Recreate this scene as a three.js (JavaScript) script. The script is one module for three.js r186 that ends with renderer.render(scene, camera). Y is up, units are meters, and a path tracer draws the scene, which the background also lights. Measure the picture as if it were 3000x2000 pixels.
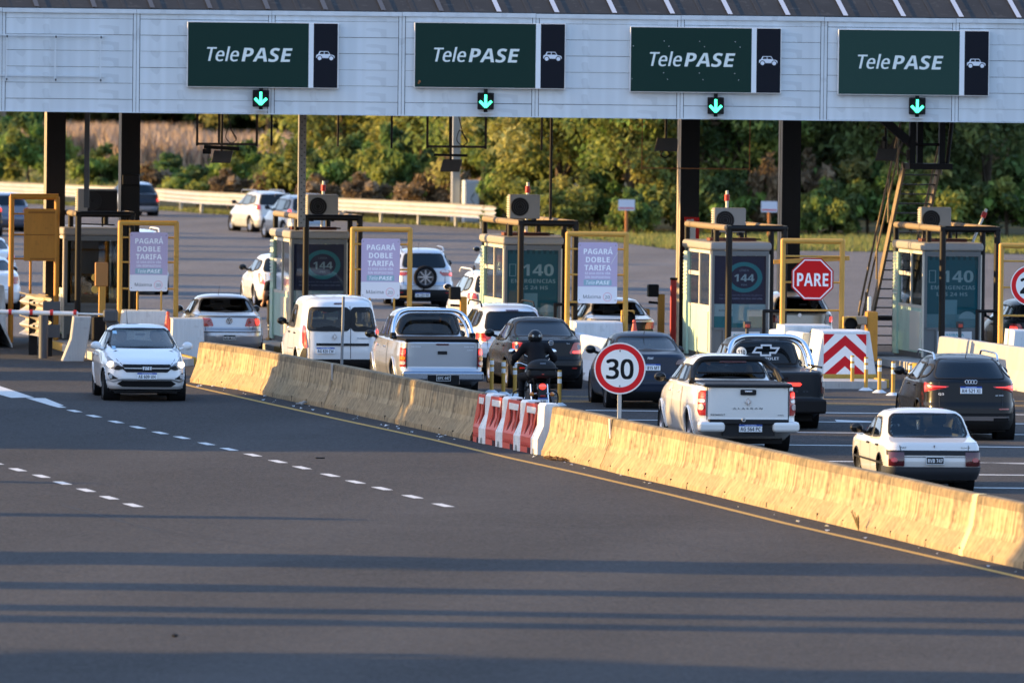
import * as THREE from 'three';
import { mergeGeometries } from 'three/addons/utils/BufferGeometryUtils.js';
import { RoundedBoxGeometry } from 'three/addons/geometries/RoundedBoxGeometry.js';
import { MarchingCubes } from 'three/addons/objects/MarchingCubes.js';

// ---------------------------------------------------------------- camera, sky, sun, exposure
const rad = THREE.MathUtils.degToRad, { sin, cos, PI, abs, min, max, sqrt, pow, floor, hypot, sign } = Math;
const renderer = new THREE.WebGLRenderer({ antialias: true });
renderer.setSize(1024, 682);
renderer.toneMapping = THREE.LinearToneMapping;
renderer.toneMappingExposure = 2.3;
renderer.shadowMap.enabled = true;
const scene = new THREE.Scene();
const camera = new THREE.PerspectiveCamera(4.5812, 1024 / 682, 1, 3000);
camera.position.set(0, 7, 0);                       // on a footbridge seven metres above the motorway, long lens
camera.rotation.order = 'YXZ';
camera.rotation.set(-Math.atan(0.0328), 0, rad(0.65));
camera.focus = 166; camera.userData.fStop = 3.2;

const SUN_EL = rad(11), SUN_BACK = rad(3);
const sunDir = new THREE.Vector3(-cos(SUN_BACK) * cos(SUN_EL), sin(SUN_EL), -sin(SUN_BACK) * cos(SUN_EL));
{ // clear evening sky as a computed equirectangular map
  const w = 512, h = 256, d = new Float32Array(w * h * 4), v = new THREE.Vector3();
  const mix = (a, b, t) => a + (b - a) * t;
  for (let j = 0; j < h; j++) for (let i = 0; i < w; i++) {
    const el = ((j + 0.5) / h - 0.5) * PI, az = ((i + 0.5) / w - 0.5) * 2 * PI;
    v.set(cos(el) * cos(az), sin(el), cos(el) * sin(az));
    const mu = v.dot(sunDir), up = max(0, v.y), t = pow(up, 0.5);
    const hz = [0.98, 1.16, 1.36], ze = [0.15, 0.36, 0.8];
    const g = pow(max(0, mu * 0.5 + 0.5), 14) * 1.5 + pow(max(0, mu), 120) * 4;      // the glow round the sun
    const low = 1 - t, k = (v.y < 0 ? 0.25 : 1) * 0.66;
    const c = [mix(hz[0], ze[0], t) + g * (0.75 + 0.5 * low), mix(hz[1], ze[1], t) + g * (0.6 + 0.12 * low), mix(hz[2], ze[2], t) + g * (0.42 - 0.14 * low)];
    const o = (j * w + i) * 4; for (let q = 0; q < 3; q++) d[o + q] = c[q] * k; d[o + 3] = 1;
  }
  const sky = new THREE.DataTexture(d, w, h, THREE.RGBAFormat, THREE.FloatType);
  sky.mapping = THREE.EquirectangularReflectionMapping; sky.magFilter = sky.minFilter = THREE.LinearFilter; sky.needsUpdate = true;
  scene.background = sky; scene.environment = sky;
}
const sun = new THREE.DirectionalLight(new THREE.Color().setRGB(1, 0.63, 0.24), 5);
sun.position.copy(sunDir).multiplyScalar(200).add(new THREE.Vector3(0, 0, -200)); sun.target.position.set(0, 0, -200);
sun.castShadow = true; Object.assign(sun.shadow.camera, { left: -200, right: 200, top: 120, bottom: -120, near: 1, far: 600 }); sun.shadow.mapSize.set(4096, 4096);
scene.add(sun, sun.target);

// ---------------------------------------------------------------- helpers
let seed = 7; const rnd = () => { seed = (seed + 0x6d2b79f5) | 0; let t = Math.imul(seed ^ (seed >>> 15), 1 | seed); t = (t + Math.imul(t ^ (t >>> 7), 61 | t)) ^ t; return ((t ^ (t >>> 14)) >>> 0) / 4294967296; };
const rr = (a, b) => a + (b - a) * rnd(), pick = (a) => a[floor(rnd() * a.length)];
const V = (x, y, z) => new THREE.Vector3(x, y, z);
const names = new Map();
function numbered(n) { const k = names.get(n) || 0; names.set(n, k + 1); return k ? n + '_' + String(k).padStart(3, '0') : n; }
function tag(o, label, category, group, kind) { if (label) o.userData.label = label; if (category) o.userData.category = category; if (group) o.userData.group = group; if (kind) o.userData.kind = kind; return o; }
function thing(name, label, category, [x, y, z] = [0, 0, 0], turn = 0, group) { const o = new THREE.Group(); o.name = numbered(name); o.position.set(x, y, z); o.rotation.y = turn; scene.add(o); return tag(o, label, category, group); }
function dup(root, [x, y, z], turn, label, scale) { const r = root.clone(); r.name = numbered(root.name.replace(/_\d\d\d$/, '')); r.position.set(x, y, z); r.rotation.y = turn; if (scale) r.scale.set(...scale); if (label) { r.userData = { ...root.userData, label }; } scene.add(r); return r; }
function prep(g) { const o = g.index ? g.toNonIndexed() : g; for (const k of Object.keys(o.attributes)) if (!['position', 'normal', 'uv', 'color'].includes(k)) o.deleteAttribute(k); if (!o.attributes.uv) o.setAttribute('uv', new THREE.BufferAttribute(new Float32Array(o.attributes.position.count * 2), 2)); if (!o.attributes.normal) o.computeVertexNormals(); return o; }
const merge = (gs) => { const l = [gs].flat(9).filter(Boolean); return l.length === 1 ? prep(l[0]) : mergeGeometries(l.map(prep)); };
function metres(g, s = 1) { // texture coordinates in metres, by the dominant axis of each face
  const p = g.attributes.position, n = g.attributes.normal, uv = g.attributes.uv;
  for (let i = 0; i < p.count; i++) { const ax = abs(n.getX(i)), ay = abs(n.getY(i)), az = abs(n.getZ(i)); if (ay > ax && ay > az) uv.setXY(i, p.getX(i) * s, p.getZ(i) * s); else if (ax > az) uv.setXY(i, p.getZ(i) * s, p.getY(i) * s); else uv.setXY(i, p.getX(i) * s, p.getY(i) * s); }
  return g;
}
function mesh(name, geos, mat, parent, uvm) { let g = merge(geos); if (uvm) g = metres(g, uvm === true ? 1 : uvm); const m = new THREE.Mesh(g, mat); m.name = name; m.castShadow = m.receiveShadow = true; if (parent) parent.add(m); return m; }
const part = (parent, name, geos, mat, uvm) => mesh(name, geos, mat, parent, uvm);
function solo(name, geos, mat, label, category, group, uvm) { const m = mesh(numbered(name), geos, mat, scene, uvm); return tag(m, label, category, group); }
function struct(name, geos, mat, uvm) { const m = mesh(numbered(name), geos, mat, scene, uvm); m.userData.kind = 'structure'; return m; }
const M4 = new THREE.Matrix4(), Q4 = new THREE.Quaternion(), E4 = new THREE.Euler();
function xf(g, x = 0, y = 0, z = 0, rx = 0, ry = 0, rz = 0) { M4.compose(V(x, y, z), Q4.setFromEuler(E4.set(rx, ry, rz, 'YXZ')), V(1, 1, 1)); g.applyMatrix4(M4); return g; }
const box = (w, h, d, x = 0, y = 0, z = 0, ry = 0, rx = 0, rz = 0) => xf(new THREE.BoxGeometry(w, h, d), x, y, z, rx, ry, rz);
const rbox = (w, h, d, r, x = 0, y = 0, z = 0, ry = 0, rx = 0, rz = 0) => xf(new RoundedBoxGeometry(w, h, d, 1, min(r, w / 2.01, h / 2.01, d / 2.01)), x, y, z, rx, ry, rz);
function bar(a, b, r, n = 10, r2 = r) { const A = V(...a), B = V(...b), d = B.clone().sub(A), g = new THREE.CylinderGeometry(r2, r, d.length(), n, 1); g.applyQuaternion(new THREE.Quaternion().setFromUnitVectors(V(0, 1, 0), d.clone().normalize())); g.translate((A.x + B.x) / 2, (A.y + B.y) / 2, (A.z + B.z) / 2); return g; }
function beam(a, b, w, h) { const A = V(...a), B = V(...b), d = B.clone().sub(A), g = new THREE.BoxGeometry(w, h, d.length()); const m = new THREE.Matrix4().lookAt(B, A, V(0, 1, 0)); g.applyMatrix4(m.setPosition((A.x + B.x) / 2, (A.y + B.y) / 2, (A.z + B.z) / 2)); return g; }
const tube = (pts, r, n = 24, m = 8, closed = false) => new THREE.TubeGeometry(new THREE.CatmullRomCurve3(pts.map((p) => V(...p)), closed, 'catmullrom', 0.4), n, r, m, closed);
const disc = (r, t, x, y, z, n = 24) => xf(new THREE.CylinderGeometry(r, r, t, n), x, y, z, PI / 2);     // a flat disc facing z
const ball = (r, x = 0, y = 0, z = 0, a = 12, b = 8) => xf(new THREE.SphereGeometry(r, a, b), x, y, z);
function prism(pts, depth, bev = 0) { const s = new THREE.Shape(pts.map((p) => new THREE.Vector2(p[0], p[1]))); return new THREE.ExtrudeGeometry(s, { depth, bevelEnabled: bev > 0, bevelSize: bev, bevelThickness: bev, bevelSegments: 1, curveSegments: 6 }); }

// ---------------------------------------------------------------- materials
const lin = (r, g, b) => new THREE.Color().setRGB(r, g, b);
const std = (c, rough = 0.7, metal = 0, o = {}) => new THREE.MeshStandardMaterial({ color: lin(...c), roughness: rough, metalness: metal, side: THREE.DoubleSide, ...o });
const phys = (c, rough, metal, o = {}) => new THREE.MeshPhysicalMaterial({ color: lin(...c), roughness: rough, metalness: metal, side: THREE.DoubleSide, ...o });
function makeNoise(s) { const perm = new Uint8Array(512); let q = s; const r = () => { q = (q * 1664525 + 1013904223) >>> 0; return q / 4294967296; }; const a = [...Array(256).keys()]; for (let i = 255; i > 0; i--) { const j = floor(r() * (i + 1)); [a[i], a[j]] = [a[j], a[i]]; } for (let i = 0; i < 512; i++) perm[i] = a[i & 255];
  return (x, y, px, py) => { const xi = floor(x), yi = floor(y), fx = x - xi, fy = y - yi, u = fx * fx * (3 - 2 * fx), v = fy * fy * (3 - 2 * fy), w = (i, j) => perm[perm[((i % px) + px) % px & 255] + (((j % py) + py) % py & 255)] / 255; const a = w(xi, yi), b = w(xi + 1, yi), c = w(xi, yi + 1), d = w(xi + 1, yi + 1); return a + (b - a) * u + (c - a) * v + (a - b - c + d) * u * v; }; }
const nz = makeNoise(11), nz2 = makeNoise(97);
function tex(w, h, f, srgb = false) { const d = new Uint8Array(w * h * 4); for (let j = 0; j < h; j++) for (let i = 0; i < w; i++) { const c = f(i / w, j / h, i, j), o = (j * w + i) * 4; for (let k = 0; k < 3; k++) d[o + k] = max(0, min(255, c[k] * 255)); d[o + 3] = 255; } const t = new THREE.DataTexture(d, w, h); t.wrapS = t.wrapT = THREE.RepeatWrapping; t.magFilter = t.minFilter = THREE.LinearFilter; if (srgb) t.colorSpace = THREE.SRGBColorSpace; t.needsUpdate = true; return t; }
const rep = (t, x, y) => { const c = t.clone(); c.repeat.set(x, y); c.needsUpdate = true; return c; };
// grain normals for asphalt: every texel leans its own way
const grain = (s, amt) => { const r = makeNoise(s); let q = s; const rn = () => { q = (q * 1664525 + 1013904223) >>> 0; return q / 4294967296; }; return tex(512, 512, () => { const a = rn() * 2 * PI, m = amt * sqrt(-Math.log(1 - rn() * 0.97)), x = m * cos(a), y = m * sin(a), l = 1 / hypot(x, y, 1); return [x * l * 0.5 + 0.5, y * l * 0.5 + 0.5, l * 0.5 + 0.5]; }); };
const asphaltNormal = grain(5, 1.5);
let aq = 3; const wn = () => { aq = (aq * 1664525 + 1013904223) >>> 0; return aq / 4294967296; };
const asphaltColor = tex(1024, 1024, (u, v) => { // 32 m tile, linear values
  const big = nz(u * 5, v * 5, 5, 5) * 0.5 + nz(u * 17, v * 13, 17, 13) * 0.3 + nz2(u * 61, v * 41, 61, 41) * 0.2, lane = nz2(u * 16, v * 1, 16, 1), patch = nz(u * 9 + 4, v * 5, 9, 5);
  const s = 0.78 + 0.26 * big + 0.22 * (lane - 0.5) + (patch > 0.78 ? -0.07 : 0) + (wn() - 0.5) * 0.6 + (wn() > 0.99 ? 0.55 : 0); return [s * 0.5, s * 0.495, s * 0.49]; });
const M = {};
{ const c = rep(asphaltColor, 1 / 32, 1 / 32); c.rotation = 0.2; const n = rep(asphaltNormal, 1 / 2.56, 1 / 2.56);
  M.asphalt = phys([0.152, 0.15, 0.15], 0.95, 0, { specularIntensity: 0.25, map: c, normalMap: n, normalScale: new THREE.Vector2(1, 1) }); M.palePaving = phys([0.36, 0.345, 0.34], 0.95, 0, { specularIntensity: 0.25, map: c, normalMap: n }); }
const concreteTex = tex(1024, 512, (u, v) => { // 8 m along, round the profile: smooth slope below, streaked face above, darker top
  const vv = min(v, 1 - v), hi = vv > 0.215, top = vv > 0.425, foot = vv < 0.045;
  const st = nz(u * 96, v * 3, 96, 3) * 0.45 + nz2(u * 190, v * 7, 190, 7) * 0.35 + nz2(u * 256, v * 21, 256, 21) * 0.2, lo = nz2(u * 120 + v * 30, v * 2 + 5, 120, 99), pa = nz2(u * 11, v * 7, 11, 7), blot = nz(u * 60 + 9, v * 36, 60, 36), drip = max(0, nz(u * 64 + 3, v * 1.5, 64, 99) - 0.62) * (hi ? 1.5 : 0.5);
  let s = hi ? 0.78 + 1.0 * (st - 0.5) + 0.34 * (blot - 0.5) + 0.26 * (pa - 0.5) : 0.68 + 0.26 * (lo - 0.5) + 0.2 * (blot - 0.5) + 0.16 * (pa - 0.5) + (nz(u * 90 + v * 45, 3, 90, 99) > 0.88 ? 0.16 : 0);
  s -= drip * 0.5; if (top) s *= 0.62; if (foot) s *= 1.08; const g = (pa - 0.5) * 0.1; return [s * (1 + g), s * 0.98, s * (0.93 - g)]; });
const grainTex = grain(23, 0.16);
M.concrete = std([0.43, 0.325, 0.185], 0.92, 0, { map: concreteTex, normalMap: rep(grainTex, 8, 2) });
const dirtTex = tex(512, 512, (u, v) => { const a = nz(u * 9, v * 3, 9, 3), b = nz2(u * 60, v * 7, 60, 7), c = nz(u * 23 + 3, v * 21, 23, 21); const s = 0.86 + 0.14 * a + 0.1 * (b - 0.5) - (c > 0.86 ? 0.1 : 0); return [s, s, s * 0.99]; });
M.boardPaint = std([0.62, 0.68, 0.72], 0.55, 0, { map: rep(dirtTex, 0.16, 0.3) });
M.seamDark = std([0.03, 0.035, 0.04], 0.9);
M.white = std([0.72, 0.73, 0.73], 0.5, 0, { map: rep(dirtTex, 0.5, 0.7) });
M.whiteBlock = std([0.62, 0.66, 0.68], 0.8, 0, { map: rep(dirtTex, 0.7, 0.5) });
M.greyBlock = std([0.4, 0.4, 0.39], 0.85, 0, { map: rep(dirtTex, 0.9, 0.5) });
M.darkSteel = phys([0.01, 0.009, 0.009], 0.6, 0, { specularIntensity: 0.4 });
M.column = phys([0.012, 0.011, 0.0105], 0.6, 0, { specularIntensity: 0.4, map: rep(dirtTex, 0.4, 0.2) });
M.brownSteel = std([0.045, 0.033, 0.024], 0.65, 0.1, { map: rep(dirtTex, 0.5, 0.3) });
M.pipe = phys([0.007, 0.006, 0.0055], 0.5, 0, { specularIntensity: 0.5 }); M.sunlitSteel = std([0.26, 0.2, 0.13], 0.7, 0, { map: rep(dirtTex, 0.7, 0.7) });  // the tan second material paints sunlight on booth roof pipes, stair stringers and handrails
M.yellow = std([0.55, 0.30, 0.045], 0.5, 0, { map: rep(dirtTex, 1.3, 0.8) });
M.yellowKerb = std([0.42, 0.27, 0.05], 0.85, 0, { map: rep(dirtTex, 0.9, 0.9) });
M.orange = std([0.55, 0.24, 0.02], 0.55, 0, { map: rep(dirtTex, 0.8, 0.6) });
M.roofSheet = std([0.034, 0.034, 0.033], 0.75, 0, { map: rep(tex(256, 256, (u, v) => { const s = 0.7 + 0.5 * nz(u * 11, v * 6, 11, 6) + (nz2(u * 38, v * 38, 38, 38) > 0.84 ? 0.9 : 0); return [s * 0.6, s * 0.6, s * 0.6]; }), 0.25, 0.5) });
M.galv = std([0.5, 0.5, 0.49], 0.42, 0.6, { map: rep(dirtTex, 0.6, 1) });
M.rust = std([0.3, 0.12, 0.04], 0.85);
M.grey = std([0.3, 0.31, 0.32], 0.6);
M.darkGrey = std([0.055, 0.058, 0.062], 0.6);
M.black = phys([0.009, 0.009, 0.01], 0.6, 0, { specularIntensity: 0.4 });
M.blackPlastic = phys([0.012, 0.013, 0.0145], 0.6, 0, { specularIntensity: 0.5 });
M.rubber = phys([0.009, 0.009, 0.01], 0.85, 0, { specularIntensity: 0.3 });
M.chrome = std([0.75, 0.77, 0.8], 0.12, 1);
M.alloy = std([0.45, 0.46, 0.48], 0.3, 0.9);
M.red = std([0.55, 0.025, 0.02], 0.45);
M.redPlastic = std([0.62, 0.085, 0.05], 0.5, 0, { map: rep(dirtTex, 1.1, 0.9) });
M.whitePlastic = std([0.8, 0.8, 0.77], 0.5, 0, { map: rep(dirtTex, 1.1, 0.9) });
M.linePaint = std([0.62, 0.62, 0.6], 0.8, 0, { map: rep(dirtTex, 2.1, 1.7) });
M.yellowPaint = std([0.5, 0.29, 0.05], 0.8, 0, { map: rep(dirtTex, 1.7, 2.3) });
M.mint = std([0.5, 0.72, 0.62], 0.5, 0, { map: rep(dirtTex, 0.8, 0.5) });
M.cream = std([0.72, 0.68, 0.58], 0.5);
M.booth = std([0.13, 0.145, 0.15], 0.5); M.boothRoof = std([0.3, 0.295, 0.28], 0.6);
M.clearGlass = phys([0.8, 0.86, 0.86], 0.03, 0, { transmission: 1, thickness: 0, ior: 1.5 });
M.tint = phys([0.42, 0.47, 0.47], 0.03, 0, { transmission: 1, thickness: 0, ior: 1.5 });
M.darkTint = phys([0.16, 0.18, 0.19], 0.03, 0, { transmission: 1, thickness: 0, ior: 1.5 });
M.blackGlass = phys([0.006, 0.008, 0.01], 0.05, 0, { specularIntensity: 0.7 });
M.lensRed = phys([0.34, 0.012, 0.012], 0.18, 0, { clearcoat: 1, clearcoatRoughness: 0.08 });
M.lensLit = phys([0.4, 0.015, 0.012], 0.2, 0, { emissive: lin(1, 0.045, 0.03), emissiveIntensity: 1.15, clearcoat: 1 });
M.lensDark = phys([0.07, 0.006, 0.008], 0.18, 0, { clearcoat: 1 });
M.lensAmber = phys([0.6, 0.2, 0.02], 0.2, 0, { clearcoat: 1 });
M.lensClear = phys([0.55, 0.55, 0.56], 0.15, 0.3, { clearcoat: 1 });
M.headLit = std([0.9, 0.85, 0.75], 0.2, 0, { emissive: lin(1, 0.8, 0.55), emissiveIntensity: 3.5 });
M.arrowLit = std([0.05, 0.5, 0.3], 0.4, 0, { emissive: lin(0.06, 1, 0.48), emissiveIntensity: 1.6 });
M.skin = std([0.42, 0.24, 0.16], 0.6);
M.seat = std([0.02, 0.02, 0.022], 0.85);

// ---------------------------------------------------------------- print: lettering and signs drawn on canvases
function print(w, h, draw, o = {}) { const c = document.createElement('canvas'); c.width = w; c.height = h; const x = c.getContext('2d'); draw(x, w, h); const t = new THREE.CanvasTexture(c); t.colorSpace = THREE.SRGBColorSpace; t.magFilter = THREE.LinearFilter; return phys([1, 1, 1], o.rough ?? 0.6, 0, { specularIntensity: 0.3, map: t, ...(o.alpha ? { transparent: true, alphaTest: 0.4 } : {}), ...(o.m || {}) }); }
function fit(x, s, cx, cy, wid, size, bold = true, color, skew = 0) { x.save(); x.font = (bold ? 'bold ' : '') + size + 'px sans-serif'; x.textAlign = 'center'; x.textBaseline = 'middle'; if (color) x.fillStyle = color; const m = x.measureText(s).width; x.translate(cx, cy); x.transform(1, 0, -skew, 1, 0, 0); x.scale(wid ? wid / m : 1, 1); x.fillText(s, 0, 0); x.restore(); }
const carIcon = (x, ox, oy, s, col) => { x.save(); x.translate(ox, oy); x.scale(s, s); x.fillStyle = col; x.beginPath(); x.moveTo(-50, 12); x.lineTo(-50, -2); x.quadraticCurveTo(-48, -8, -40, -8); x.lineTo(-31, -26); x.lineTo(16, -26); x.lineTo(28, -7); x.quadraticCurveTo(50, -6, 51, 4); x.lineTo(51, 13); x.closePath(); x.fill(); x.fillStyle = '#10141c'; x.beginPath(); x.moveTo(-26, -22); x.lineTo(-8, -22); x.lineTo(-8, -10); x.lineTo(-31, -10); x.closePath(); x.fill(); x.beginPath(); x.moveTo(-4, -22); x.lineTo(14, -22); x.lineTo(22, -10); x.lineTo(-4, -10); x.closePath(); x.fill(); for (const q of [-31, 33]) { x.fillStyle = '#10141c'; x.beginPath(); x.arc(q, 13, 15, 0, 7); x.fill(); x.fillStyle = col; x.beginPath(); x.arc(q, 13, 11, 0, 7); x.fill(); } x.restore(); };
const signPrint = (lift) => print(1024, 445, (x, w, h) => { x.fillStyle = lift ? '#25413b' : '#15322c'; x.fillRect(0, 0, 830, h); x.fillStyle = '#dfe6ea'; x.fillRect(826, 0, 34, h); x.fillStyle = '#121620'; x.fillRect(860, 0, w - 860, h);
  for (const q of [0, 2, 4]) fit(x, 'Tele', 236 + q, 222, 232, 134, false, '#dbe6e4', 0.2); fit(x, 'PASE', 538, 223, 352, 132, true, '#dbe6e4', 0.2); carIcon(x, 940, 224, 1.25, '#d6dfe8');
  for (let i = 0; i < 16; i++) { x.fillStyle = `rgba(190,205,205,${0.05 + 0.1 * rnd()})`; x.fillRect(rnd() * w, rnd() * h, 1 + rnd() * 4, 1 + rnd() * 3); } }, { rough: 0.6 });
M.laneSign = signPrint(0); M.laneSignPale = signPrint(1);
M.tariff = print(384, 592, (x, w, h) => { const g = x; g.fillStyle = '#dfe3ea'; g.fillRect(0, 0, w, h); g.fillStyle = '#b9adc9'; g.fillRect(0, 0, w, 428); const c = '#eef3f8';
  fit(g, 'PAGARÁ', w / 2, 88, 290, 74, true, c); fit(g, 'DOBLE', w / 2, 168, 245, 74, true, c); fit(g, 'TARIFA', w / 2, 246, 262, 74, true, c); fit(g, 'SI USA ESTA VÍA', w / 2, 300, 250, 30, true, '#dfe4f0'); fit(g, 'SIN DISPOSITIVO', w / 2, 338, 250, 30, true, '#dfe4f0'); g.fillStyle = '#8fb2bf'; g.fillRect(56, 362, 274, 56); fit(g, 'Tele', 122, 391, 92, 50, false, c, 0.2); fit(g, 'PASE', 242, 391, 138, 50, true, c, 0.2);
  fit(g, 'Máxima', 138, 528, 180, 46, false, '#3c4752'); fit(g, '20', 290, 530, 52, 44, false, '#3c4752'); g.strokeStyle = '#d8a9b8'; g.lineWidth = 6; g.beginPath(); g.arc(290, 528, 40, 0, 7); g.stroke(); g.fillStyle = '#777'; for (const [a, b] of [[18, 30], [366, 30], [18, 560], [366, 560]]) { g.beginPath(); g.arc(a, b, 5, 0, 7); g.fill(); } });
M.stop = print(400, 400, (x, w) => { const oct = (r, c) => { x.fillStyle = c; x.beginPath(); for (let i = 0; i < 8; i++) { const a = PI / 8 + i * PI / 4; x.lineTo(w / 2 + r * cos(a), w / 2 + r * sin(a)); } x.fill(); }; x.fillStyle = '#a8151b'; x.fillRect(0, 0, w, w); oct(204, '#e7dfe4'); oct(190, '#c3181c'); x.save(); x.translate(w / 2, w / 2 + 8); x.scale(1, 1.6); fit(x, 'PARE', 0, 0, 318, 108, true, '#eef1f3'); x.restore(); });
const limitSign = (txt) => print(400, 400, (x, w) => { x.fillStyle = '#f0eeea'; x.fillRect(0, 0, w, w); x.fillStyle = '#d9252a'; x.beginPath(); x.arc(200, 200, 190, 0, 7); x.fill(); x.fillStyle = '#eef0ec'; x.beginPath(); x.arc(200, 200, 147, 0, 7); x.fill(); x.strokeStyle = '#17191b'; for (const q of [-5, 0, 5]) for (const p of [-4, 4]) fit(x, txt, 200 + q, 208 + p, 222, 204, false, '#17191b'); x.fillStyle = '#666a66'; for (const y of [66, 336]) { x.beginPath(); x.arc(200, y, 6, 0, 7); x.fill(); } });
M.limit30 = limitSign('30'); M.limit20 = limitSign('20');
M.poster144 = print(384, 640, (x, w, h) => { x.fillStyle = '#3a3450'; x.fillRect(0, 0, w, 430); x.strokeStyle = '#3f8f98'; x.lineWidth = 36; x.beginPath(); x.arc(222, 190, 118, 0, 7); x.stroke(); fit(x, 'LÍNEA', 222, 128, 70, 26, false, '#9aa3b4'); fit(x, '144', 222, 196, 156, 92, true, '#b9c4cc'); fit(x, 'PBA', 222, 258, 46, 24, false, '#9aa3b4'); fit(x, 'Por situaciones de violencia de género', 200, 348, 320, 20, false, '#8d8aa8'); fit(x, 'las 24 hs todos los días del año', 200, 380, 320, 22, true, '#8d8aa8'); x.fillStyle = '#b8c0c6'; x.fillRect(0, 430, w, 110); fit(x, 'BUENOS AIRES', 100, 486, 130, 20, true, '#5b6670'); fit(x, 'PROVINCIA', 290, 486, 110, 18, false, '#5b6670'); x.fillStyle = '#3d8690'; x.fillRect(0, 540, w, 100); x.fillStyle = '#97b3bd'; x.fillRect(140, 430, 120, 170); });
M.poster140 = print(384, 640, (x, w, h) => { x.fillStyle = '#2f6b78'; x.fillRect(0, 0, w, h); x.fillStyle = '#25545f'; for (let i = 0; i < 9; i++) x.fillRect(20 + i * 42, 0, 20, 32); x.strokeStyle = '#9fb4ba'; x.lineWidth = 7; x.strokeRect(18, 128, 46, 106); fit(x, '140', 232, 180, 246, 146, true, '#b6c3c6'); fit(x, 'EMERGENCIAS', 196, 280, 340, 48, true, '#a6b7bc'); fit(x, 'LAS 24 HS', 190, 340, 240, 46, true, '#a6b7bc'); x.fillStyle = '#86a9b4'; x.fillRect(130, 390, 100, 150); x.fillStyle = '#7c9aa3'; x.fillRect(0, 520, w, 120); x.fillStyle = '#a9bcc4'; x.beginPath(); x.arc(310, 560, 66, PI, 0); x.fill(); });
M.notice = print(256, 300, (x, w, h) => { x.fillStyle = '#d5dade'; x.fillRect(0, 0, w, h); fit(x, 'AUBASA', 128, 48, 140, 44, true, '#4da6b6'); x.fillStyle = '#9fb9c4'; x.fillRect(14, 96, 100, 46); x.fillStyle = '#55636b'; x.fillRect(130, 96, 112, 46); for (let i = 0; i < 9; i++) { x.fillStyle = i % 3 ? '#7d8a92' : '#64707a'; x.fillRect(16, 158 + i * 15, 96 - (i * 13) % 30, 6); x.fillRect(134, 158 + i * 15, 100 - (i * 17) % 36, 6); } });
M.extSign = print(160, 512, (x, w, h) => { x.fillStyle = '#c4241d'; x.fillRect(0, 0, w, h); x.fillStyle = '#d8d3c8'; x.fillRect(48, 70, 72, 230); x.beginPath(); x.arc(84, 76, 36, PI, 0); x.fill(); x.fillRect(72, 22, 26, 30); x.strokeStyle = '#d8d3c8'; x.lineWidth = 12; x.beginPath(); x.moveTo(76, 34); x.lineTo(26, 34); x.lineTo(22, 280); x.stroke(); for (const y of [370, 440]) { x.beginPath(); x.lineWidth = 26; x.moveTo(10, y - 14); x.lineTo(80, y + 22); x.lineTo(150, y - 14); x.stroke(); } });
M.chevron = print(320, 384, (x, w, h) => { x.fillStyle = '#e8e9e8'; x.fillRect(0, 0, w, h); x.fillStyle = '#c1202a'; const v = (y, t) => { x.beginPath(); x.moveTo(w / 2, y); x.lineTo(w, y + 155); x.lineTo(w, y + 155 + t); x.lineTo(w / 2, y + t); x.lineTo(0, y + 155 + t); x.lineTo(0, y + 155); x.fill(); }; v(0 + 10, 86); v(178, 86); v(346, 86); for (const s of [0, 1]) { x.beginPath(); x.moveTo(s ? w : 0, 0); x.lineTo(s ? w - 82 : 82, 0); x.lineTo(s ? w : 0, 96); x.fill(); } });
const plate = (txt, style = 'new') => style === 'new' ? print(256, 84, (x, w, h) => { x.fillStyle = '#e3e6e8'; x.fillRect(0, 0, w, h); x.fillStyle = '#2b4fa0'; x.fillRect(0, 0, w, 19); fit(x, 'REPUBLICA ARGENTINA', w / 2, 10, 130, 12, true, '#dfe6f2'); fit(x, txt, w / 2, 53, 226, 60, true, '#22262c'); })
  : style === 'moto' ? print(128, 110, (x, w, h) => { x.fillStyle = '#e3e6e8'; x.fillRect(0, 0, w, h); x.fillStyle = '#2b4fa0'; x.fillRect(0, 0, w, 18); const [a, b] = txt.split('|'); fit(x, a, w / 2, 44, 76, 42, true, '#22262c'); fit(x, b, w / 2, 84, 104, 42, true, '#22262c'); })
  : print(256, 112, (x, w, h) => { x.fillStyle = '#c9cdcd'; x.fillRect(0, 0, w, h); x.fillStyle = '#16181a'; x.fillRect(9, 9, w - 18, h - 18); fit(x, txt, w / 2, 58, 216, 74, true, '#dfe2e2'); });
const lettering = (txt, w, h, color, bold = true, skew = 0) => print(w, h, (x) => { x.clearRect(0, 0, w, h); fit(x, txt, w / 2, h / 2, w * 0.94, h * 0.9, bold, color, skew); }, { alpha: true });

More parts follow.
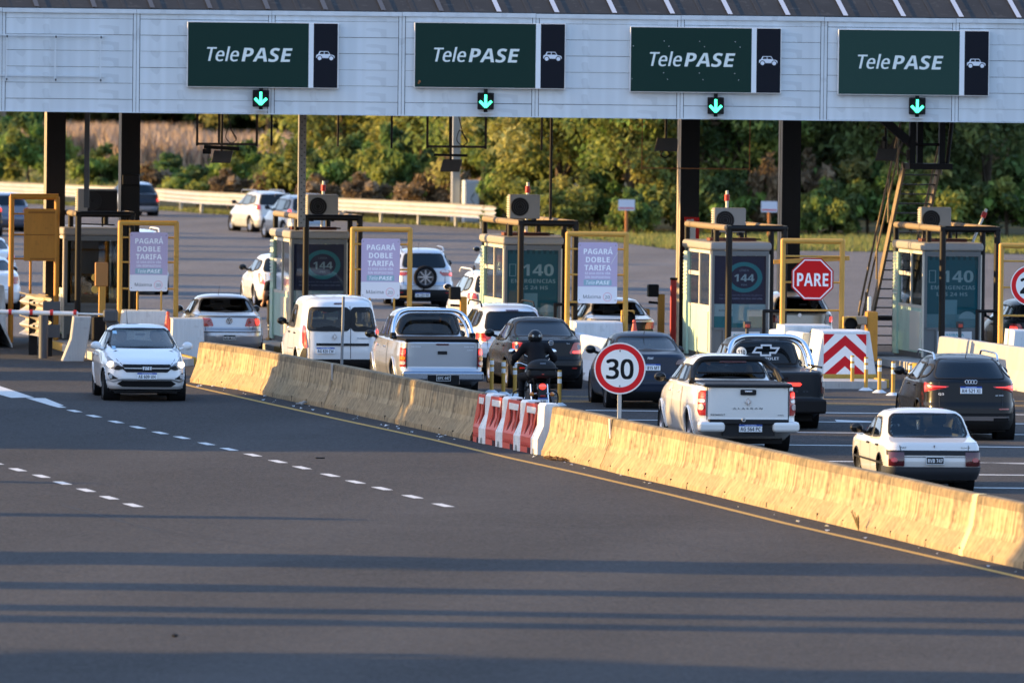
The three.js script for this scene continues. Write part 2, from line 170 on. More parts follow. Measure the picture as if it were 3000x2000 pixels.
// ---------------------------------------------------------------- vehicles: a body is a stack of rounded plan outlines
const lerpTab = (t, y) => { if (y <= t[0][0]) return t[0][1]; for (let i = 1; i < t.length; i++) if (y <= t[i][0]) { const a = t[i - 1], b = t[i]; return a[1] + (b[1] - a[1]) * (y - a[0]) / (b[0] - a[0]); } return t[t.length - 1][1]; };
class Shell {
  constructor(o) { Object.assign(this, o); this.cache = new Map(); }
  at(y) { const zr = lerpTab(this.rear, y), zf = lerpTab(this.front, y); return { w: lerpTab(this.width, y), zr, zf, mid: (zr + zf) / 2, a: (zr - zf) / 2, nr: lerpTab(this.nr, y), nf: lerpTab(this.nf, y) }; }
  quarter(y, rear) { // from the centre of the rear (or front) round to the middle of the side
    const key = (rear ? 1 : -1) * (Math.round(y * 2000) + 1); if (this.cache.has(key)) return this.cache.get(key);
    const p = this.at(y), n = rear ? p.nr : p.nf, N = 72, pts = []; let len = 0;
    for (let i = 0; i <= N; i++) { const al = i / N * PI / 2, c = cos(al), s = sin(al), r = pow(pow(c, n) + pow(s, n), -1 / n), x = p.w * r * s, z = p.mid + (rear ? 1 : -1) * p.a * r * c; if (i) len += hypot(x - pts[i - 1][0], z - pts[i - 1][1]); pts.push([x, z, len]); }
    this.cache.set(key, pts); return pts;
  }
  along(y, rear, u) { const t = this.quarter(y, rear), a = min(abs(u), t[t.length - 1][2]); let lo = 0, hi = t.length - 1; while (hi - lo > 1) { const m = (lo + hi) >> 1; if (t[m][2] <= a) lo = m; else hi = m; } const A = t[lo], B = t[hi], f = (a - A[2]) / max(1e-6, B[2] - A[2]), dx = B[0] - A[0], dz = B[1] - A[1], l = hypot(dx, dz) || 1; const s = u < 0 ? -1 : 1, q = rear ? 1 : -1; return [s * (A[0] + f * dx), A[1] + f * dz, s * -dz / l * q, dx / l * q]; }
  sideX(z, y) { const p = this.at(y), n = z > p.mid ? p.nr : p.nf, q = min(0.9999, abs((z - p.mid) / p.a)); return p.w * pow(1 - pow(q, n), 1 / n); }
  pt(kind, a, y, off) {
    if (kind === 'rear' || kind === 'front') { const r = this.along(y, kind === 'rear', a); return [r[0] + r[2] * off, y, r[1] + r[3] * off]; }
    const s = kind === 'left' ? -1 : 1; return [s * (this.sideX(a, y) + off), y, a];
  }
  ys() { const k = [...new Set([...this.rear, ...this.front, ...this.width].map((e) => e[0]))].sort((a, b) => a - b), o = [k[0]]; for (let i = 1; i < k.length; i++) { const a = this.at(k[i - 1]), b = this.at(k[i]), n = Math.ceil(max((k[i] - k[i - 1]) / 0.05, abs(a.zr - b.zr) / 0.16, abs(a.zf - b.zf) / 0.16, abs(a.w - b.w) / 0.1, 1)); for (let j = 1; j <= n; j++) o.push(k[i - 1] + (k[i] - k[i - 1]) * j / n); } return o; }
  mesh(holes, arches, N = 36) { // N samples to a quarter
    const ys = this.ys(), P = [], idx = [], row = N * 4;
    for (const y of ys) for (let q = 0; q < 4; q++) { const rear = q === 0 || q === 3, t = this.quarter(y, rear), L = t[t.length - 1][2]; for (let i = 0; i < N; i++) { const f = q % 2 ? 1 - i / N : i / N, s = q < 2 ? 1 : -1, r = this.along(y, rear, L * f); let x = s * abs(r[0]), z = r[1], yy = y; for (const c of arches) { const d = hypot(z - c.z, yy - c.y); if (abs(x) > 0.45 && abs(d - c.r) < 0.034 && d > 0.01) { z = c.z + (z - c.z) * c.r / d; yy = c.y + (yy - c.y) * c.r / d; } } P.push(x, yy, z); } }
    const bad = (ids) => { let x = 0, y = 0, z = 0; for (const i of ids) { x += P[i * 3] / 3; y += P[i * 3 + 1] / 3; z += P[i * 3 + 2] / 3; } for (const c of arches) if (abs(x) > 0.45 && hypot(z - c.z, y - c.y) < c.r - 0.004) return true; const p = this.at(y), side = abs(x) > p.w * 0.86 && abs(z - p.mid) < p.a * 0.9; for (const h of holes) { if (h.kind === 'side' ? side && inside(h.poly, z, y) : (h.kind === 'rear' ? z > p.mid : z < p.mid) && !(abs(x) > p.w * 0.96) && inside(h.poly, x, y)) return true; } return false; };
    for (let j = 0; j < ys.length - 1; j++) for (let i = 0; i < row; i++) { const a = j * row + i, b = j * row + (i + 1) % row, c = a + row, d = b + row; for (const t of [[a, b, d], [a, d, c]]) if (!bad(t)) idx.push(...t); }
    for (const [j, up] of [[0, 0], [ys.length - 1, 1]]) { const c = P.length / 3, p = this.at(ys[j]); P.push(0, ys[j] + (up ? 0.004 : 0), p.mid); for (let i = 0; i < row; i++) { const a = j * row + i, b = j * row + (i + 1) % row; idx.push(...(up ? [a, b, c] : [b, a, c])); } }
    const g = new THREE.BufferGeometry(); g.setAttribute('position', new THREE.Float32BufferAttribute(P, 3)); g.setIndex(idx); g.computeVertexNormals(); return g;
  }
  patch(kind, poly, off = 0.008, skirt = 0.03, step = 0.07) { // a panel that follows the body, with a rim turned in
    const ys = [...new Set(poly.map((p) => p[1]))].sort((a, b) => a - b), rows = [ys[0]]; for (let i = 1; i < ys.length; i++) { const n = max(1, Math.ceil((ys[i] - ys[i - 1]) / step)); for (let j = 1; j <= n; j++) rows.push(ys[i - 1] + (ys[i] - ys[i - 1]) * j / n); }
    const span = rows.map((y) => cut(poly, y)), wmax = max(...span.map((s) => s[1] - s[0])), nc = max(1, Math.ceil(wmax / step)), P = [], U = [], idx = [], xs = poly.map((p) => p[0]), x0 = min(...xs), x1 = max(...xs), y0 = rows[0], y1 = rows[rows.length - 1];
    const add = (a, y, o) => { P.push(...this.pt(kind, a, y, o)); U.push((a - x0) / (x1 - x0), (y - y0) / (y1 - y0)); return P.length / 3 - 1; };
    const id = rows.map((y, j) => [...Array(nc + 1).keys()].map((i) => add(span[j][0] + (span[j][1] - span[j][0]) * i / nc, y, off)));
    for (let j = 0; j < rows.length - 1; j++) for (let i = 0; i < nc; i++) idx.push(id[j][i], id[j][i + 1], id[j + 1][i + 1], id[j][i], id[j + 1][i + 1], id[j + 1][i]);
    if (skirt) { const loop = [...id[0].map((q, i) => [0, i]), ...rows.slice(1).map((q, j) => [j + 1, nc]), ...[...Array(nc).keys()].reverse().map((i) => [rows.length - 1, i]), ...[...Array(max(0, rows.length - 2)).keys()].reverse().map((j) => [j + 1, 0])]; const A = loop.map(([j, i]) => { const a = span[j][0] + (span[j][1] - span[j][0]) * i / nc; return [add(a, rows[j], off), add(a, rows[j], off - skirt)]; }); for (let k = 0; k < A.length; k++) { const p = A[k], q = A[(k + 1) % A.length]; idx.push(p[0], p[1], q[1], p[0], q[1], q[0]); } }
    const g = new THREE.BufferGeometry(); g.setAttribute('position', new THREE.Float32BufferAttribute(P, 3)); g.setAttribute('uv', new THREE.Float32BufferAttribute(U, 2)); g.setIndex(idx); g.computeVertexNormals(); return g;
  }
  ring(kind, poly, wid, off = 0.012) { // a flat band along the edge of a window
    const c = [0, 0]; for (const p of poly) { c[0] += p[0] / poly.length; c[1] += p[1] / poly.length; } const D = dense(poly, 0.08), P = [], idx = [];
    for (const p of D) { const dx = p[0] - c[0], dy = p[1] - c[1], l = hypot(dx, dy); for (const k of [0.012, -wid]) P.push(...this.pt(kind, p[0] + dx / l * k, p[1] + dy / l * k, off)); }
    const n = D.length; for (let i = 0; i < n; i++) { const a = i * 2, b = ((i + 1) % n) * 2; idx.push(a, b, b + 1, a, b + 1, a + 1); }
    const g = new THREE.BufferGeometry(); g.setAttribute('position', new THREE.Float32BufferAttribute(P, 3)); g.setIndex(idx); g.computeVertexNormals(); return g;
  }
  line(kind, pts, w = 0.012, off = 0.004) { const P = [], idx = []; const D = dense(pts, 0.08, false); for (let i = 0; i < D.length; i++) { const a = D[max(0, i - 1)], b = D[min(D.length - 1, i + 1)], dx = b[0] - a[0], dy = b[1] - a[1], l = hypot(dx, dy) || 1; for (const s of [-1, 1]) P.push(...this.pt(kind, D[i][0] - dy / l * w / 2 * s, D[i][1] + dx / l * w / 2 * s, off)); } for (let i = 0; i < D.length - 1; i++) idx.push(i * 2, i * 2 + 1, i * 2 + 3, i * 2, i * 2 + 3, i * 2 + 2); const g = new THREE.BufferGeometry(); g.setAttribute('position', new THREE.Float32BufferAttribute(P, 3)); g.setIndex(idx); g.computeVertexNormals(); return g; }
}
const inside = (poly, x, y) => { let c = false; for (let i = 0, j = poly.length - 1; i < poly.length; j = i++) if ((poly[i][1] > y) !== (poly[j][1] > y) && x < (poly[j][0] - poly[i][0]) * (y - poly[i][1]) / (poly[j][1] - poly[i][1]) + poly[i][0]) c = !c; return c; };
const cut = (poly, y) => { let a = 1e9, b = -1e9; for (let i = 0; i < poly.length; i++) { const p = poly[i], q = poly[(i + 1) % poly.length]; if ((p[1] <= y && q[1] >= y) || (q[1] <= y && p[1] >= y)) { const x = p[1] === q[1] ? p[0] : p[0] + (q[0] - p[0]) * (y - p[1]) / (q[1] - p[1]); a = min(a, x); b = max(b, x); if (p[1] === q[1]) { a = min(a, q[0]); b = max(b, q[0]); } } } return [a, b]; };
const dense = (poly, step, closed = true) => { const o = []; for (let i = 0; i < poly.length - (closed ? 0 : 1); i++) { const a = poly[i], b = poly[(i + 1) % poly.length], n = max(1, Math.ceil(hypot(b[0] - a[0], b[1] - a[1]) / step)); for (let j = 0; j < n; j++) o.push([a[0] + (b[0] - a[0]) * j / n, a[1] + (b[1] - a[1]) * j / n]); } if (!closed) o.push(poly[poly.length - 1]); return o; };
const round = (poly, n = 2, r = 0.065) => { for (let k = 0; k < n; k++) { const o = []; poly.forEach((p, i) => { const q = poly[(i + 1) % poly.length], l = hypot(q[0] - p[0], q[1] - p[1]), f = min(0.3, (k ? r * 0.28 : r) / max(l, 1e-6)); o.push([p[0] + (q[0] - p[0]) * f, p[1] + (q[1] - p[1]) * f], [q[0] + (p[0] - q[0]) * f, q[1] + (p[1] - q[1]) * f]); }); poly = o; } return poly; };
const shrink = (poly, d) => { const c = [0, 0]; for (const p of poly) { c[0] += p[0] / poly.length; c[1] += p[1] / poly.length; } return poly.map((p) => { const dx = c[0] - p[0], dy = c[1] - p[1], l = hypot(dx, dy); return [p[0] + dx / l * d, p[1] + dy / l * d]; }); };
const mirror = (poly) => poly.map((p) => [-p[0], p[1]]);

// wheels: shared geometry per kind
const wheelKit = new Map();
function wheelGeo(r, w, sp) {
  const key = [r, w, sp].join(); if (wheelKit.has(key)) return wheelKit.get(key);
  const rim = r * 0.68, tp = [[rim, -w / 2 + 0.02], [r * 0.9, -w / 2], [r * 0.975, -w / 2 + 0.02], [r, -w / 2 + 0.055], [r, w / 2 - 0.055], [r * 0.975, w / 2 - 0.02], [r * 0.9, w / 2], [rim, w / 2 - 0.02]].map((p) => new THREE.Vector2(...p));
  const tyre = xf(new THREE.LatheGeometry(tp, 28), 0, 0, 0, 0, 0, -PI / 2);
  const rp = [[0.001, w / 2 - 0.05], [0.05, w / 2 - 0.045], [0.07, w / 2 - 0.075], [rim * 0.9, w / 2 - 0.09]].map((p) => new THREE.Vector2(...p)), lip = [[rim * 0.86, w / 2 - 0.07], [rim, w / 2 - 0.012], [rim * 1.015, w / 2 - 0.02]].map((p) => new THREE.Vector2(...p));
  const spokes = []; for (let i = 0; i < sp; i++) { const a = i / sp * 2 * PI; spokes.push(xf(new THREE.BoxGeometry(0.03, rim * 0.9, 0.26 * rim * 5 / sp), w / 2 - 0.045, cos(a) * rim * 0.47, sin(a) * rim * 0.47, a)); }
  const k = { tyre, rim: merge([xf(new THREE.LatheGeometry(lip, 28), 0, 0, 0, 0, 0, -PI / 2), xf(new THREE.CylinderGeometry(0.06, 0.06, 0.03, 12), w / 2 - 0.04, 0, 0, 0, 0, PI / 2), ...spokes]), disc: xf(new THREE.LatheGeometry(rp, 20), 0, 0, 0, 0, 0, -PI / 2) };
  wheelKit.set(key, k); return k;
}
function addWheel(root, x, r, z, w, sp, rimMat, steer = 0) { const g = wheelGeo(r, w, sp), o = new THREE.Group(); o.name = 'wheel'; o.position.set(x, r, z); o.rotation.y = (x < 0 ? PI : 0) + steer; root.add(o); for (const [n, q, m] of [['tyre', g.tyre, M.rubber], ['rim', g.rim, rimMat], ['brake_disc', g.disc, M.darkGrey]]) { const h = new THREE.Mesh(q, m); h.name = n; h.castShadow = h.receiveShadow = true; o.add(h); } return o; }
const paint = (c, metal = 0, rough = 0.35) => { const dk = max(...c) < 0.06; return phys(c, rough, dk ? 0 : metal, { clearcoat: dk ? 0.3 : 1, clearcoatRoughness: 0.06, specularIntensity: dk ? 0.15 : 0.8 }); };

function sedanRear(R, H, deckY, glassZ, roofR) { return [[0.2, R - 0.16], [0.32, R - 0.04], [0.5, R], [0.62, R - 0.02], [0.7, R - 0.07], [deckY - 0.06, R - 0.11], [deckY - 0.01, R - 0.16], [deckY + 0.015, R - 0.34], [deckY + 0.035, glassZ + 0.18], [deckY + 0.065, glassZ], [H - 0.13, roofR], [H - 0.065, roofR - 0.18], [H - 0.02, roofR - 0.5], [H, roofR - 0.72]]; }
function hatchRear(R, H, belt, roofR, tail = 0.07) { return [[0.2, R - 0.16], [0.32, R - 0.04], [0.5, R], [0.64, R - 0.01], [0.72, R - tail], [belt, R - tail - 0.05], [H - 0.15, roofR], [H - 0.07, roofR - 0.1], [H - 0.025, roofR - 0.4], [H, roofR - 0.75]]; }
function noseFront(F, H, noseY, cowlY, cowlZ, roofF) { return [[0.2, F + 0.2], [0.3, F + 0.05], [0.46, F], [noseY - 0.08, F + 0.025], [noseY, F + 0.1], [noseY + 0.07, F + 0.28], [cowlY - 0.05, F + 0.28 + (cowlZ - F - 0.28) * 0.62], [cowlY, cowlZ - 0.06], [cowlY + 0.04, cowlZ + 0.02], [H - 0.13, roofF], [H - 0.06, roofF + 0.2], [H - 0.02, roofF + 0.5], [H, roofF + 0.72]]; }
const widths = (hw, belt, H, top = 0.72) => [[0.2, hw * 0.93], [0.32, hw * 0.975], [0.52, hw], [0.74, hw * 0.995], [belt - 0.03, hw * 0.965], [belt + 0.03, hw * 0.935], [H - 0.16, hw * (top + 0.02)], [H - 0.1, hw * top * 0.97], [H - 0.05, hw * top * 0.87], [H - 0.018, hw * top * 0.66], [H, hw * top * 0.4]];

// o: name, label, category, rear [x,z] of the tail's centre, turn in degrees, L W H ..., and what is on it
function car(o) {
  const t = rad(o.turn), R = o.L / 2;
  const root = thing(o.name, o.label, o.category, [o.at[0] - R * sin(t), 0, o.at[1] - R * cos(t)], o.nose ? PI + t : t);
  { const y0 = o.H - 0.13, a = lerpTab(o.rear, y0), b = lerpTab(o.front, y0), q = a - b; for (const [k, e, s] of [['rear', a, -1], ['front', b, 1]]) o[k] = [...o[k].filter((p) => p[0] < y0 - 0.01), [y0, e], [o.H - 0.075, e + s * q * 0.07], [o.H - 0.035, e + s * q * 0.16], [o.H - 0.012, e + s * q * 0.26], [o.H, e + s * q * 0.36]]; }
  const hw = o.W / 2, belt = o.belt ?? o.H - 0.53, r = o.r ?? 0.31, zf = o.axF ?? -R + 0.86, zr = o.axR ?? R - 0.84;
  const s = new Shell({ rear: o.rear, front: o.front, width: o.width ?? widths(hw, belt, o.H, o.top), nr: o.nr ?? [[0.2, 5.5], [belt, 5], [o.H, 3.2]], nf: o.nf ?? [[0.2, 4], [belt, 4], [o.H, 3.4]] });
  const glass = o.glass ?? M.blackGlass, clear = glass.transmission > 0, holes = [], G = o.glaze ?? {};
  const win = []; for (const [n, kind, poly] of o.windows) win.push([n, kind, round(poly)]);
  if (clear) for (const [n, kind, poly] of win) holes.push({ kind: kind === 'left' || kind === 'right' ? 'side' : kind, poly: shrink(poly, 0.035) });
  const arches = [{ z: zf, y: r, r: r + 0.055 }, { z: zr, y: r, r: r + 0.055 }];
  part(root, 'body', s.mesh(holes, arches, o.far ? 22 : 34), o.paint);
  for (const [n, kind, poly] of win) { const gm = (kind === 'left' || kind === 'right') && o.sideGlass ? o.sideGlass : kind === 'front' && o.frontGlass ? o.frontGlass : glass; const m = part(root, n, s.patch(kind, poly, 0.012, clear ? 0 : 0.03), gm); part(m, 'window_seal', s.ring(kind, poly, o.seal ?? 0.035, 0.016), M.blackPlastic); }
  // wheels with dark arches and axle
  for (const z of [zf, zr]) for (const x of [-1, 1]) addWheel(root, x * (hw - (o.tw ?? 0.2) / 2 - 0.03), r, z, o.tw ?? 0.2, o.spokes ?? 7, o.rim ?? M.alloy, o.steer && z === zf ? o.steer : 0);
  for (const c of arches) for (const x of [-1, 1]) part(root, 'wheel_arch', xf(new THREE.CylinderGeometry(c.r + 0.01, c.r + 0.01, 0.34, 24, 1, true), x * (hw - 0.2), c.y, c.z, 0, 0, PI / 2), M.black);
  for (const c of arches) for (const x of [-1, 1]) part(root, 'arch_lip', ((() => { const pts = []; for (let i = 0; i <= 14; i++) { const a = -0.12 + (PI + 0.24) * i / 14, y = c.y + c.r * sin(a), z = c.z + c.r * cos(a); if (y > 0.2) pts.push([x * (s.sideX(z, y) + 0.002), y, z]); } return tube(pts, o.lip ?? 0.014, 20, 5); })()), o.lipMat ?? o.paint);
  part(root, 'underbody', [box(o.W * 0.74, 0.2, o.L * 0.86, 0, 0.26, 0), bar([-hw + 0.2, r, zr], [hw - 0.2, r, zr], 0.05)], M.black);
  if (clear) { // seats and dashboard seen through the glass
    const zs = o.seatZ ?? -0.35, y0 = belt - 0.5; const S = [];
    for (const x of [-0.36, 0.36]) S.push(rbox(0.46, 0.62, 0.14, 0.06, x, y0 + 0.36, zs + 0.3, 0, 0.18), rbox(0.25, 0.18, 0.1, 0.05, x, y0 + 0.8, zs + 0.4, 0, 0.1), rbox(0.48, 0.14, 0.5, 0.05, x, y0, zs));
    if (!o.cab) { S.push(rbox(1.24, 0.56, 0.14, 0.06, 0, y0 + 0.24, zs + 1.24, 0, 0.2)); if (!o.old) for (const x of [-0.38, 0.38]) S.push(rbox(0.22, 0.1, 0.08, 0.04, x, y0 + 0.55, zs + 1.3)); }
    part(root, 'seat', S, M.seat); part(root, 'dashboard', [rbox(1.3, 0.22, 0.5, 0.08, 0, belt - 0.08, zs - 0.85), xf(new THREE.TorusGeometry(0.18, 0.018, 6, 20), -0.36, belt + 0.0, zs - 0.5, -0.4)], M.black); part(root, 'mirror_inside', rbox(0.2, 0.05, 0.03, 0.02, 0, o.H - 0.2, s.at(o.H - 0.2).zf + 0.14), M.black);
  }
  const L = []; for (const ln of o.lines ?? []) L.push(s.line(ln[0], ln[1], ln[2])); if (L.length) part(root, 'panel_gap', L, M.seamDark);
  for (const b of o.bands ?? []) part(root, b[0], (b[3] ?? ['rear']).map((k) => s.patch(k, b[1], b[4] ?? 0.01)), b[2]);
  for (const l of o.lamps ?? []) { const [n, kind, poly, mat, both, off] = l; const p = l[6] ? poly : round(poly, 1, 0.025); part(root, n, s.patch(kind, p, off ?? 0.014), mat); if (both !== 0) part(root, n, s.patch(kind, mirror(p), off ?? 0.014), mat); }
  if (o.mirrors !== 0) for (const x of [-1, 1]) { const mz = o.mirrorZ ?? -0.62, y = belt + 0.06, mx = s.sideX(mz, belt); const m = part(root, 'wing_mirror', [xf(new THREE.SphereGeometry(1, 12, 9).scale(0.11, 0.085, 0.07), x * (mx + 0.14), y + 0.05, mz), bar([x * (mx - 0.02), y - 0.02, mz], [x * (mx + 0.1), y + 0.02, mz], 0.03)], o.mirrorMat ?? o.paint); part(m, 'mirror_glass', xf(new THREE.SphereGeometry(1, 12, 9).scale(0.1, 0.075, 0.03), x * (mx + 0.14), y + 0.05, mz + 0.05), M.blackGlass); }
  if (o.handles !== 0) { const hs = []; for (const z of o.handleZ ?? [0.05, 0.95]) for (const x of [-1, 1]) hs.push(rbox(0.03, 0.035, 0.17, 0.012, x * (s.sideX(z, belt - 0.1) + 0.015), belt - 0.1, z)); part(root, 'door_handle', hs, o.handleMat ?? o.paint); }
  if (o.plate) { const [mat, y, w = 0.4, h = 0.13, u = 0] = o.plate, kind = o.nose ? 'front' : 'rear', p = s.pt(kind, u, y, (o.plateOff ?? 0.022)), q = s.pt(kind, u, y + 0.06, (o.plateOff ?? 0.022)), e = s.pt(kind, u + 0.06, y, (o.plateOff ?? 0.022)); const m = part(root, 'license_plate', xf(new THREE.BoxGeometry(w, h, 0.012), ...p, Math.atan2((q[2] - p[2]) * (o.nose ? 1 : -1), -0.06) + PI, (o.nose ? PI : 0), 0), mat); void e; void m; }
  if (o.rails) part(root, 'roof_rail', [-1, 1].map((x) => { const X = x * o.rails[2], y = o.H + (o.railY ?? 0.02), [a, b] = o.rails; return tube([[X, y - 0.1, a], [X, y, a + 0.18], [X, y + 0.01, (a + b) / 2], [X, y, b - 0.18], [X * 0.99, y - 0.12, b]], 0.02, 20, 6); }), o.railMat ?? M.alloy);
  if (o.antenna) part(root, 'antenna', bar([o.antenna[0], o.H - 0.04, o.antenna[1]], [o.antenna[0] + 0.02, o.H + o.antenna[2], o.antenna[1] + 0.06], 0.008, 6, 0.004), M.black);
  for (const e of o.extra ?? []) part(root, e[0], e[1](s), e[2]);
  o.more?.(root, s);
  return root;
}
const rearBox = (s, kind, u, y, w, h, d = 0.02, off = 0.01) => { const p = s.pt(kind, u, y, off); return rbox(w, h, d, 0.006, p[0], y, p[2]); };
// flat lettering or an emblem plate laid on the tail
function decal(root, s, name, u, y, w, h, mat, kind = 'rear', off = 0.016) { const p = [[u - w / 2, y - h / 2], [u + w / 2, y - h / 2], [u + w / 2, y + h / 2], [u - w / 2, y + h / 2]]; return part(root, name, s.patch(kind, p, off, 0), mat); }
const rearOf = (s, u, y, off = 0.016) => s.pt('rear', u, y, off);

// ---------------------------------------------------------------- the vehicles, one by one
const sideDoors = (zs, y0, y1) => ['left', 'right'].flatMap((k) => zs.map((z) => [k, [[z, y0], [z, y1]], 0.012]));
const sideGlassSet = (polys) => ['left', 'right'].flatMap((k) => polys.map((p) => ['side_window', k, p]));
const silver = paint([0.42, 0.45, 0.49], 0.55, 0.32), white = paint([0.7, 0.71, 0.71], 0, 0.3), navy = paint([0.018, 0.026, 0.045], 0.3, 0.3), blackPaint = paint([0.009, 0.01, 0.012], 0.2, 0.25), champagne = paint([0.42, 0.38, 0.31], 0.5, 0.35), greyBlue = paint([0.075, 0.1, 0.15], 0.4, 0.3), redPaint = paint([0.35, 0.015, 0.02], 0.2, 0.3), charcoal = paint([0.022, 0.026, 0.03], 0.3, 0.35), oldWhite = paint([0.66, 0.64, 0.6], 0, 0.42), darkBumper = std([0.03, 0.034, 0.042], 0.6);
const roundel = (root, s, u, y, r, name = 'badge') => { const p = rearOf(s, u, y, 0.02); const b = part(root, name, disc(r, 0.016, p[0], y, p[2], 28), M.darkGrey); part(b, 'badge_ring', xf(new THREE.TorusGeometry(r * 0.94, r * 0.09, 6, 28), p[0], y, p[2] + 0.01), M.chrome); return [b, p]; };
const wiper = (s, u, y, l = 0.34) => { const a = s.pt('rear', u, y, 0.03), b = s.pt('rear', u + l, y + 0.03, 0.03); return bar(a, b, 0.01, 6); };

// 1 oncoming white hatch-nosed sedan
{
  const H = 1.51, F = -2.18, R = 2.18, belt = 0.98;
  const root = car({
    name: 'car', label: 'white sedan with headlights on driving towards the viewer left of the concrete barrier', category: 'car', nose: true, at: [-7.42, -173.4], turn: 7, L: 4.36, W: 1.74, H, belt, paint: white, glass: M.tint, r: 0.31, axF: -1.3, axR: 1.24, spokes: 10, rim: M.darkGrey, seatZ: -0.2, mirrorZ: -0.68, handleZ: [0.15, 1.0],
    rear: sedanRear(R, H, 1.05, 1.46, 0.95), front: noseFront(F, H, 0.8, 1.05, -1.02, -0.18), nf: [[0.2, 4.6], [0.5, 4.2], [0.7, 3.6], [0.9, 3.4], [belt, 3.8], [H, 3.4]],
    windows: [['windshield', 'front', [[-0.76, 1.06], [0.76, 1.06], [0.6, 1.43], [-0.6, 1.43]]], ['rear_window', 'rear', [[-0.64, 1.11], [0.64, 1.11], [0.52, 1.38], [-0.52, 1.38]]], ...sideGlassSet([[[-0.74, 1.0], [0.28, 1.0], [0.28, 1.38], [-0.16, 1.38]], [[0.33, 1.0], [1.14, 1.02], [0.8, 1.38], [0.33, 1.38]]])],
    lines: [...sideDoors([-0.86, 0.31, 1.2], 0.3, 0.98), ['front', [[-0.66, 0.86], [-0.5, 0.74], [0, 0.71], [0.5, 0.74], [0.66, 0.86]], 0.012]],
    bands: [['grille', [[-0.42, 0.6], [0.42, 0.6], [0.52, 0.68], [0.48, 0.76], [-0.48, 0.76], [-0.52, 0.68]], M.black, ['front'], 0.012], ['lower_grille', [[-0.5, 0.3], [0.5, 0.3], [0.62, 0.36], [0.5, 0.43], [-0.5, 0.43], [-0.62, 0.36]], M.black, ['front'], 0.012], ['bumper_lip', [[-0.98, 0.215], [0.98, 0.215], [0.95, 0.25], [-0.95, 0.25]], M.blackPlastic, ['front'], 0.012]],
    lamps: [['headlight', 'front', [[0.44, 0.7], [0.6, 0.64], [0.98, 0.68], [1.04, 0.86], [0.98, 0.91]], std([0.2, 0.2, 0.21], 0.15, 0.3), 1, 0.014], ['headlight_trim', 'front', [[0.42, 0.69], [0.6, 0.635], [0.72, 0.65], [0.64, 0.74]], M.black, 1, 0.017], ['fog_lamp_recess', 'front', [[0.58, 0.46], [0.86, 0.44], [0.98, 0.57], [0.9, 0.58]], M.black, 1, 0.012]],
    plate: [plate('AE 609 UH'), 0.525], antenna: [0.2, 0.55, 0.28],
    more: (rt, s) => {
      for (const x of [-1, 1]) { const p = s.pt('front', 0.82 * x, 0.745, 0.03), q = s.pt('front', 0.79 * x, 0.51, 0.03); const h = part(rt, 'lit_bulb', xf(new THREE.SphereGeometry(0.07, 14, 10).scale(1.1, 0.9, 0.35), ...p), M.headLit); h.userData.label = 'lit headlight reflector'; part(rt, 'fog_lamp', disc(0.048, 0.03, q[0], q[1], q[2]), M.lensClear); }
      part(rt, 'chrome_strip', [s.line('front', [[-0.46, 0.68], [0.46, 0.68]], 0.014, 0.022), s.line('front', [[-1.0, 0.44], [-0.72, 0.4], [-0.5, 0.45], [0.5, 0.45], [0.72, 0.4], [1.0, 0.44]], 0.024, 0.016)], M.alloy);
      const b = s.pt('front', 0, 0.68, 0.03); part(rt, 'badge', box(0.2, 0.1, 0.01, b[0], b[1], b[2] - 0.01, PI), lettering('FIAT', 128, 64, '#e8ecf0'));
      part(rt, 'windscreen_sticker', [0.0, 0.1].map((k, i) => s.patch('front', [[0.5 + (i ? -0.02 : 0.07), 1.03 + i * 0.29], [0.6 + (i ? -0.02 : 0.07), 1.03 + i * 0.29], [0.6 + (i ? -0.02 : 0.07), 1.09 + i * 0.29], [0.5 + (i ? -0.02 : 0.07), 1.09 + i * 0.29]], 0.016, 0)), std([0.25, 0.45, 0.6], 0.5));
    },
  });
  M.whiteCar = root;
}
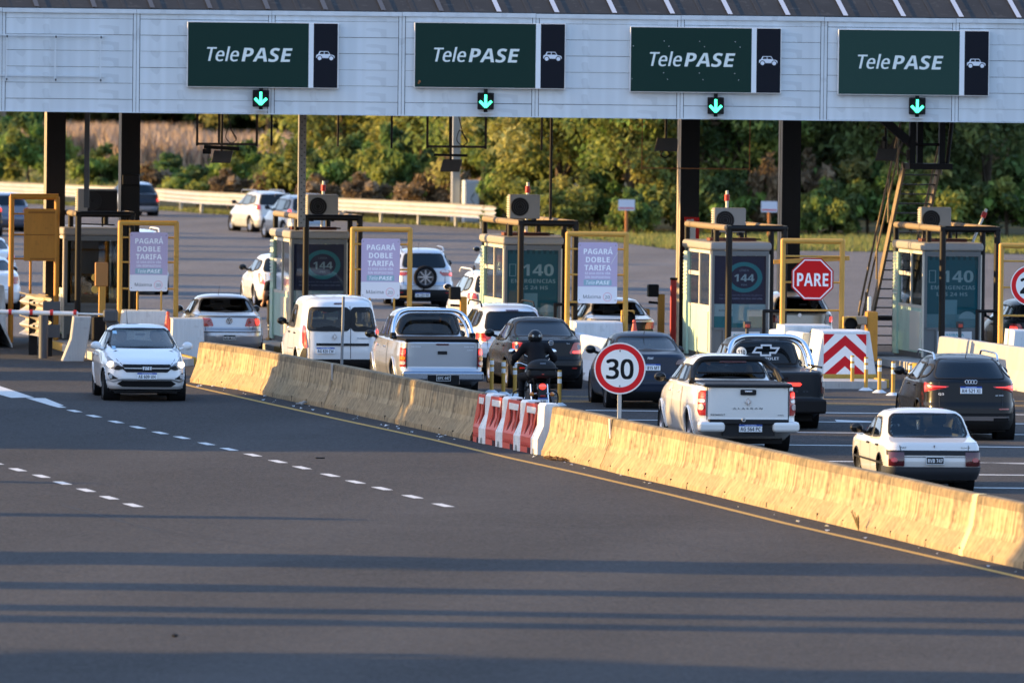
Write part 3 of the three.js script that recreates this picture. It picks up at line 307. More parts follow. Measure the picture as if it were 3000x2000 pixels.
// 2 silver saloon beside the second booth
{
  const H = 1.44, R = 2.2;
  car({ name: 'car', label: 'silver saloon with round red lit lamps beside the booth at the barrier start', category: 'car', at: [-6.62, -199.6], turn: 8, L: 4.4, W: 1.735, H, belt: 0.95, paint: silver, glass: M.darkTint, rear: sedanRear(R, H, 0.99, 1.52, 0.98), front: noseFront(-R, H, 0.72, 0.96, -1.0, -0.2), top: 0.74,
    windows: [['rear_window', 'rear', [[-0.7, 1.05], [0.7, 1.05], [0.56, 1.35], [-0.56, 1.35]]], ['windshield', 'front', [[-0.66, 1.0], [0.66, 1.0], [0.53, 1.32], [-0.53, 1.32]]], ...sideGlassSet([[[-0.7, 0.97], [0.25, 0.97], [0.25, 1.31], [-0.2, 1.31]], [[0.3, 0.97], [1.15, 0.99], [0.85, 1.31], [0.3, 1.31]]])],
    lines: [...sideDoors([-0.8, 0.28, 1.2], 0.3, 0.95), ['rear', [[-0.62, 1.0], [-0.55, 0.6], [0.55, 0.6], [0.62, 1.0]], 0.012]],
    bands: [['bumper_gap', [[-0.86, 0.585], [0.86, 0.585], [0.86, 0.61], [-0.86, 0.61]], M.darkGrey], ['plate_recess', [[-0.32, 0.4], [0.32, 0.4], [0.31, 0.55], [-0.31, 0.55]], silver, ['rear'], 0.016]],
    lamps: [['tail_light', 'rear', [[0.36, 0.73], [0.84, 0.73], [0.84, 0.92], [0.43, 0.92]], M.lensRed, 1], ['reverse_lamp', 'rear', [[0.4, 0.705], [0.55, 0.705], [0.55, 0.73], [0.4, 0.73]], M.lensClear, 1]],
    plateOff: 0.035, plate: [plate('NTD 953', 'old'), 0.47, 0.3, 0.13], antenna: [-0.1, 0.55, 0.2],
    more: (rt, s) => { for (const x of [-1, 1]) { let p = rearOf(s, 0.66 * x, 0.83, 0.02); part(rt, 'brake_lamp', disc(0.075, 0.02, ...p), M.lensLit); p = rearOf(s, 0.47 * x, 0.82, 0.02); part(rt, 'inner_lamp', xf(new THREE.TorusGeometry(0.05, 0.012, 6, 20), ...p), std([0.4, 0.2, 0.2], 0.4)); }
      const [b, p] = roundel(rt, s, 0, 0.86, 0.08); const c = (y) => p[1] + y, z = p[2] + 0.016; part(b, 'badge_letters', [[[-0.028, 0.06], [0, 0.01]], [[0.028, 0.06], [0, 0.01]], [[-0.055, 0.03], [-0.028, -0.055]], [[-0.028, -0.055], [0, 0.0]], [[0, 0.0], [0.028, -0.055]], [[0.028, -0.055], [0.055, 0.03]]].map(([a, e]) => bar([p[0] + a[0], c(a[1]), z], [p[0] + e[0], c(e[1]), z], 0.007, 5)), M.chrome); } });
}
// 3 white panel van with glazed rear doors
{
  const H = 1.82, R = 2.11;
  car({ name: 'van', label: 'small white van with two glazed rear doors behind the thin grey pole', category: 'van', at: [-3.73, -186.8], turn: 9, L: 4.22, W: 1.83, H, belt: 1.08, paint: white, glass: M.tint, top: 0.82, r: 0.32, spokes: 6, rim: M.darkGrey, seatZ: -0.5, mirrorMat: M.blackPlastic, handleMat: M.blackPlastic, mirrorZ: -0.75,
    rear: [[0.2, R - 0.2], [0.3, R - 0.06], [0.42, R - 0.01], [0.6, R], [1.05, R - 0.03], [1.3, R - 0.08], [1.58, R - 0.17], [1.7, R - 0.24], [1.76, R - 0.36], [1.8, R - 0.65], [1.82, R - 1.1]], front: noseFront(-R, H, 0.82, 1.08, -1.2, -0.45), nr: [[0.2, 7], [1.2, 7], [H, 4]],
    windows: [['rear_window', 'rear', [[-0.78, 1.06], [0.18, 1.06], [0.18, 1.57], [-0.72, 1.57]]], ['rear_window', 'rear', [[0.21, 1.06], [0.78, 1.06], [0.72, 1.57], [0.21, 1.57]]], ['windshield', 'front', [[-0.68, 1.12], [0.68, 1.12], [0.58, 1.62], [-0.58, 1.62]]], ...sideGlassSet([[[-0.95, 1.1], [-0.08, 1.1], [-0.08, 1.58], [-0.52, 1.58]], [[0.0, 1.1], [0.72, 1.1], [0.72, 1.58], [0.0, 1.58]]])], seal: 0.11,
    lines: [...sideDoors([-0.9, -0.04, 0.86], 0.32, 1.08), ['rear', [[0.195, 0.45], [0.195, 1.6]], 0.014], ['rear', [[-0.72, 0.45], [-0.72, 1.6]], 0.012], ['left', [[-0.1, 0.62], [1.75, 0.64]], 0.014]],
    bands: [['bumper', [[-1.25, 0.205], [1.25, 0.205], [1.22, 0.44], [-1.22, 0.44]], M.blackPlastic, ['rear'], 0.02], ['handle_strip', [[-0.56, 0.735], [0.6, 0.735], [0.6, 0.79], [-0.56, 0.79]], M.blackPlastic, ['rear'], 0.02]],
    lamps: [['tail_light', 'rear', [[0.75, 0.68], [0.86, 0.68], [0.95, 0.8], [0.97, 1.17], [0.84, 1.17]], M.lensRed, 1, 0.014], ['brake_lamp', 'rear', [[0.8, 1.0], [0.93, 1.0], [0.94, 1.1], [0.83, 1.1]], M.lensLit, 1, 0.02], ['corner_trim', 'rear', [[0.78, 0.44], [1.1, 0.44], [0.9, 0.68], [0.78, 0.68]], M.blackPlastic, 1, 0.012], ['high_brake_lamp', 'rear', [[-0.16, 1.64], [0.04, 1.64], [0.04, 1.67], [-0.16, 1.67]], M.lensDark, 0]],
    plate: [plate('AG 828 CW'), 0.63, 0.4, 0.13, -0.36],
    more: (rt, s) => { const p = rearOf(s, -0.16, 0.93, 0.02); part(rt, 'badge', xf(prism([[0, 0.075], [0.055, 0], [0, -0.075], [-0.055, 0], [0, 0.045], [-0.028, 0], [0, -0.045], [0.028, 0]].slice(0, 4), 0.012), ...p), M.alloy); part(rt, 'badge_hole', xf(prism([[0, 0.04], [0.028, 0], [0, -0.04], [-0.028, 0]], 0.004), p[0], p[1], p[2] + 0.011), white); decal(rt, s, 'model_name', 0.5, 0.9, 0.34, 0.05, lettering('KANGOO', 256, 40, '#9aa0a6')); } });
}
// pickups share a plan
function pickup(o) {
  const H = o.H, R = o.L / 2, dk = o.deck, cz = o.cabZ;
  return car({ cab: true, category: 'pickup truck', mirrorZ: cz - 1.95, belt: dk - 0.08, r: 0.37, tw: 0.26, axF: -R + 0.95, axR: R - 1.15, lip: 0.03, seatZ: cz - 1.6, handleZ: [cz - 1.35, cz - 0.35], spokes: 6,
    rear: [[0.2, R - 0.5], [0.36, R - 0.12], [0.4, R - 0.02], [0.56, R], [0.6, R - 0.05], [dk - 0.02, R - 0.04], [dk, R - 0.08], [dk + 0.012, cz + 0.05], [dk + 0.03, cz], [H - 0.16, cz - 0.16], [H - 0.07, cz - 0.24], [H - 0.02, cz - 0.5], [H, cz - 0.75]], front: noseFront(-R, H, 0.95, dk - 0.02, cz - 2.35, cz - 1.55),
    width: [[0.2, o.W * 0.43], [0.36, o.W * 0.475], [0.6, o.W * 0.5], [0.85, o.W * 0.497], [dk - 0.02, o.W * 0.475], [dk, o.W * 0.46], [dk + 0.03, o.W * 0.43], [H - 0.2, o.W * 0.37], [H - 0.1, o.W * 0.335], [H - 0.04, o.W * 0.27], [H, o.W * 0.17]], nr: [[0.2, 12], [dk, 12], [dk + 0.03, 7], [H, 4]], nf: [[0.2, 4.5], [dk, 5], [H, 4]],
    windows: [['rear_window', 'rear', [[-0.7, dk + 0.08], [0.7, dk + 0.08], [0.6, H - 0.13], [-0.6, H - 0.13]]], ['windshield', 'front', [[-0.64, dk + 0.05], [0.64, dk + 0.05], [0.54, H - 0.18], [-0.54, H - 0.18]]], ...sideGlassSet([[[cz - 2.05, dk + 0.02], [cz - 1.05, dk + 0.02], [cz - 1.05, H - 0.19], [cz - 1.55, H - 0.19]], [[cz - 0.98, dk + 0.02], [cz - 0.18, dk + 0.02], [cz - 0.25, H - 0.19], [cz - 0.98, H - 0.19]]])],
    lines: [...sideDoors([cz - 2.0, cz - 1.02, cz - 0.05], 0.42, dk), ['rear', [[-0.745, 0.6], [-0.745, dk - 0.02]], 0.016], ['rear', [[0.745, 0.6], [0.745, dk - 0.02]], 0.016], ['left', [[cz + 0.04, 0.42], [cz + 0.04, dk]], 0.03]], ...o });
}
const hoopBar = (w, y0, y1, z, lean, r, k = 0.2) => tube([[-w, y0, z + lean], [-w + 0.06, (y0 + y1) / 2, z + lean * 0.5], [-w + 0.16, y1 - 0.1, z + 0.02], [-w + 0.16 + k, y1, z], [0, y1 + 0.01, z], [w - 0.16 - k, y1, z], [w - 0.16, y1 - 0.1, z + 0.02], [w - 0.06, (y0 + y1) / 2, z + lean * 0.5], [w, y0, z + lean]], r, 60, 10);
// 4 silver pickup with chrome hoop
pickup({ name: 'pickup_truck', label: 'silver double cab pickup truck with a chrome roll hoop and red amber tail lamps', at: [-1.44, -177.2], turn: 9, L: 5.26, W: 1.8, H: 1.8, deck: 1.17, cabZ: 0.62, paint: paint([0.45, 0.47, 0.5], 0.6, 0.3), glass: M.darkTint, mirrorMat: M.blackPlastic, handleMat: M.chrome,
  lamps: [['tail_light', 'rear', [[0.76, 0.64], [0.93, 0.64], [0.95, 1.03], [0.76, 1.03]], M.lensRed, 1, 0.018, 1], ['brake_lamp', 'rear', [[0.77, 0.89], [0.93, 0.89], [0.93, 1.01], [0.77, 1.01]], M.lensLit, 1, 0.026], ['amber_lamp', 'rear', [[0.77, 0.78], [0.93, 0.78], [0.93, 0.86], [0.77, 0.86]], M.lensAmber, 1, 0.025], ['reverse_lamp', 'rear', [[0.77, 0.68], [0.93, 0.68], [0.93, 0.755], [0.77, 0.755]], M.lensClear, 1, 0.025], ['high_brake_lamp', 'rear', [[-0.14, 1.09], [0.14, 1.09], [0.14, 1.125], [-0.14, 1.125]], M.lensDark, 0]],
  plate: [plate('GYC 447', 'old'), 0.42, 0.3, 0.13], plateOff: 0.19,
  more: (rt, s) => { const R = 2.63; const bm = part(rt, 'rear_bumper', [rbox(1.72, 0.2, 0.2, 0.05, 0, 0.45, R + 0.03), rbox(0.7, 0.18, 0.12, 0.03, 0, 0.36, R + 0.07)], std([0.3, 0.34, 0.4], 0.25, 0.9)); part(bm, 'bumper_centre', box(0.66, 0.19, 0.03, 0, 0.38, R + 0.125), M.black);
    part(rt, 'roll_hoop', [hoopBar(0.86, 1.2, 1.76, 0.85, 0.42, 0.042), hoopBar(0.8, 1.2, 1.7, 0.72, 0.2, 0.03)], M.chrome); part(rt, 'tonneau_cover', rbox(1.56, 0.07, 1.86, 0.03, 0, 1.185, 1.66), M.rubber); part(rt, 'hoop_base', [-0.84, 0.84].map((x) => rbox(0.12, 0.14, 0.2, 0.03, x, 1.24, 1.2)), M.black);
    const p = rearOf(s, 0, 0.94, 0.02); part(rt, 'tailgate_handle', [rbox(0.2, 0.07, 0.03, 0.012, 0, 0.935, p[2])], M.blackPlastic); decal(rt, s, 'brand_name', -0.56, 1.06, 0.22, 0.035, lettering('TOYOTA', 192, 32, '#e6eaee')); decal(rt, s, 'model_name', 0.56, 1.06, 0.22, 0.04, lettering('HILUX', 192, 36, '#e6eaee')); decal(rt, s, 'grade_name', 0.58, 0.99, 0.14, 0.03, lettering('SRV', 96, 24, '#e6eaee')); } });
// 9 white pickup nearest the gap in the barrier
pickup({ name: 'pickup_truck', label: 'white double cab pickup truck with a black styling bar, beside the round thirty sign', at: [4.27, -153.4], turn: 8, L: 5.3, W: 1.85, H: 1.7, deck: 1.2, cabZ: 0.66, paint: paint([0.72, 0.72, 0.69], 0, 0.3), glass: M.darkTint, mirrorMat: M.blackPlastic, rim: M.alloy,
  lamps: [['tail_light', 'rear', [[0.765, 0.68], [0.9, 0.68], [0.97, 0.76], [0.97, 1.08], [0.88, 1.13], [0.765, 1.13]], M.lensRed, 1, 0.018, 1], ['brake_lamp', 'rear', [[0.78, 1.0], [0.95, 1.0], [0.93, 1.1], [0.78, 1.1]], M.lensLit, 1, 0.026], ['reverse_lamp', 'rear', [[0.775, 0.91], [0.95, 0.91], [0.95, 0.98], [0.775, 0.98]], M.lensClear, 1, 0.025], ['lower_lamp', 'rear', [[0.8, 0.78], [0.95, 0.78], [0.95, 0.88], [0.8, 0.88]], std([0.45, 0.4, 0.4], 0.25, 0.5), 1, 0.026]],
  plate: [plate('AG 564 PC'), 0.46, 0.42, 0.135, 0.03], plateOff: 0.1,
  more: (rt, s) => { const R = 2.65; part(rt, 'bumper_corner', [-1, 1].map((x) => rbox(0.5, 0.2, 0.22, 0.07, x * 0.68, 0.48, R + 0.02)), paint([0.72, 0.72, 0.69], 0, 0.3)); part(rt, 'bumper_centre', [rbox(1.46, 0.09, 0.16, 0.02, 0, 0.57, R + 0.02), box(0.95, 0.24, 0.12, 0, 0.44, R)], M.blackPlastic); part(rt, 'tow_eye', xf(new THREE.TorusGeometry(0.03, 0.009, 6, 16), -0.1, 0.61, R + 0.11), M.galv);
    part(rt, 'styling_bar', [hoopBar(0.83, 1.22, 1.63, 0.86, 0.5, 0.055, 0.14), ...[-1, 1].map((x) => beam([x * 0.83, 1.24, 1.4], [x * 0.76, 1.45, 0.98], 0.05, 0.16))], M.blackPlastic); part(rt, 'high_brake_lamp', rbox(0.5, 0.035, 0.03, 0.012, 0, 1.585, 0.9), M.lensDark); part(rt, 'window_rail', bar([-0.62, 1.38, 0.72], [0.62, 1.38, 0.72], 0.018, 8), M.black);
    part(rt, 'bed_cover', [rbox(1.6, 0.06, 1.86, 0.025, 0, 1.22, 1.68), rbox(1.62, 0.05, 0.06, 0.02, 0, 1.215, R - 0.02)], M.blackPlastic); part(rt, 'bed_rail', [-0.79, 0.79].map((x) => bar([x, 1.235, 0.8], [x, 1.235, 2.55], 0.025, 8)), M.chrome);
    const h = part(rt, 'tailgate_handle', rbox(0.29, 0.1, 0.04, 0.03, 0, 1.1, R - 0.02), M.blackPlastic); part(h, 'chrome_grip', rbox(0.14, 0.035, 0.03, 0.01, -0.0, 1.115, R + 0.005), M.chrome);
    const p = rearOf(s, 0, 0.93, 0.02), dia = [[0, 0.07], [0.052, 0], [0, -0.07], [-0.052, 0]]; const b = part(rt, 'badge', xf(prism(dia, 0.014, 0.003), ...p), M.chrome); part(b, 'badge_hole', xf(prism([[0.004, 0.04], [0.02, 0], [-0.004, -0.04], [-0.02, 0]], 0.006), p[0], p[1], p[2] + 0.014), white);
    decal(rt, s, 'model_name', 0, 0.81, 0.58, 0.042, lettering('A L A S K A N', 512, 44, '#5c6468')); decal(rt, s, 'brand_name', -0.55, 0.695, 0.28, 0.042, lettering('RENAULT', 256, 44, '#2c3236')); decal(rt, s, 'grade_name', 0.6, 0.69, 0.12, 0.03, lettering('ICONIC', 128, 30, '#2c3236')); } });
// 10 dark old pickup with white decals on its rear window
pickup({ name: 'pickup_truck', label: 'dark old pickup truck with white emblem on its rear window, behind the white pickup', at: [5.2, -163.4], turn: 8, L: 5.2, W: 1.76, H: 1.74, deck: 1.12, cabZ: 0.6, paint: charcoal, glass: M.blackGlass, spokes: 5, mirrorMat: M.blackPlastic,
  lamps: [['tail_light', 'rear', [[0.77, 0.7], [0.93, 0.7], [0.93, 1.06], [0.77, 1.06]], M.lensDark, 1, 0.018, 1], ['reverse_lamp', 'rear', [[0.78, 0.82], [0.92, 0.82], [0.92, 0.93], [0.78, 0.93]], std([0.16, 0.15, 0.15], 0.3), 1, 0.025]],
  more: (rt, s) => { const R = 2.6; part(rt, 'rear_bumper', rbox(1.7, 0.28, 0.2, 0.05, 0, 0.46, R), M.black); part(rt, 'red_strip', s.patch('rear', [[-0.62, 0.84], [0.34, 0.84], [0.38, 0.88], [0.34, 0.91], [-0.62, 0.91]], 0.02, 0.02), M.lensLit); part(rt, 'tailgate_handle', rbox(0.22, 0.06, 0.03, 0.01, 0, 1.0, R - 0.03), M.black); decal(rt, s, 'tailgate_lettering', 0.28, 0.74, 0.5, 0.07, lettering('S 1 0', 256, 48, '#3a4046'));
    part(rt, 'roll_hoop', [hoopBar(0.84, 1.15, 1.73, 0.84, 0.3, 0.05, 0.22), hoopBar(0.78, 1.15, 1.68, 0.7, 0.14, 0.035, 0.2)], M.chrome); part(rt, 'hoop_lamp', [-0.8, 0.8].map((x) => rbox(0.12, 0.1, 0.08, 0.03, x, 1.46, 0.96)), M.darkGrey); part(rt, 'bed_rail', [-0.78, 0.78].map((x) => bar([x, 1.2, 1.0], [x, 1.2, 2.45], 0.02, 8)), M.black);
    const e = decal(rt, s, 'window_emblem', 0.02, 1.46, 0.56, 0.24, print(256, 110, (x) => { x.clearRect(0, 0, 256, 110); x.strokeStyle = '#d3d8dc'; x.lineWidth = 15; x.beginPath(); for (const [a, b] of [[92, 12], [176, 12], [176, 36], [244, 36], [214, 78], [166, 78], [166, 100], [82, 100], [82, 76], [14, 76], [44, 34], [92, 34]]) x.lineTo(a, b); x.closePath(); x.stroke(); }, { alpha: true }), 'rear', 0.03); void e;
    decal(rt, s, 'window_lettering', 0.02, 1.3, 0.54, 0.085, lettering('CHEVROLET', 320, 50, '#cfd4d8'), 'rear', 0.03); decal(rt, s, 'window_number', -0.45, 1.42, 0.19, 0.2, print(128, 128, (x) => { x.clearRect(0, 0, 128, 128); x.fillStyle = '#d8dcd8'; x.beginPath(); x.arc(64, 64, 62, 0, 7); x.fill(); fit(x, '110', 64, 66, 92, 74, true, '#1a1e22'); }, { alpha: true }), 'rear', 0.03); } });
// generic tall and low bodies
function hatch(o) { const H = o.H, R = o.L / 2, belt = o.belt ?? H - 0.53; return car({ category: 'car', rear: hatchRear(R, H, belt, o.roofR ?? R - 0.42, o.tail), front: noseFront(-R, H, o.noseY ?? 0.78, belt, o.cowlZ ?? -R + 1.05, o.roofF ?? -R + 1.85), belt,
  windows: [['rear_window', 'rear', o.rearWin ?? [[-0.68, belt + 0.04], [0.68, belt + 0.04], [0.57, H - 0.12], [-0.57, H - 0.12]]], ['windshield', 'front', [[-0.66, belt + 0.06], [0.66, belt + 0.06], [0.53, H - 0.15], [-0.53, H - 0.15]]], ...sideGlassSet(o.sideWin ?? [[[-R + 1.25, belt + 0.02], [0.12, belt + 0.02], [0.12, H - 0.16], [-R + 1.85, H - 0.16]], [[0.18, belt + 0.02], [R - 1.0, belt + 0.02], [R - 1.02, H - 0.16], [0.18, H - 0.16]], [[R - 0.94, belt + 0.05], [R - 0.5, belt + 0.1], [R - 0.66, H - 0.18], [R - 0.96, H - 0.17]]])],
  lines: [...sideDoors([-R + 1.2, 0.15, R - 0.98], 0.32, belt), ['rear', [[-0.6, belt], [-0.6, 0.62], [0.6, 0.62], [0.6, belt]], 0.012], ...(o.moreLines ?? [])], ...o, ...(o.windows2 ? { windows: o.windows2 } : {}) }); }
function sedan(o) { const H = o.H, R = o.L / 2, belt = o.belt ?? 0.97, dk = o.deck ?? 1.04; return car({ category: 'car', belt, rear: sedanRear(R, H, dk, o.glassZ ?? R - 0.66, o.roofR ?? R - 1.2), front: noseFront(-R, H, 0.74, belt + 0.01, -R + 1.15, -R + 1.95),
  windows: [['rear_window', 'rear', o.rearWin ?? [[-0.68, dk + 0.06], [0.68, dk + 0.06], [0.55, H - 0.1], [-0.55, H - 0.1]]], ['windshield', 'front', [[-0.66, belt + 0.06], [0.66, belt + 0.06], [0.53, H - 0.14], [-0.53, H - 0.14]]], ...sideGlassSet([[[-R + 1.3, belt + 0.01], [0.18, belt + 0.01], [0.18, H - 0.15], [-R + 1.95, H - 0.15]], [[0.24, belt + 0.01], [R - 1.02, belt + 0.04], [R - 1.3, H - 0.15], [0.24, H - 0.15]]])],
  lines: [...sideDoors([-R + 1.25, 0.21, R - 1.05], 0.3, belt), ['rear', [[-0.58, dk], [-0.55, 0.58], [0.55, 0.58], [0.58, dk]], 0.012]], ...o }); }
// 5 white crossover hidden between pickup and dark saloon
hatch({ name: 'car', label: 'white crossover with black roof rails between the silver pickup and the black saloon', at: [0.06, -189.6], turn: 9, L: 4.3, W: 1.8, H: 1.6, belt: 1.02, paint: paint([0.62, 0.64, 0.66], 0.1, 0.3), rails: [-0.8, 1.15, 0.6], railMat: M.black, antenna: [0, 1.0, 0.2], rearWin: [[-0.66, 1.02], [0.66, 1.02], [0.58, 1.43], [-0.58, 1.43]],
  lamps: [['tail_light', 'rear', [[0.5, 0.86], [0.62, 0.78], [0.95, 0.78], [0.95, 0.96], [0.6, 0.96]], M.lensRed, 1], ['brake_lamp', 'rear', [[0.62, 0.79], [0.92, 0.79], [0.92, 0.835], [0.64, 0.84]], M.lensLit, 1, 0.022]], bands: [['high_brake_lamp', [[-0.14, 1.45], [0.14, 1.45], [0.14, 1.475], [-0.14, 1.475]], M.lensDark, ['rear'], 0.03], ['bumper', [[-1, 0.205], [1, 0.205], [0.98, 0.42], [-0.98, 0.42]], M.blackPlastic]], extra: [['wiper', (s) => wiper(s, -0.1, 1.06), M.black]] });
// 6 black saloon
sedan({ name: 'car', label: 'black saloon with slanted red lamps directly ahead of the motorcyclist', at: [0.8, -182.4], turn: 8.5, L: 4.3, W: 1.68, H: 1.5, deck: 1.06, belt: 1.0, paint: blackPaint, glass: M.blackGlass, spokes: 8, rearWin: [[-0.69, 1.12], [0.69, 1.12], [0.55, 1.42], [-0.55, 1.42]],
  lamps: [['tail_light', 'rear', [[0.44, 0.76], [0.85, 0.76], [0.86, 1.0], [0.56, 1.0]], M.lensRed, 1], ['brake_lamp', 'rear', [[0.52, 0.77], [0.82, 0.77], [0.82, 0.83], [0.52, 0.82]], M.lensLit, 1, 0.022], ['reflector', 'rear', [[0.5, 0.44], [0.64, 0.44], [0.64, 0.47], [0.5, 0.47]], M.lensRed, 1]], bands: [['bumper_gap', [[-0.8, 0.63], [0.8, 0.63], [0.8, 0.645], [-0.8, 0.645]], M.black]],
  more: (rt, s) => { for (const x of [-1, 1]) { const p = rearOf(s, 0.68 * x, 0.9, 0.02); part(rt, 'reverse_lamp', disc(0.055, 0.02, ...p), M.lensClear); } const [b, p] = roundel(rt, s, 0.05, 0.99, 0.052); part(b, 'badge_letters', box(0.07, 0.035, 0.01, p[0], p[1], p[2] + 0.013), lettering('FIAT', 96, 48, '#cfd6dc')); decal(rt, s, 'engine_size', 0.42, 0.98, 0.08, 0.03, lettering('1.4', 64, 24, '#cfd6dc')); } });
// 8 dark blue saloon behind the round sign
sedan({ name: 'car', label: 'dark blue saloon partly behind the round thirty sign', at: [2.82, -172.5], turn: 6, L: 4.36, W: 1.73, H: 1.52, deck: 1.12, belt: 1.0, paint: navy, glass: M.darkTint, spokes: 10, rim: M.darkGrey, mirrorMat: M.blackPlastic, rearWin: [[-0.7, 1.17], [0.7, 1.17], [0.56, 1.43], [-0.56, 1.43]], antenna: [0, 0.9, 0.08],
  lamps: [['tail_light', 'rear', [[0.5, 0.9], [0.86, 0.88], [0.88, 1.04], [0.56, 1.0]], M.lensDark, 1]], plate: [plate('AF 815 MT'), 0.85], bands: [['bumper', [[-1, 0.205], [1, 0.205], [0.96, 0.36], [-0.96, 0.36]], M.blackPlastic]],
  more: (rt, s) => { decal(rt, s, 'badge', 0, 1.03, 0.13, 0.065, lettering('FIAT', 128, 64, '#dfe5ea')); } });
// 11 black SUV far right
hatch({ name: 'car', label: 'black sport utility car with wide red lamps, right of the chevron block', at: [8.62, -159.6], turn: 5, L: 4.48, W: 1.86, H: 1.58, belt: 1.1, tail: 0.05, roofR: 1.72, paint: blackPaint, glass: M.blackGlass, r: 0.35, tw: 0.25, spokes: 10, rails: [-0.9, 1.45, 0.6], railMat: M.chrome, antenna: [0, 1.35, 0.06], rearWin: [[-0.72, 1.16], [0.72, 1.16], [0.6, 1.51], [-0.6, 1.51]],
  lamps: [['tail_light', 'rear', [[0.4, 1.02], [0.45, 0.99], [0.98, 0.89], [1.0, 1.08], [0.9, 1.08], [0.8, 1.04]], M.lensRed, 1, 0.016], ['brake_lamp', 'rear', [[0.44, 1.005], [0.72, 0.985], [0.96, 0.93], [0.96, 1.03], [0.74, 1.025]], M.lensLit, 1, 0.024], ['reflector', 'rear', [[0.52, 0.585], [0.76, 0.585], [0.76, 0.61], [0.52, 0.61]], M.lensRed, 1]],
  bands: [['bumper', [[-1.05, 0.205], [1.05, 0.205], [1.02, 0.5], [-1.02, 0.5]], M.blackPlastic], ['skid_plate', [[-0.74, 0.38], [0.74, 0.38], [0.74, 0.46], [-0.74, 0.46]], M.alloy, ['rear'], 0.03], ['exhaust_trim', [[0.42, 0.36], [0.72, 0.36], [0.72, 0.43], [0.42, 0.43]], M.black, ['rear'], 0.04]], plate: [plate('AH 521 XI'), 0.95, 0.41, 0.135],
  more: (rt, s) => { const p = rearOf(s, 0, 1.1, 0.022); part(rt, 'badge', [-0.081, -0.027, 0.027, 0.081].map((x) => xf(new THREE.TorusGeometry(0.033, 0.0065, 6, 20), x, p[1], p[2])), M.chrome); decal(rt, s, 'model_name', -0.56, 0.87, 0.12, 0.06, lettering('Q3', 96, 48, '#cfd6dc')); decal(rt, s, 'grade_name', 0.54, 0.85, 0.17, 0.035, lettering('40 TFSI', 160, 32, '#cfd6dc')); } });
// 12 old white saloon nearest the camera
sedan({ name: 'car', label: 'old white boxy saloon with a dark grey bumper, nearest car beyond the sunlit barrier', at: [6.98, -140.1], turn: 7, L: 4.03, W: 1.58, H: 1.33, deck: 0.83, belt: 0.84, top: 0.82, old: 1, glassZ: 1.36, roofR: 1.0, paint: oldWhite, glass: M.tint, r: 0.28, tw: 0.17, spokes: 12, rim: M.darkGrey, lipMat: M.blackPlastic, mirrorMat: M.blackPlastic, handleMat: M.black, mirrorZ: -0.6, seatZ: -0.1, rearWin: [[-0.67, 0.885], [0.67, 0.885], [0.58, 1.255], [-0.58, 1.255]], nr: [[0.2, 16], [0.8, 16], [0.9, 12], [1.2, 9], [1.33, 6]], nf: [[0.2, 10], [0.84, 9], [1.33, 6]], seal: 0.03,
  bands: [['bumper', [[-1.2, 0.205], [1.2, 0.205], [1.2, 0.42], [-1.2, 0.42]], darkBumper, ['rear'], 0.03], ['trim_strip', [[-0.86, 0.61], [0.86, 0.61], [0.86, 0.69], [-0.86, 0.69]], M.blackPlastic, ['rear'], 0.012], ['side_moulding', [[-1.5, 0.44], [1.5, 0.44], [1.5, 0.475], [-1.5, 0.475]], M.blackPlastic, ['left', 'right'], 0.012]],
  lamps: [['tail_light', 'rear', [[0.51, 0.43], [0.78, 0.43], [0.78, 0.66], [0.51, 0.66]], M.lensDark, 1, 0.018, 1], ['brake_lamp', 'rear', [[0.62, 0.5], [0.72, 0.5], [0.72, 0.57], [0.62, 0.57]], M.lensRed, 1, 0.024]],
  plate: [plate('RVB 747', 'old'), 0.525, 0.3, 0.13], more: (rt, s) => { decal(rt, s, 'brand_name', -0.52, 0.735, 0.12, 0.034, lettering('FIAT', 96, 28, '#2a3036')); decal(rt, s, 'model_name', 0.52, 0.735, 0.17, 0.034, lettering('Duna SX', 160, 32, '#6a6048', false)); const p = rearOf(s, 0, 0.75, 0.012); part(rt, 'boot_lock', xf(prism([[-0.014, 0.02], [0.014, 0.02], [0, -0.025]], 0.012), ...p), M.darkGrey); } });
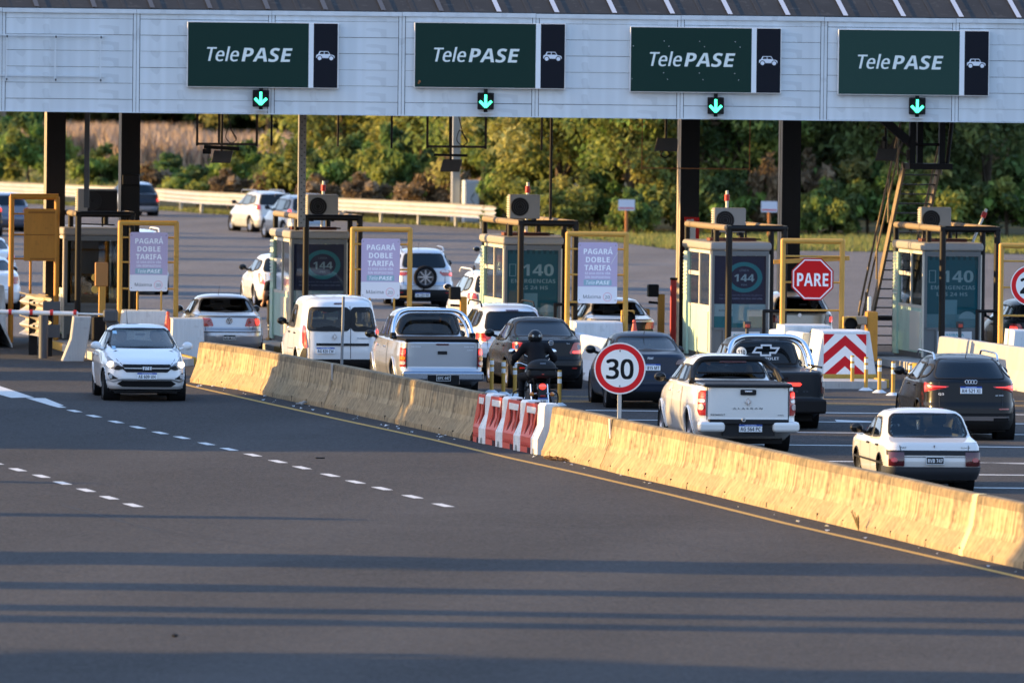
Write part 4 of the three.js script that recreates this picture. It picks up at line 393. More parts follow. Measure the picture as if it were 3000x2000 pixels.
// 13 silver SUV with the spare wheel on its tail, beyond the plaza
hatch({ name: 'car', label: 'silver sport utility car with a spare wheel on its tailgate beyond the booths', at: [-2.5, -242], turn: 6, L: 4.1, W: 1.77, H: 1.66, belt: 1.1, paint: silver, r: 0.33, rails: [-0.7, 1.3, 0.6], antenna: [-0.1, 1.0, 0.16], mirrorMat: M.blackPlastic, rearWin: [[-0.64, 1.13], [0.64, 1.13], [0.57, 1.52], [-0.57, 1.52]],
  lamps: [['tail_light', 'rear', [[0.42, 1.0], [0.52, 0.9], [0.95, 0.87], [0.97, 1.05], [0.5, 1.06]], M.lensRed, 1], ['brake_lamp', 'rear', [[0.76, 0.9], [0.94, 0.89], [0.94, 0.98], [0.76, 0.97]], M.lensLit, 1, 0.022], ['reverse_lamp', 'rear', [[0.46, 1.0], [0.72, 0.99], [0.72, 1.04], [0.5, 1.05]], M.lensClear, 1, 0.022], ['reflector', 'rear', [[0.6, 0.4], [0.82, 0.4], [0.82, 0.43], [0.6, 0.43]], M.lensRed, 1]],
  bands: [['bumper', [[-1.05, 0.205], [1.05, 0.205], [1.02, 0.56], [-1.02, 0.56]], M.blackPlastic]], plate: [plate('AE 223 NE'), 0.36, 0.42, 0.13, -0.05],
  more: (rt, s) => { const g = wheelGeo(0.33, 0.2, 8), o = new THREE.Group(); o.name = 'spare_wheel'; o.position.set(0.02, 0.86, s.pt('rear', 0, 0.86, 0)[2] + 0.1); o.rotation.y = -PI / 2; rt.add(o); for (const [n, q, m] of [['tyre', g.tyre, M.rubber], ['rim', g.rim, M.alloy], ['hub', g.disc, M.darkGrey]]) { const h = new THREE.Mesh(q, m); h.name = n; o.add(h); } } });
// 14 white SUV with rails at the third booth
hatch({ name: 'car', label: 'white sport utility car with roof rails mostly hidden behind the middle booth', at: [-0.28, -217], turn: 9, L: 4.4, W: 1.82, H: 1.66, belt: 1.08, paint: white, rails: [-0.8, 1.4, 0.62], railMat: M.white, lamps: [['tail_light', 'rear', [[0.6, 0.95], [0.95, 0.95], [0.95, 1.1], [0.64, 1.1]], M.lensRed, 1]], sideGlass: M.tint });
// dark saloon behind the third tariff sign
sedan({ name: 'car', label: 'bronze dark saloon behind the third pink tariff sign and white block', at: [2.62, -199.4], turn: 9, L: 4.4, W: 1.75, H: 1.47, deck: 1.02, paint: paint([0.5, 0.5, 0.5], 0.3, 0.3), glass: M.darkTint, lamps: [['tail_light', 'rear', [[0.5, 0.78], [0.86, 0.78], [0.87, 0.94], [0.56, 0.94]], M.lensRed, 1]], bands: [['boot_panel', [[-0.84, 0.45], [0.84, 0.45], [0.8, 1.0], [-0.8, 1.0]], paint([0.012, 0.011, 0.01], 0.2, 0.3), ['rear'], 0.006]] });
hatch({ name: 'car', label: 'champagne hatchback behind the red stop sign', at: [6.98, -205], turn: 8, L: 4.05, W: 1.75, H: 1.53, paint: champagne, glass: M.darkTint, antenna: [0, 0.3, 0.16], lamps: [['tail_light', 'rear', [[0.55, 0.8], [0.9, 0.78], [0.9, 1.02], [0.62, 0.98]], M.lensDark, 1], ['brake_lamp', 'rear', [[0.72, 0.82], [0.9, 0.82], [0.9, 0.95], [0.74, 0.95]], M.lensLit, 1, 0.024]], more: (rt, s) => { const p = rearOf(s, -0.05, 0.98, 0.02); part(rt, 'badge', disc(0.05, 0.014, ...p), M.chrome); } });
hatch({ name: 'car', label: 'dark sport utility car at the right edge behind the round twenty sign', at: [12.55, -200], turn: 8, L: 4.5, W: 1.84, H: 1.55, paint: blackPaint, sideGlass: M.clearGlass, lamps: [['tail_light', 'rear', [[0.5, 0.76], [0.93, 0.76], [0.93, 0.98], [0.6, 0.98]], M.lensRed, 1], ['brake_lamp', 'rear', [[0.66, 0.78], [0.92, 0.78], [0.92, 0.92], [0.68, 0.92]], M.lensLit, 1, 0.022]] });
hatch({ name: 'car', label: 'white hatchback with a red lamp beside the uniformed attendant', at: [-6.35, -240], turn: 10, L: 4.0, W: 1.72, H: 1.5, paint: white, lamps: [['tail_light', 'rear', [[0.62, 0.66], [0.84, 0.66], [0.9, 0.98], [0.78, 0.98]], M.lensLit, 1]], mirrorMat: M.blackPlastic });
sedan({ name: 'car', label: 'white saloon cut by the left edge, farther of the two white ones', at: [-15.95, -260], turn: 10, L: 4.4, W: 1.76, H: 1.46, paint: white, far: 1, lamps: [['tail_light', 'rear', [[0.5, 0.78], [0.88, 0.78], [0.88, 0.93], [0.6, 0.93]], M.lensRed, 1], ['brake_lamp', 'rear', [[0.64, 0.8], [0.86, 0.8], [0.86, 0.9], [0.64, 0.9]], M.lensLit, 1, 0.022]] });
sedan({ name: 'car', label: 'nearer of two white saloons cut by the left edge beside the orange frame', at: [-14.3, -234], turn: 10, L: 4.4, W: 1.76, H: 1.46, paint: white, far: 1, lamps: [['tail_light', 'rear', [[0.52, 0.74], [0.88, 0.74], [0.88, 0.94], [0.6, 0.94]], M.lensRed, 1]] });
hatch({ name: 'car', label: 'red tailed dark car cut by the left edge far beyond the plaza', at: [-20.55, -330], turn: 12, L: 4.2, W: 1.78, H: 1.62, paint: charcoal, far: 1, lamps: [['tail_light', 'rear', [[0.66, 0.95], [0.95, 0.95], [0.9, 1.5], [0.68, 1.5]], M.lensRed, 1, 0.014, 1], ['brake_lamp', 'rear', [[0.7, 0.97], [0.92, 0.97], [0.92, 1.1], [0.7, 1.1]], M.lensLit, 1, 0.022, 1]] });
hatch({ name: 'car', label: 'blue grey hatchback far off near the guard rail at the left edge', at: [-20.0, -339], turn: 12, L: 4.2, W: 1.76, H: 1.56, paint: greyBlue, far: 1, antenna: [-0.5, 0.4, 0.5], lamps: [['tail_light', 'rear', [[0.5, 0.8], [0.9, 0.8], [0.9, 0.95], [0.56, 0.95]], M.lensRed, 1], ['brake_lamp', 'rear', [[0.6, 0.82], [0.88, 0.82], [0.88, 0.92], [0.6, 0.92]], M.lensLit, 1, 0.022]] });
hatch({ name: 'car', label: 'dark tailed silver hatchback passing behind the black canopy column on the left', at: [-16.3, -376], turn: 20, L: 4.1, W: 1.74, H: 1.5, paint: paint([0.4, 0.44, 0.5], 0.4, 0.3), far: 1, lamps: [['tail_light', 'rear', [[0.56, 0.62], [0.9, 0.62], [0.9, 0.95], [0.66, 0.95]], M.lensRed, 1], ['brake_lamp', 'rear', [[0.66, 0.66], [0.88, 0.66], [0.88, 0.78], [0.66, 0.78]], M.lensLit, 1, 0.022]], bands: [['tailgate_panel', [[-0.84, 0.45], [0.84, 0.45], [0.8, 0.98], [-0.8, 0.98]], paint([0.02, 0.026, 0.036], 0.3, 0.3), ['rear'], 0.006]] });
hatch({ name: 'van', label: 'tall white people carrier behind the leftmost pink tariff sign', category: 'van', at: [-10.95, -251], turn: 10, L: 4.6, W: 1.85, H: 1.92, belt: 1.15, paint: white, rails: [-0.7, 1.5, 0.64], railMat: M.white, far: 1, lamps: [['tail_light', 'rear', [[0.76, 0.8], [0.95, 0.8], [0.92, 1.2], [0.8, 1.2]], M.lensRed, 1]] });
hatch({ name: 'car', label: 'silver people carrier with sunlit side driving off along the guard rail', at: [-9.55, -343.6], turn: 19, L: 4.26, W: 1.8, H: 1.66, belt: 1.08, paint: paint([0.5, 0.51, 0.5], 0.35, 0.4), rails: [-0.8, 1.35, 0.58], sideGlass: M.tint, mirrorMat: M.blackPlastic, r: 0.33, spokes: 7, roofR: 1.86, lamps: [['tail_light', 'rear', [[0.62, 0.92], [0.98, 0.92], [0.98, 1.14], [0.64, 1.12]], M.lensRed, 1]] });
hatch({ name: 'car', label: 'grey sport utility car following the silver people carrier, seen above the second booth', at: [-7.85, -330.4], turn: 17, L: 4.5, W: 1.82, H: 1.72, belt: 1.1, paint: paint([0.24, 0.25, 0.26], 0.4, 0.35), rails: [-0.9, 1.5, 0.6], mirrorMat: M.blackPlastic, r: 0.36, sideGlass: M.tint, lamps: [['tail_light', 'rear', [[0.7, 0.9], [0.95, 0.9], [0.92, 1.2], [0.76, 1.2]], M.lensRed, 1], ['brake_lamp', 'rear', [[0.74, 1.05], [0.92, 1.05], [0.92, 1.16], [0.76, 1.16]], M.lensLit, 1, 0.022]] });
hatch({ name: 'car', label: 'dark blue car glimpsed through the left windows of the booth with the nearest teal poster', at: [0.35, -262], turn: 12, L: 4.2, W: 1.78, H: 1.6, paint: greyBlue, far: 1, lamps: [['tail_light', 'rear', [[0.6, 0.85], [0.92, 0.85], [0.9, 1.05], [0.66, 1.05]], M.lensRed, 1]] });

// ---------------------------------------------------------------- people: tapered capsules joined by a smooth minimum
function figure(bones, cell = 0.02, k = 38) {
  const lo = [1e9, 1e9, 1e9], hi = [-1e9, -1e9, -1e9]; for (const [a, b, ra, rb] of bones) for (const [p, r] of [[a, ra], [b, rb]]) for (let i = 0; i < 3; i++) { lo[i] = min(lo[i], p[i] - r); hi[i] = max(hi[i], p[i] + r); }
  const side = max(hi[0] - lo[0], hi[1] - lo[1], hi[2] - lo[2]) + 0.14, n = Math.ceil(side / cell), c = [0, 1, 2].map((i) => (lo[i] + hi[i]) / 2), mc = new MarchingCubes(n, M.black, false, false, 90000), h = n / 2, acc = new Float32Array(n * n * n), to = (i, q) => c[q] + (i - h) / h * side / 2, inv = (v, q) => (v - c[q]) * 2 / side * h + h;
  for (const [a, b, ra, rb] of bones) { const m = max(ra, rb) + 0.12, d = [0, 1, 2].map((i) => b[i] - a[i]), L = d[0] ** 2 + d[1] ** 2 + d[2] ** 2 || 1e-9, r = [0, 1, 2].map((i) => [max(0, floor(inv(min(a[i], b[i]) - m, i))), min(n - 1, Math.ceil(inv(max(a[i], b[i]) + m, i)))]);
    for (let z = r[2][0]; z <= r[2][1]; z++) for (let y = r[1][0]; y <= r[1][1]; y++) for (let x = r[0][0]; x <= r[0][1]; x++) { const p = [to(x, 0) - a[0], to(y, 1) - a[1], to(z, 2) - a[2]], t = max(0, min(1, (p[0] * d[0] + p[1] * d[1] + p[2] * d[2]) / L)), e = hypot(p[0] - d[0] * t, p[1] - d[1] * t, p[2] - d[2] * t) - (ra + (rb - ra) * t); acc[x + y * n + z * n * n] += Math.exp(-k * e); } }
  for (let i = 0; i < acc.length; i++) mc.field[i] = acc[i] > 0 ? Math.log(acc[i]) / k : -0.3;
  mc.isolation = 0; mc.update(); const cnt = mc.count, P = new Float32Array(cnt * 3); for (let i = 0; i < cnt; i++) for (let q = 0; q < 3; q++) P[i * 3 + q] = mc.positionArray[i * 3 + q] * side / 2 + c[q];
  const g = new THREE.BufferGeometry(); g.setAttribute('position', new THREE.BufferAttribute(P, 3)); g.setAttribute('normal', new THREE.BufferAttribute(mc.normalArray.slice(0, cnt * 3), 3)); g.setAttribute('uv', new THREE.BufferAttribute(new Float32Array(cnt * 2), 2)); return g;
}
const tint = (g, f) => { const p = g.attributes.position, c = new Float32Array(p.count * 3); for (let i = 0; i < p.count; i++) c.set(f(p.getX(i), p.getY(i), p.getZ(i)), i * 3); g.setAttribute('color', new THREE.BufferAttribute(c, 3)); return g; };
M.cloth = std([1, 1, 1], 0.85, 0, { vertexColors: true });
const headBones = (x, y, z, f = -1) => [[[x, y + 0.03, z - f * 0.02], [x, y + 0.03, z + f * 0.03], 0.088, 0.082], [[x, y - 0.03, z + f * 0.03], [x, y - 0.075, z + f * 0.05], 0.062, 0.045], [[x, y - 0.005, z + f * 0.105], [x, y - 0.03, z + f * 0.12], 0.012, 0.014], [[x - 0.085, y, z], [x - 0.09, y - 0.03, z], 0.018, 0.014], [[x + 0.085, y, z], [x + 0.09, y - 0.03, z], 0.018, 0.014]];
function hand(x, y, z, s, down = [0, -1, 0], fwd = [0, 0, -1]) { const o = [], p = (a, b, c) => [x + s * a + down[0] * b + fwd[0] * c, y + down[1] * b + fwd[1] * c, z + down[2] * b + fwd[2] * c]; o.push([p(0, 0.01, 0), p(0, 0.07, 0), 0.024, 0.026]); [-0.03, -0.01, 0.01, 0.03].forEach((f, i) => { const l = [0.062, 0.075, 0.07, 0.055][i]; o.push([p(0.005, 0.085, f), p(0.002, 0.085 + l * 0.55, f), 0.01, 0.0095], [p(0.002, 0.085 + l * 0.55, f), p(-0.02, 0.085 + l, f), 0.0095, 0.008]); }); o.push([p(0, 0.03, 0.03), p(-0.012, 0.075, 0.055), 0.013, 0.009]); return o; }
// the attendant standing beyond the second booth
{
  const r = thing('person', 'person in a black uniform and cap with reflective bands, standing left of the second booth', 'person', [-5.93, 0, -212], 0.5);
  const body = [[[0, 0.98, 0], [0, 1.12, 0], 0.155, 0.15], [[0, 1.12, 0], [0, 1.34, -0.01], 0.15, 0.17], [[-0.13, 1.4, 0], [0.13, 1.4, 0], 0.09, 0.09], [[0, 1.42, 0], [0, 1.54, -0.01], 0.062, 0.055], ...headBones(0, 1.64, -0.02)];
  for (const s of [-1, 1]) body.push([[s * 0.2, 1.4, 0], [s * 0.27, 1.13, 0.03], 0.062, 0.05], [[s * 0.27, 1.13, 0.03], [s * 0.22, 0.95, -0.14], 0.046, 0.033], [[s * 0.095, 0.96, 0], [s * 0.11, 0.52, -0.01], 0.092, 0.06], [[s * 0.11, 0.52, -0.01], [s * 0.115, 0.1, 0.02], 0.062, 0.042], [[s * 0.115, 0.045, 0.04], [s * 0.125, 0.035, -0.13], 0.045, 0.038]);
  const g = figure(body, 0.016); part(r, 'body', tint(g, (x, y, z) => (y > 1.5 ? [0.36, 0.2, 0.13] : abs(x) > 0.19 && y < 1.25 && y > 0.9 ? [0.34, 0.19, 0.12] : y < 0.07 ? [0.01, 0.01, 0.01] : (y > 1.12 && y < 1.16) || (y > 1.2 && y < 1.24) || (y > 0.27 && y < 0.31) || (y > 0.36 && y < 0.4) ? [0.42, 0.43, 0.42] : [0.012, 0.012, 0.014])), M.cloth);
  part(r, 'hand', figure([...hand(-0.22, 0.95, -0.14, -1, [0, -0.6, -0.8], [0, 0.8, -0.6]), ...hand(0.22, 0.95, -0.14, 1, [0, -0.6, -0.8], [0, 0.8, -0.6])], 0.007, 90), M.skin);
  part(r, 'hair', xf(new THREE.SphereGeometry(0.102, 16, 12, 0, 2 * PI, 0, PI * 0.62).scale(0.98, 1, 1.05), 0, 1.665, 0.0, -0.25), M.black); const cap = part(r, 'cap', xf(new THREE.SphereGeometry(0.112, 16, 10, 0, 2 * PI, 0, PI * 0.42), 0, 1.675, -0.02, 0.1), M.black); part(cap, 'peak', xf(new THREE.CylinderGeometry(0.1, 0.1, 0.012, 16, 1, false, PI * 0.5, PI).scale(1, 1, 0.9), 0, 1.71, -0.09, 0.2, 0), M.black); part(r, 'eye', [-0.032, 0.032].map((x) => ball(0.011, x, 1.655, -0.118)), M.black);
}
// driver and passenger of the oncoming white car
{
  const seatP = (x) => { const b = [[[x, 0.62, 0.1], [x, 0.95, 0.2], 0.15, 0.16], [[x - 0.13, 1.02, 0.2], [x + 0.13, 1.02, 0.2], 0.08, 0.08], [[x, 1.04, 0.19], [x, 1.14, 0.16], 0.06, 0.052], ...headBones(x, 1.24, 0.13), [[x - 0.08, 0.6, 0.05], [x - 0.1, 0.62, -0.4], 0.085, 0.06], [[x + 0.08, 0.6, 0.05], [x + 0.1, 0.62, -0.4], 0.085, 0.06]]; for (const s of [-1, 1]) b.push([[x + s * 0.2, 1.0, 0.18], [x + s * 0.24, 0.8, 0.0], 0.058, 0.048], [[x + s * 0.24, 0.8, 0.0], [x + s * 0.14, 0.92, -0.26], 0.045, 0.033]); return b; };
  const w = M.whiteCar, mk = (x, lab, skin) => { const r = thing('person', lab, 'person', [w.position.x, 0, w.position.z], w.rotation.y); part(r, 'body', tint(figure(seatP(x), 0.02), (a, y) => (y > 1.12 ? skin : [0.02, 0.022, 0.03])), M.cloth); part(r, 'hand', figure([...hand(x - 0.14, 0.92, -0.26, -1, [0, 0.5, -0.86], [0.9, 0, 0]), ...hand(x + 0.14, 0.92, -0.26, 1, [0, 0.5, -0.86], [0.9, 0, 0])], 0.008, 90), M.skin); part(r, 'hair', xf(new THREE.SphereGeometry(0.104, 14, 10, 0, 2 * PI, 0, PI * 0.6), x, 1.265, 0.145, -0.3), M.black); part(r, 'eye', [-0.032, 0.032].map((q) => ball(0.011, x + q, 1.255, 0.033)), M.black); return r; };
  mk(-0.36, 'driver in dark clothes holding the wheel of the oncoming white sedan', [0.3, 0.18, 0.12]); mk(0.36, 'passenger in dark clothes in the front seat of the oncoming white sedan', [0.28, 0.16, 0.11]);
}
// motorcycle and rider
{
  const at = [0.46, 0, -166.6], t = rad(8);
  const m = thing('motorcycle', 'black cruiser motorcycle with a round topped black luggage box and lit red lamp', 'motorcycle', at, t);
  for (const z of [0.72, -0.78]) addWheel(m, z > 0 ? 0.001 : -0.001, 0.31, z, z > 0 ? 0.15 : 0.1, 9, M.alloy);
  part(m, 'rear_fender', [xf(new THREE.TorusGeometry(0.36, 0.1, 8, 18, 2.2).scale(1, 1, 0.9), 0, 0.33, 0.7, 0, PI / 2, 0), rbox(0.15, 0.3, 0.05, 0.02, 0, 0.62, 1.02, 0, -0.25)], blackPaint); part(m, 'frame', [bar([-0.1, 0.35, 0.7], [-0.1, 0.75, 0.3], 0.022), bar([0.1, 0.35, 0.7], [0.1, 0.75, 0.3], 0.022), bar([0, 0.8, -0.45], [0, 0.35, -0.1], 0.03), bar([0, 0.35, -0.1], [0, 0.35, 0.55], 0.03)], M.black);
  part(m, 'shock_absorber', [-0.15, 0.15].map((x) => bar([x, 0.36, 0.72], [x, 0.72, 0.52], 0.03)), M.chrome); part(m, 'engine', [rbox(0.34, 0.34, 0.42, 0.06, 0, 0.45, 0.02), bar([0, 0.5, -0.02], [0, 0.76, -0.2], 0.1, 14)], M.darkGrey); part(m, 'fuel_tank', xf(new THREE.SphereGeometry(1, 18, 12).scale(0.17, 0.14, 0.3), 0, 0.9, -0.28), blackPaint); part(m, 'seat', [rbox(0.34, 0.1, 0.4, 0.05, 0, 0.76, 0.2), rbox(0.26, 0.1, 0.36, 0.05, 0, 0.82, 0.52)], M.rubber);
  part(m, 'exhaust', [tube([[0.16, 0.42, -0.1], [0.2, 0.26, 0.1], [0.2, 0.25, 0.5], [0.2, 0.3, 0.95]], 0.045, 20, 10), tube([[-0.16, 0.42, -0.1], [-0.2, 0.26, 0.1], [-0.2, 0.25, 0.5], [-0.2, 0.3, 0.95]], 0.045, 20, 10)], M.chrome); part(m, 'fork', [-0.1, 0.1].map((x) => bar([x, 0.31, -0.78], [x, 1.0, -0.5], 0.028)), M.chrome); part(m, 'handlebar', tube([[-0.4, 1.08, -0.3], [-0.25, 1.1, -0.42], [0, 1.02, -0.5], [0.25, 1.1, -0.42], [0.4, 1.08, -0.3]], 0.016, 24, 8), M.chrome); part(m, 'front_fender', xf(new THREE.TorusGeometry(0.35, 0.07, 8, 16, 1.6), 0, 0.31, -0.78, 0, PI / 2, 0.6), blackPaint);
  for (const x of [-1, 1]) { part(m, 'mirror', [xf(new THREE.SphereGeometry(1, 14, 10).scale(0.075, 0.055, 0.02), x * 0.4, 1.33, -0.4), bar([x * 0.3, 1.1, -0.4], [x * 0.39, 1.3, -0.4], 0.008, 6)], M.chrome); const s = part(m, 'turn_signal', xf(new THREE.SphereGeometry(1, 14, 10).scale(0.045, 0.045, 0.05), x * 0.2, 0.55, 0.98), M.lensAmber); part(s, 'stalk', bar([x * 0.08, 0.57, 0.95], [x * 0.19, 0.55, 0.97], 0.012), M.chrome); part(m, 'crash_bar', tube([[x * 0.08, 0.3, 0.1], [x * 0.42, 0.32, 0.05], [x * 0.42, 0.55, 0.05], [x * 0.12, 0.6, 0.0]], 0.014, 16, 6), M.black); }
  part(m, 'tail_light', xf(new THREE.SphereGeometry(1, 16, 12).scale(0.072, 0.06, 0.05), 0, 0.7, 1.04), M.lensLit); part(m, 'reflector', rbox(0.1, 0.03, 0.02, 0.006, 0, 0.52, 1.09), M.lensRed); part(m, 'license_plate', box(0.2, 0.17, 0.01, 0, 0.4, 1.1, 0, 0.1), plate('A18|6USH', 'moto'));
  const tb = part(m, 'luggage_box', [rbox(0.56, 0.2, 0.42, 0.08, 0, 0.96, 0.86), xf(new THREE.SphereGeometry(1, 24, 14).scale(0.29, 0.17, 0.22), 0, 1.06, 0.86), rbox(0.6, 0.035, 0.46, 0.015, 0, 1.05, 0.86)], M.blackPlastic); part(tb, 'box_reflector', rbox(0.05, 0.02, 0.02, 0.005, 0, 0.94, 1.075), M.lensRed); part(tb, 'box_logo', box(0.12, 0.025, 0.004, 0, 1.15, 1.05, 0, -0.5), lettering('GIVI', 96, 24, '#9aa4b0')); part(m, 'box_rack', [bar([-0.12, 0.86, 0.3], [-0.12, 0.85, 1.0], 0.014), bar([0.12, 0.86, 0.3], [0.12, 0.85, 1.0], 0.014), bar([-0.12, 0.85, 0.7], [-0.12, 0.6, 0.7], 0.014), bar([0.12, 0.85, 0.7], [0.12, 0.6, 0.7], 0.014)], M.black);
  const r = thing('person', 'motorcyclist in a black jacket and glossy black helmet riding away from the viewer', 'person', at, t);
  const b = [[[0, 0.9, 0.26], [0, 1.12, 0.17], 0.165, 0.16], [[0, 1.12, 0.17], [0, 1.36, 0.03], 0.165, 0.175], [[-0.16, 1.43, 0.0], [0.16, 1.43, 0.0], 0.09, 0.09], [[0, 1.44, -0.01], [0, 1.54, -0.05], 0.07, 0.06]];
  for (const s of [-1, 1]) b.push([[s * 0.21, 1.43, 0], [s * 0.38, 1.22, -0.1], 0.075, 0.062], [[s * 0.38, 1.22, -0.1], [s * 0.39, 1.12, -0.32], 0.06, 0.045], [[s * 0.1, 0.88, 0.24], [s * 0.24, 0.83, -0.2], 0.105, 0.078], [[s * 0.24, 0.83, -0.2], [s * 0.27, 0.38, 0.0], 0.07, 0.052], [[s * 0.27, 0.36, 0.04], [s * 0.28, 0.31, -0.17], 0.055, 0.042]);
  part(r, 'body', figure(b, 0.016), phys([0.008, 0.008, 0.01], 0.8, 0, { specularIntensity: 0.3 })); part(r, 'glove', figure([...hand(-0.39, 1.12, -0.31, -1, [0, -0.3, -0.95], [0.3, -0.9, 0.3]), ...hand(0.39, 1.12, -0.31, 1, [0, -0.3, -0.95], [-0.3, -0.9, 0.3])], 0.007, 90), M.black);
  const hm = part(r, 'helmet', [xf(new THREE.SphereGeometry(0.15, 28, 20).scale(0.93, 1, 1.08), 0, 1.62, -0.05), xf(new THREE.CylinderGeometry(0.115, 0.12, 0.08, 24), 0, 1.52, -0.06)], blackPaint); part(hm, 'helmet_sticker', [-0.065, 0.065].map((x) => xf(new THREE.SphereGeometry(0.028, 12, 8).scale(0.85, 1, 0.35), x, 1.65, 0.095, 0, x * 4)), std([0.35, 0.38, 0.38], 0.4)); part(hm, 'visor', xf(new THREE.SphereGeometry(0.152, 20, 10, PI * 0.15, PI * 0.7, 1.2, 0.6).scale(0.93, 1, 1.08), 0, 1.62, -0.052, 0, PI), M.blackGlass); part(r, 'jacket_reflector', [-1, 1].map((s) => rbox(0.075, 0.016, 0.01, 0.004, s * 0.21, 1.27, 0.165, 0, 0, s * 0.55)), std([0.5, 0.52, 0.5], 0.4)); part(r, 'jacket_lettering', box(0.13, 0.02, 0.004, 0, 1.41, 0.145, 0, -0.3), lettering('REVIT', 96, 20, '#4a4f55'));
}

// ---------------------------------------------------------------- ground
const flat = (w, d, x, y, z) => xf(new THREE.PlaneGeometry(w, d), x, y, z, -PI / 2);
struct('ground', flat(2400, 2400, 0, -0.06, -700), phys([0.06, 0.058, 0.025], 0.95, 0, { specularIntensity: 0.2, map: rep(dirtTex, 0.2, 0.2) }), true);
{ // the paved plaza, its far edge curving back on the left, and the road leaving it
  const s = new THREE.Shape([[-90, 40], [60, 40], [60, 318], [20, 319], [11.5, 321.5], [6.3, 319], [2, 346], [-2.2, 359.5], [-4.4, 364.5], [-14, 384.5], [-15.9, 391], [-23, 404.5], [-34, 428], [-90, 520]].map((p) => new THREE.Vector2(...p)));
  { const q = new THREE.Shape([[-90, 213], [60, 213], [60, 317.6], [20, 318.6], [11.5, 321.1], [6.3, 318.6], [1.9, 345.6], [-2.3, 359.1], [-4.5, 364.1], [-14, 384.1], [-15.9, 390.6], [-23, 404.1], [-34, 427.6], [-90, 519]].map((p) => new THREE.Vector2(...p))); struct('far_road', xf(new THREE.ShapeGeometry(q), 0, 0.004, 0, -PI / 2), M.palePaving, true); }
  struct('road', xf(new THREE.ShapeGeometry(s), 0, 0, 0, -PI / 2), M.asphalt, true);
}
const strip = (a, b, w, y = 0.004) => { const dx = b[0] - a[0], dz = b[1] - a[1], l = hypot(dx, dz), nx = -dz / l * w / 2, nz_ = dx / l * w / 2; const g = new THREE.BufferGeometry(); g.setAttribute('position', new THREE.Float32BufferAttribute([a[0] + nx, y, a[1] + nz_, b[0] + nx, y, b[1] + nz_, b[0] - nx, y, b[1] - nz_, a[0] - nx, y, a[1] - nz_], 3)); g.setAttribute('uv', new THREE.Float32BufferAttribute([0, 0, l, 0, l, w, 0, w], 2)); g.setIndex([0, 1, 2, 0, 2, 3]); g.computeVertexNormals(); return g; };
const quad = (pts, y = 0.004) => { const g = new THREE.BufferGeometry(), P = [], U = []; for (const p of pts) { P.push(p[0], y, p[1]); U.push(p[0], p[1]); } g.setAttribute('position', new THREE.Float32BufferAttribute(P, 3)); g.setAttribute('uv', new THREE.Float32BufferAttribute(U, 2)); g.setIndex(pts.length === 4 ? [0, 1, 2, 0, 2, 3] : [0, 1, 2]); g.computeVertexNormals(); return g; };
const group = (name) => { const o = new THREE.Group(); o.name = numbered(name); o.userData.kind = 'structure'; scene.add(o); return o; };
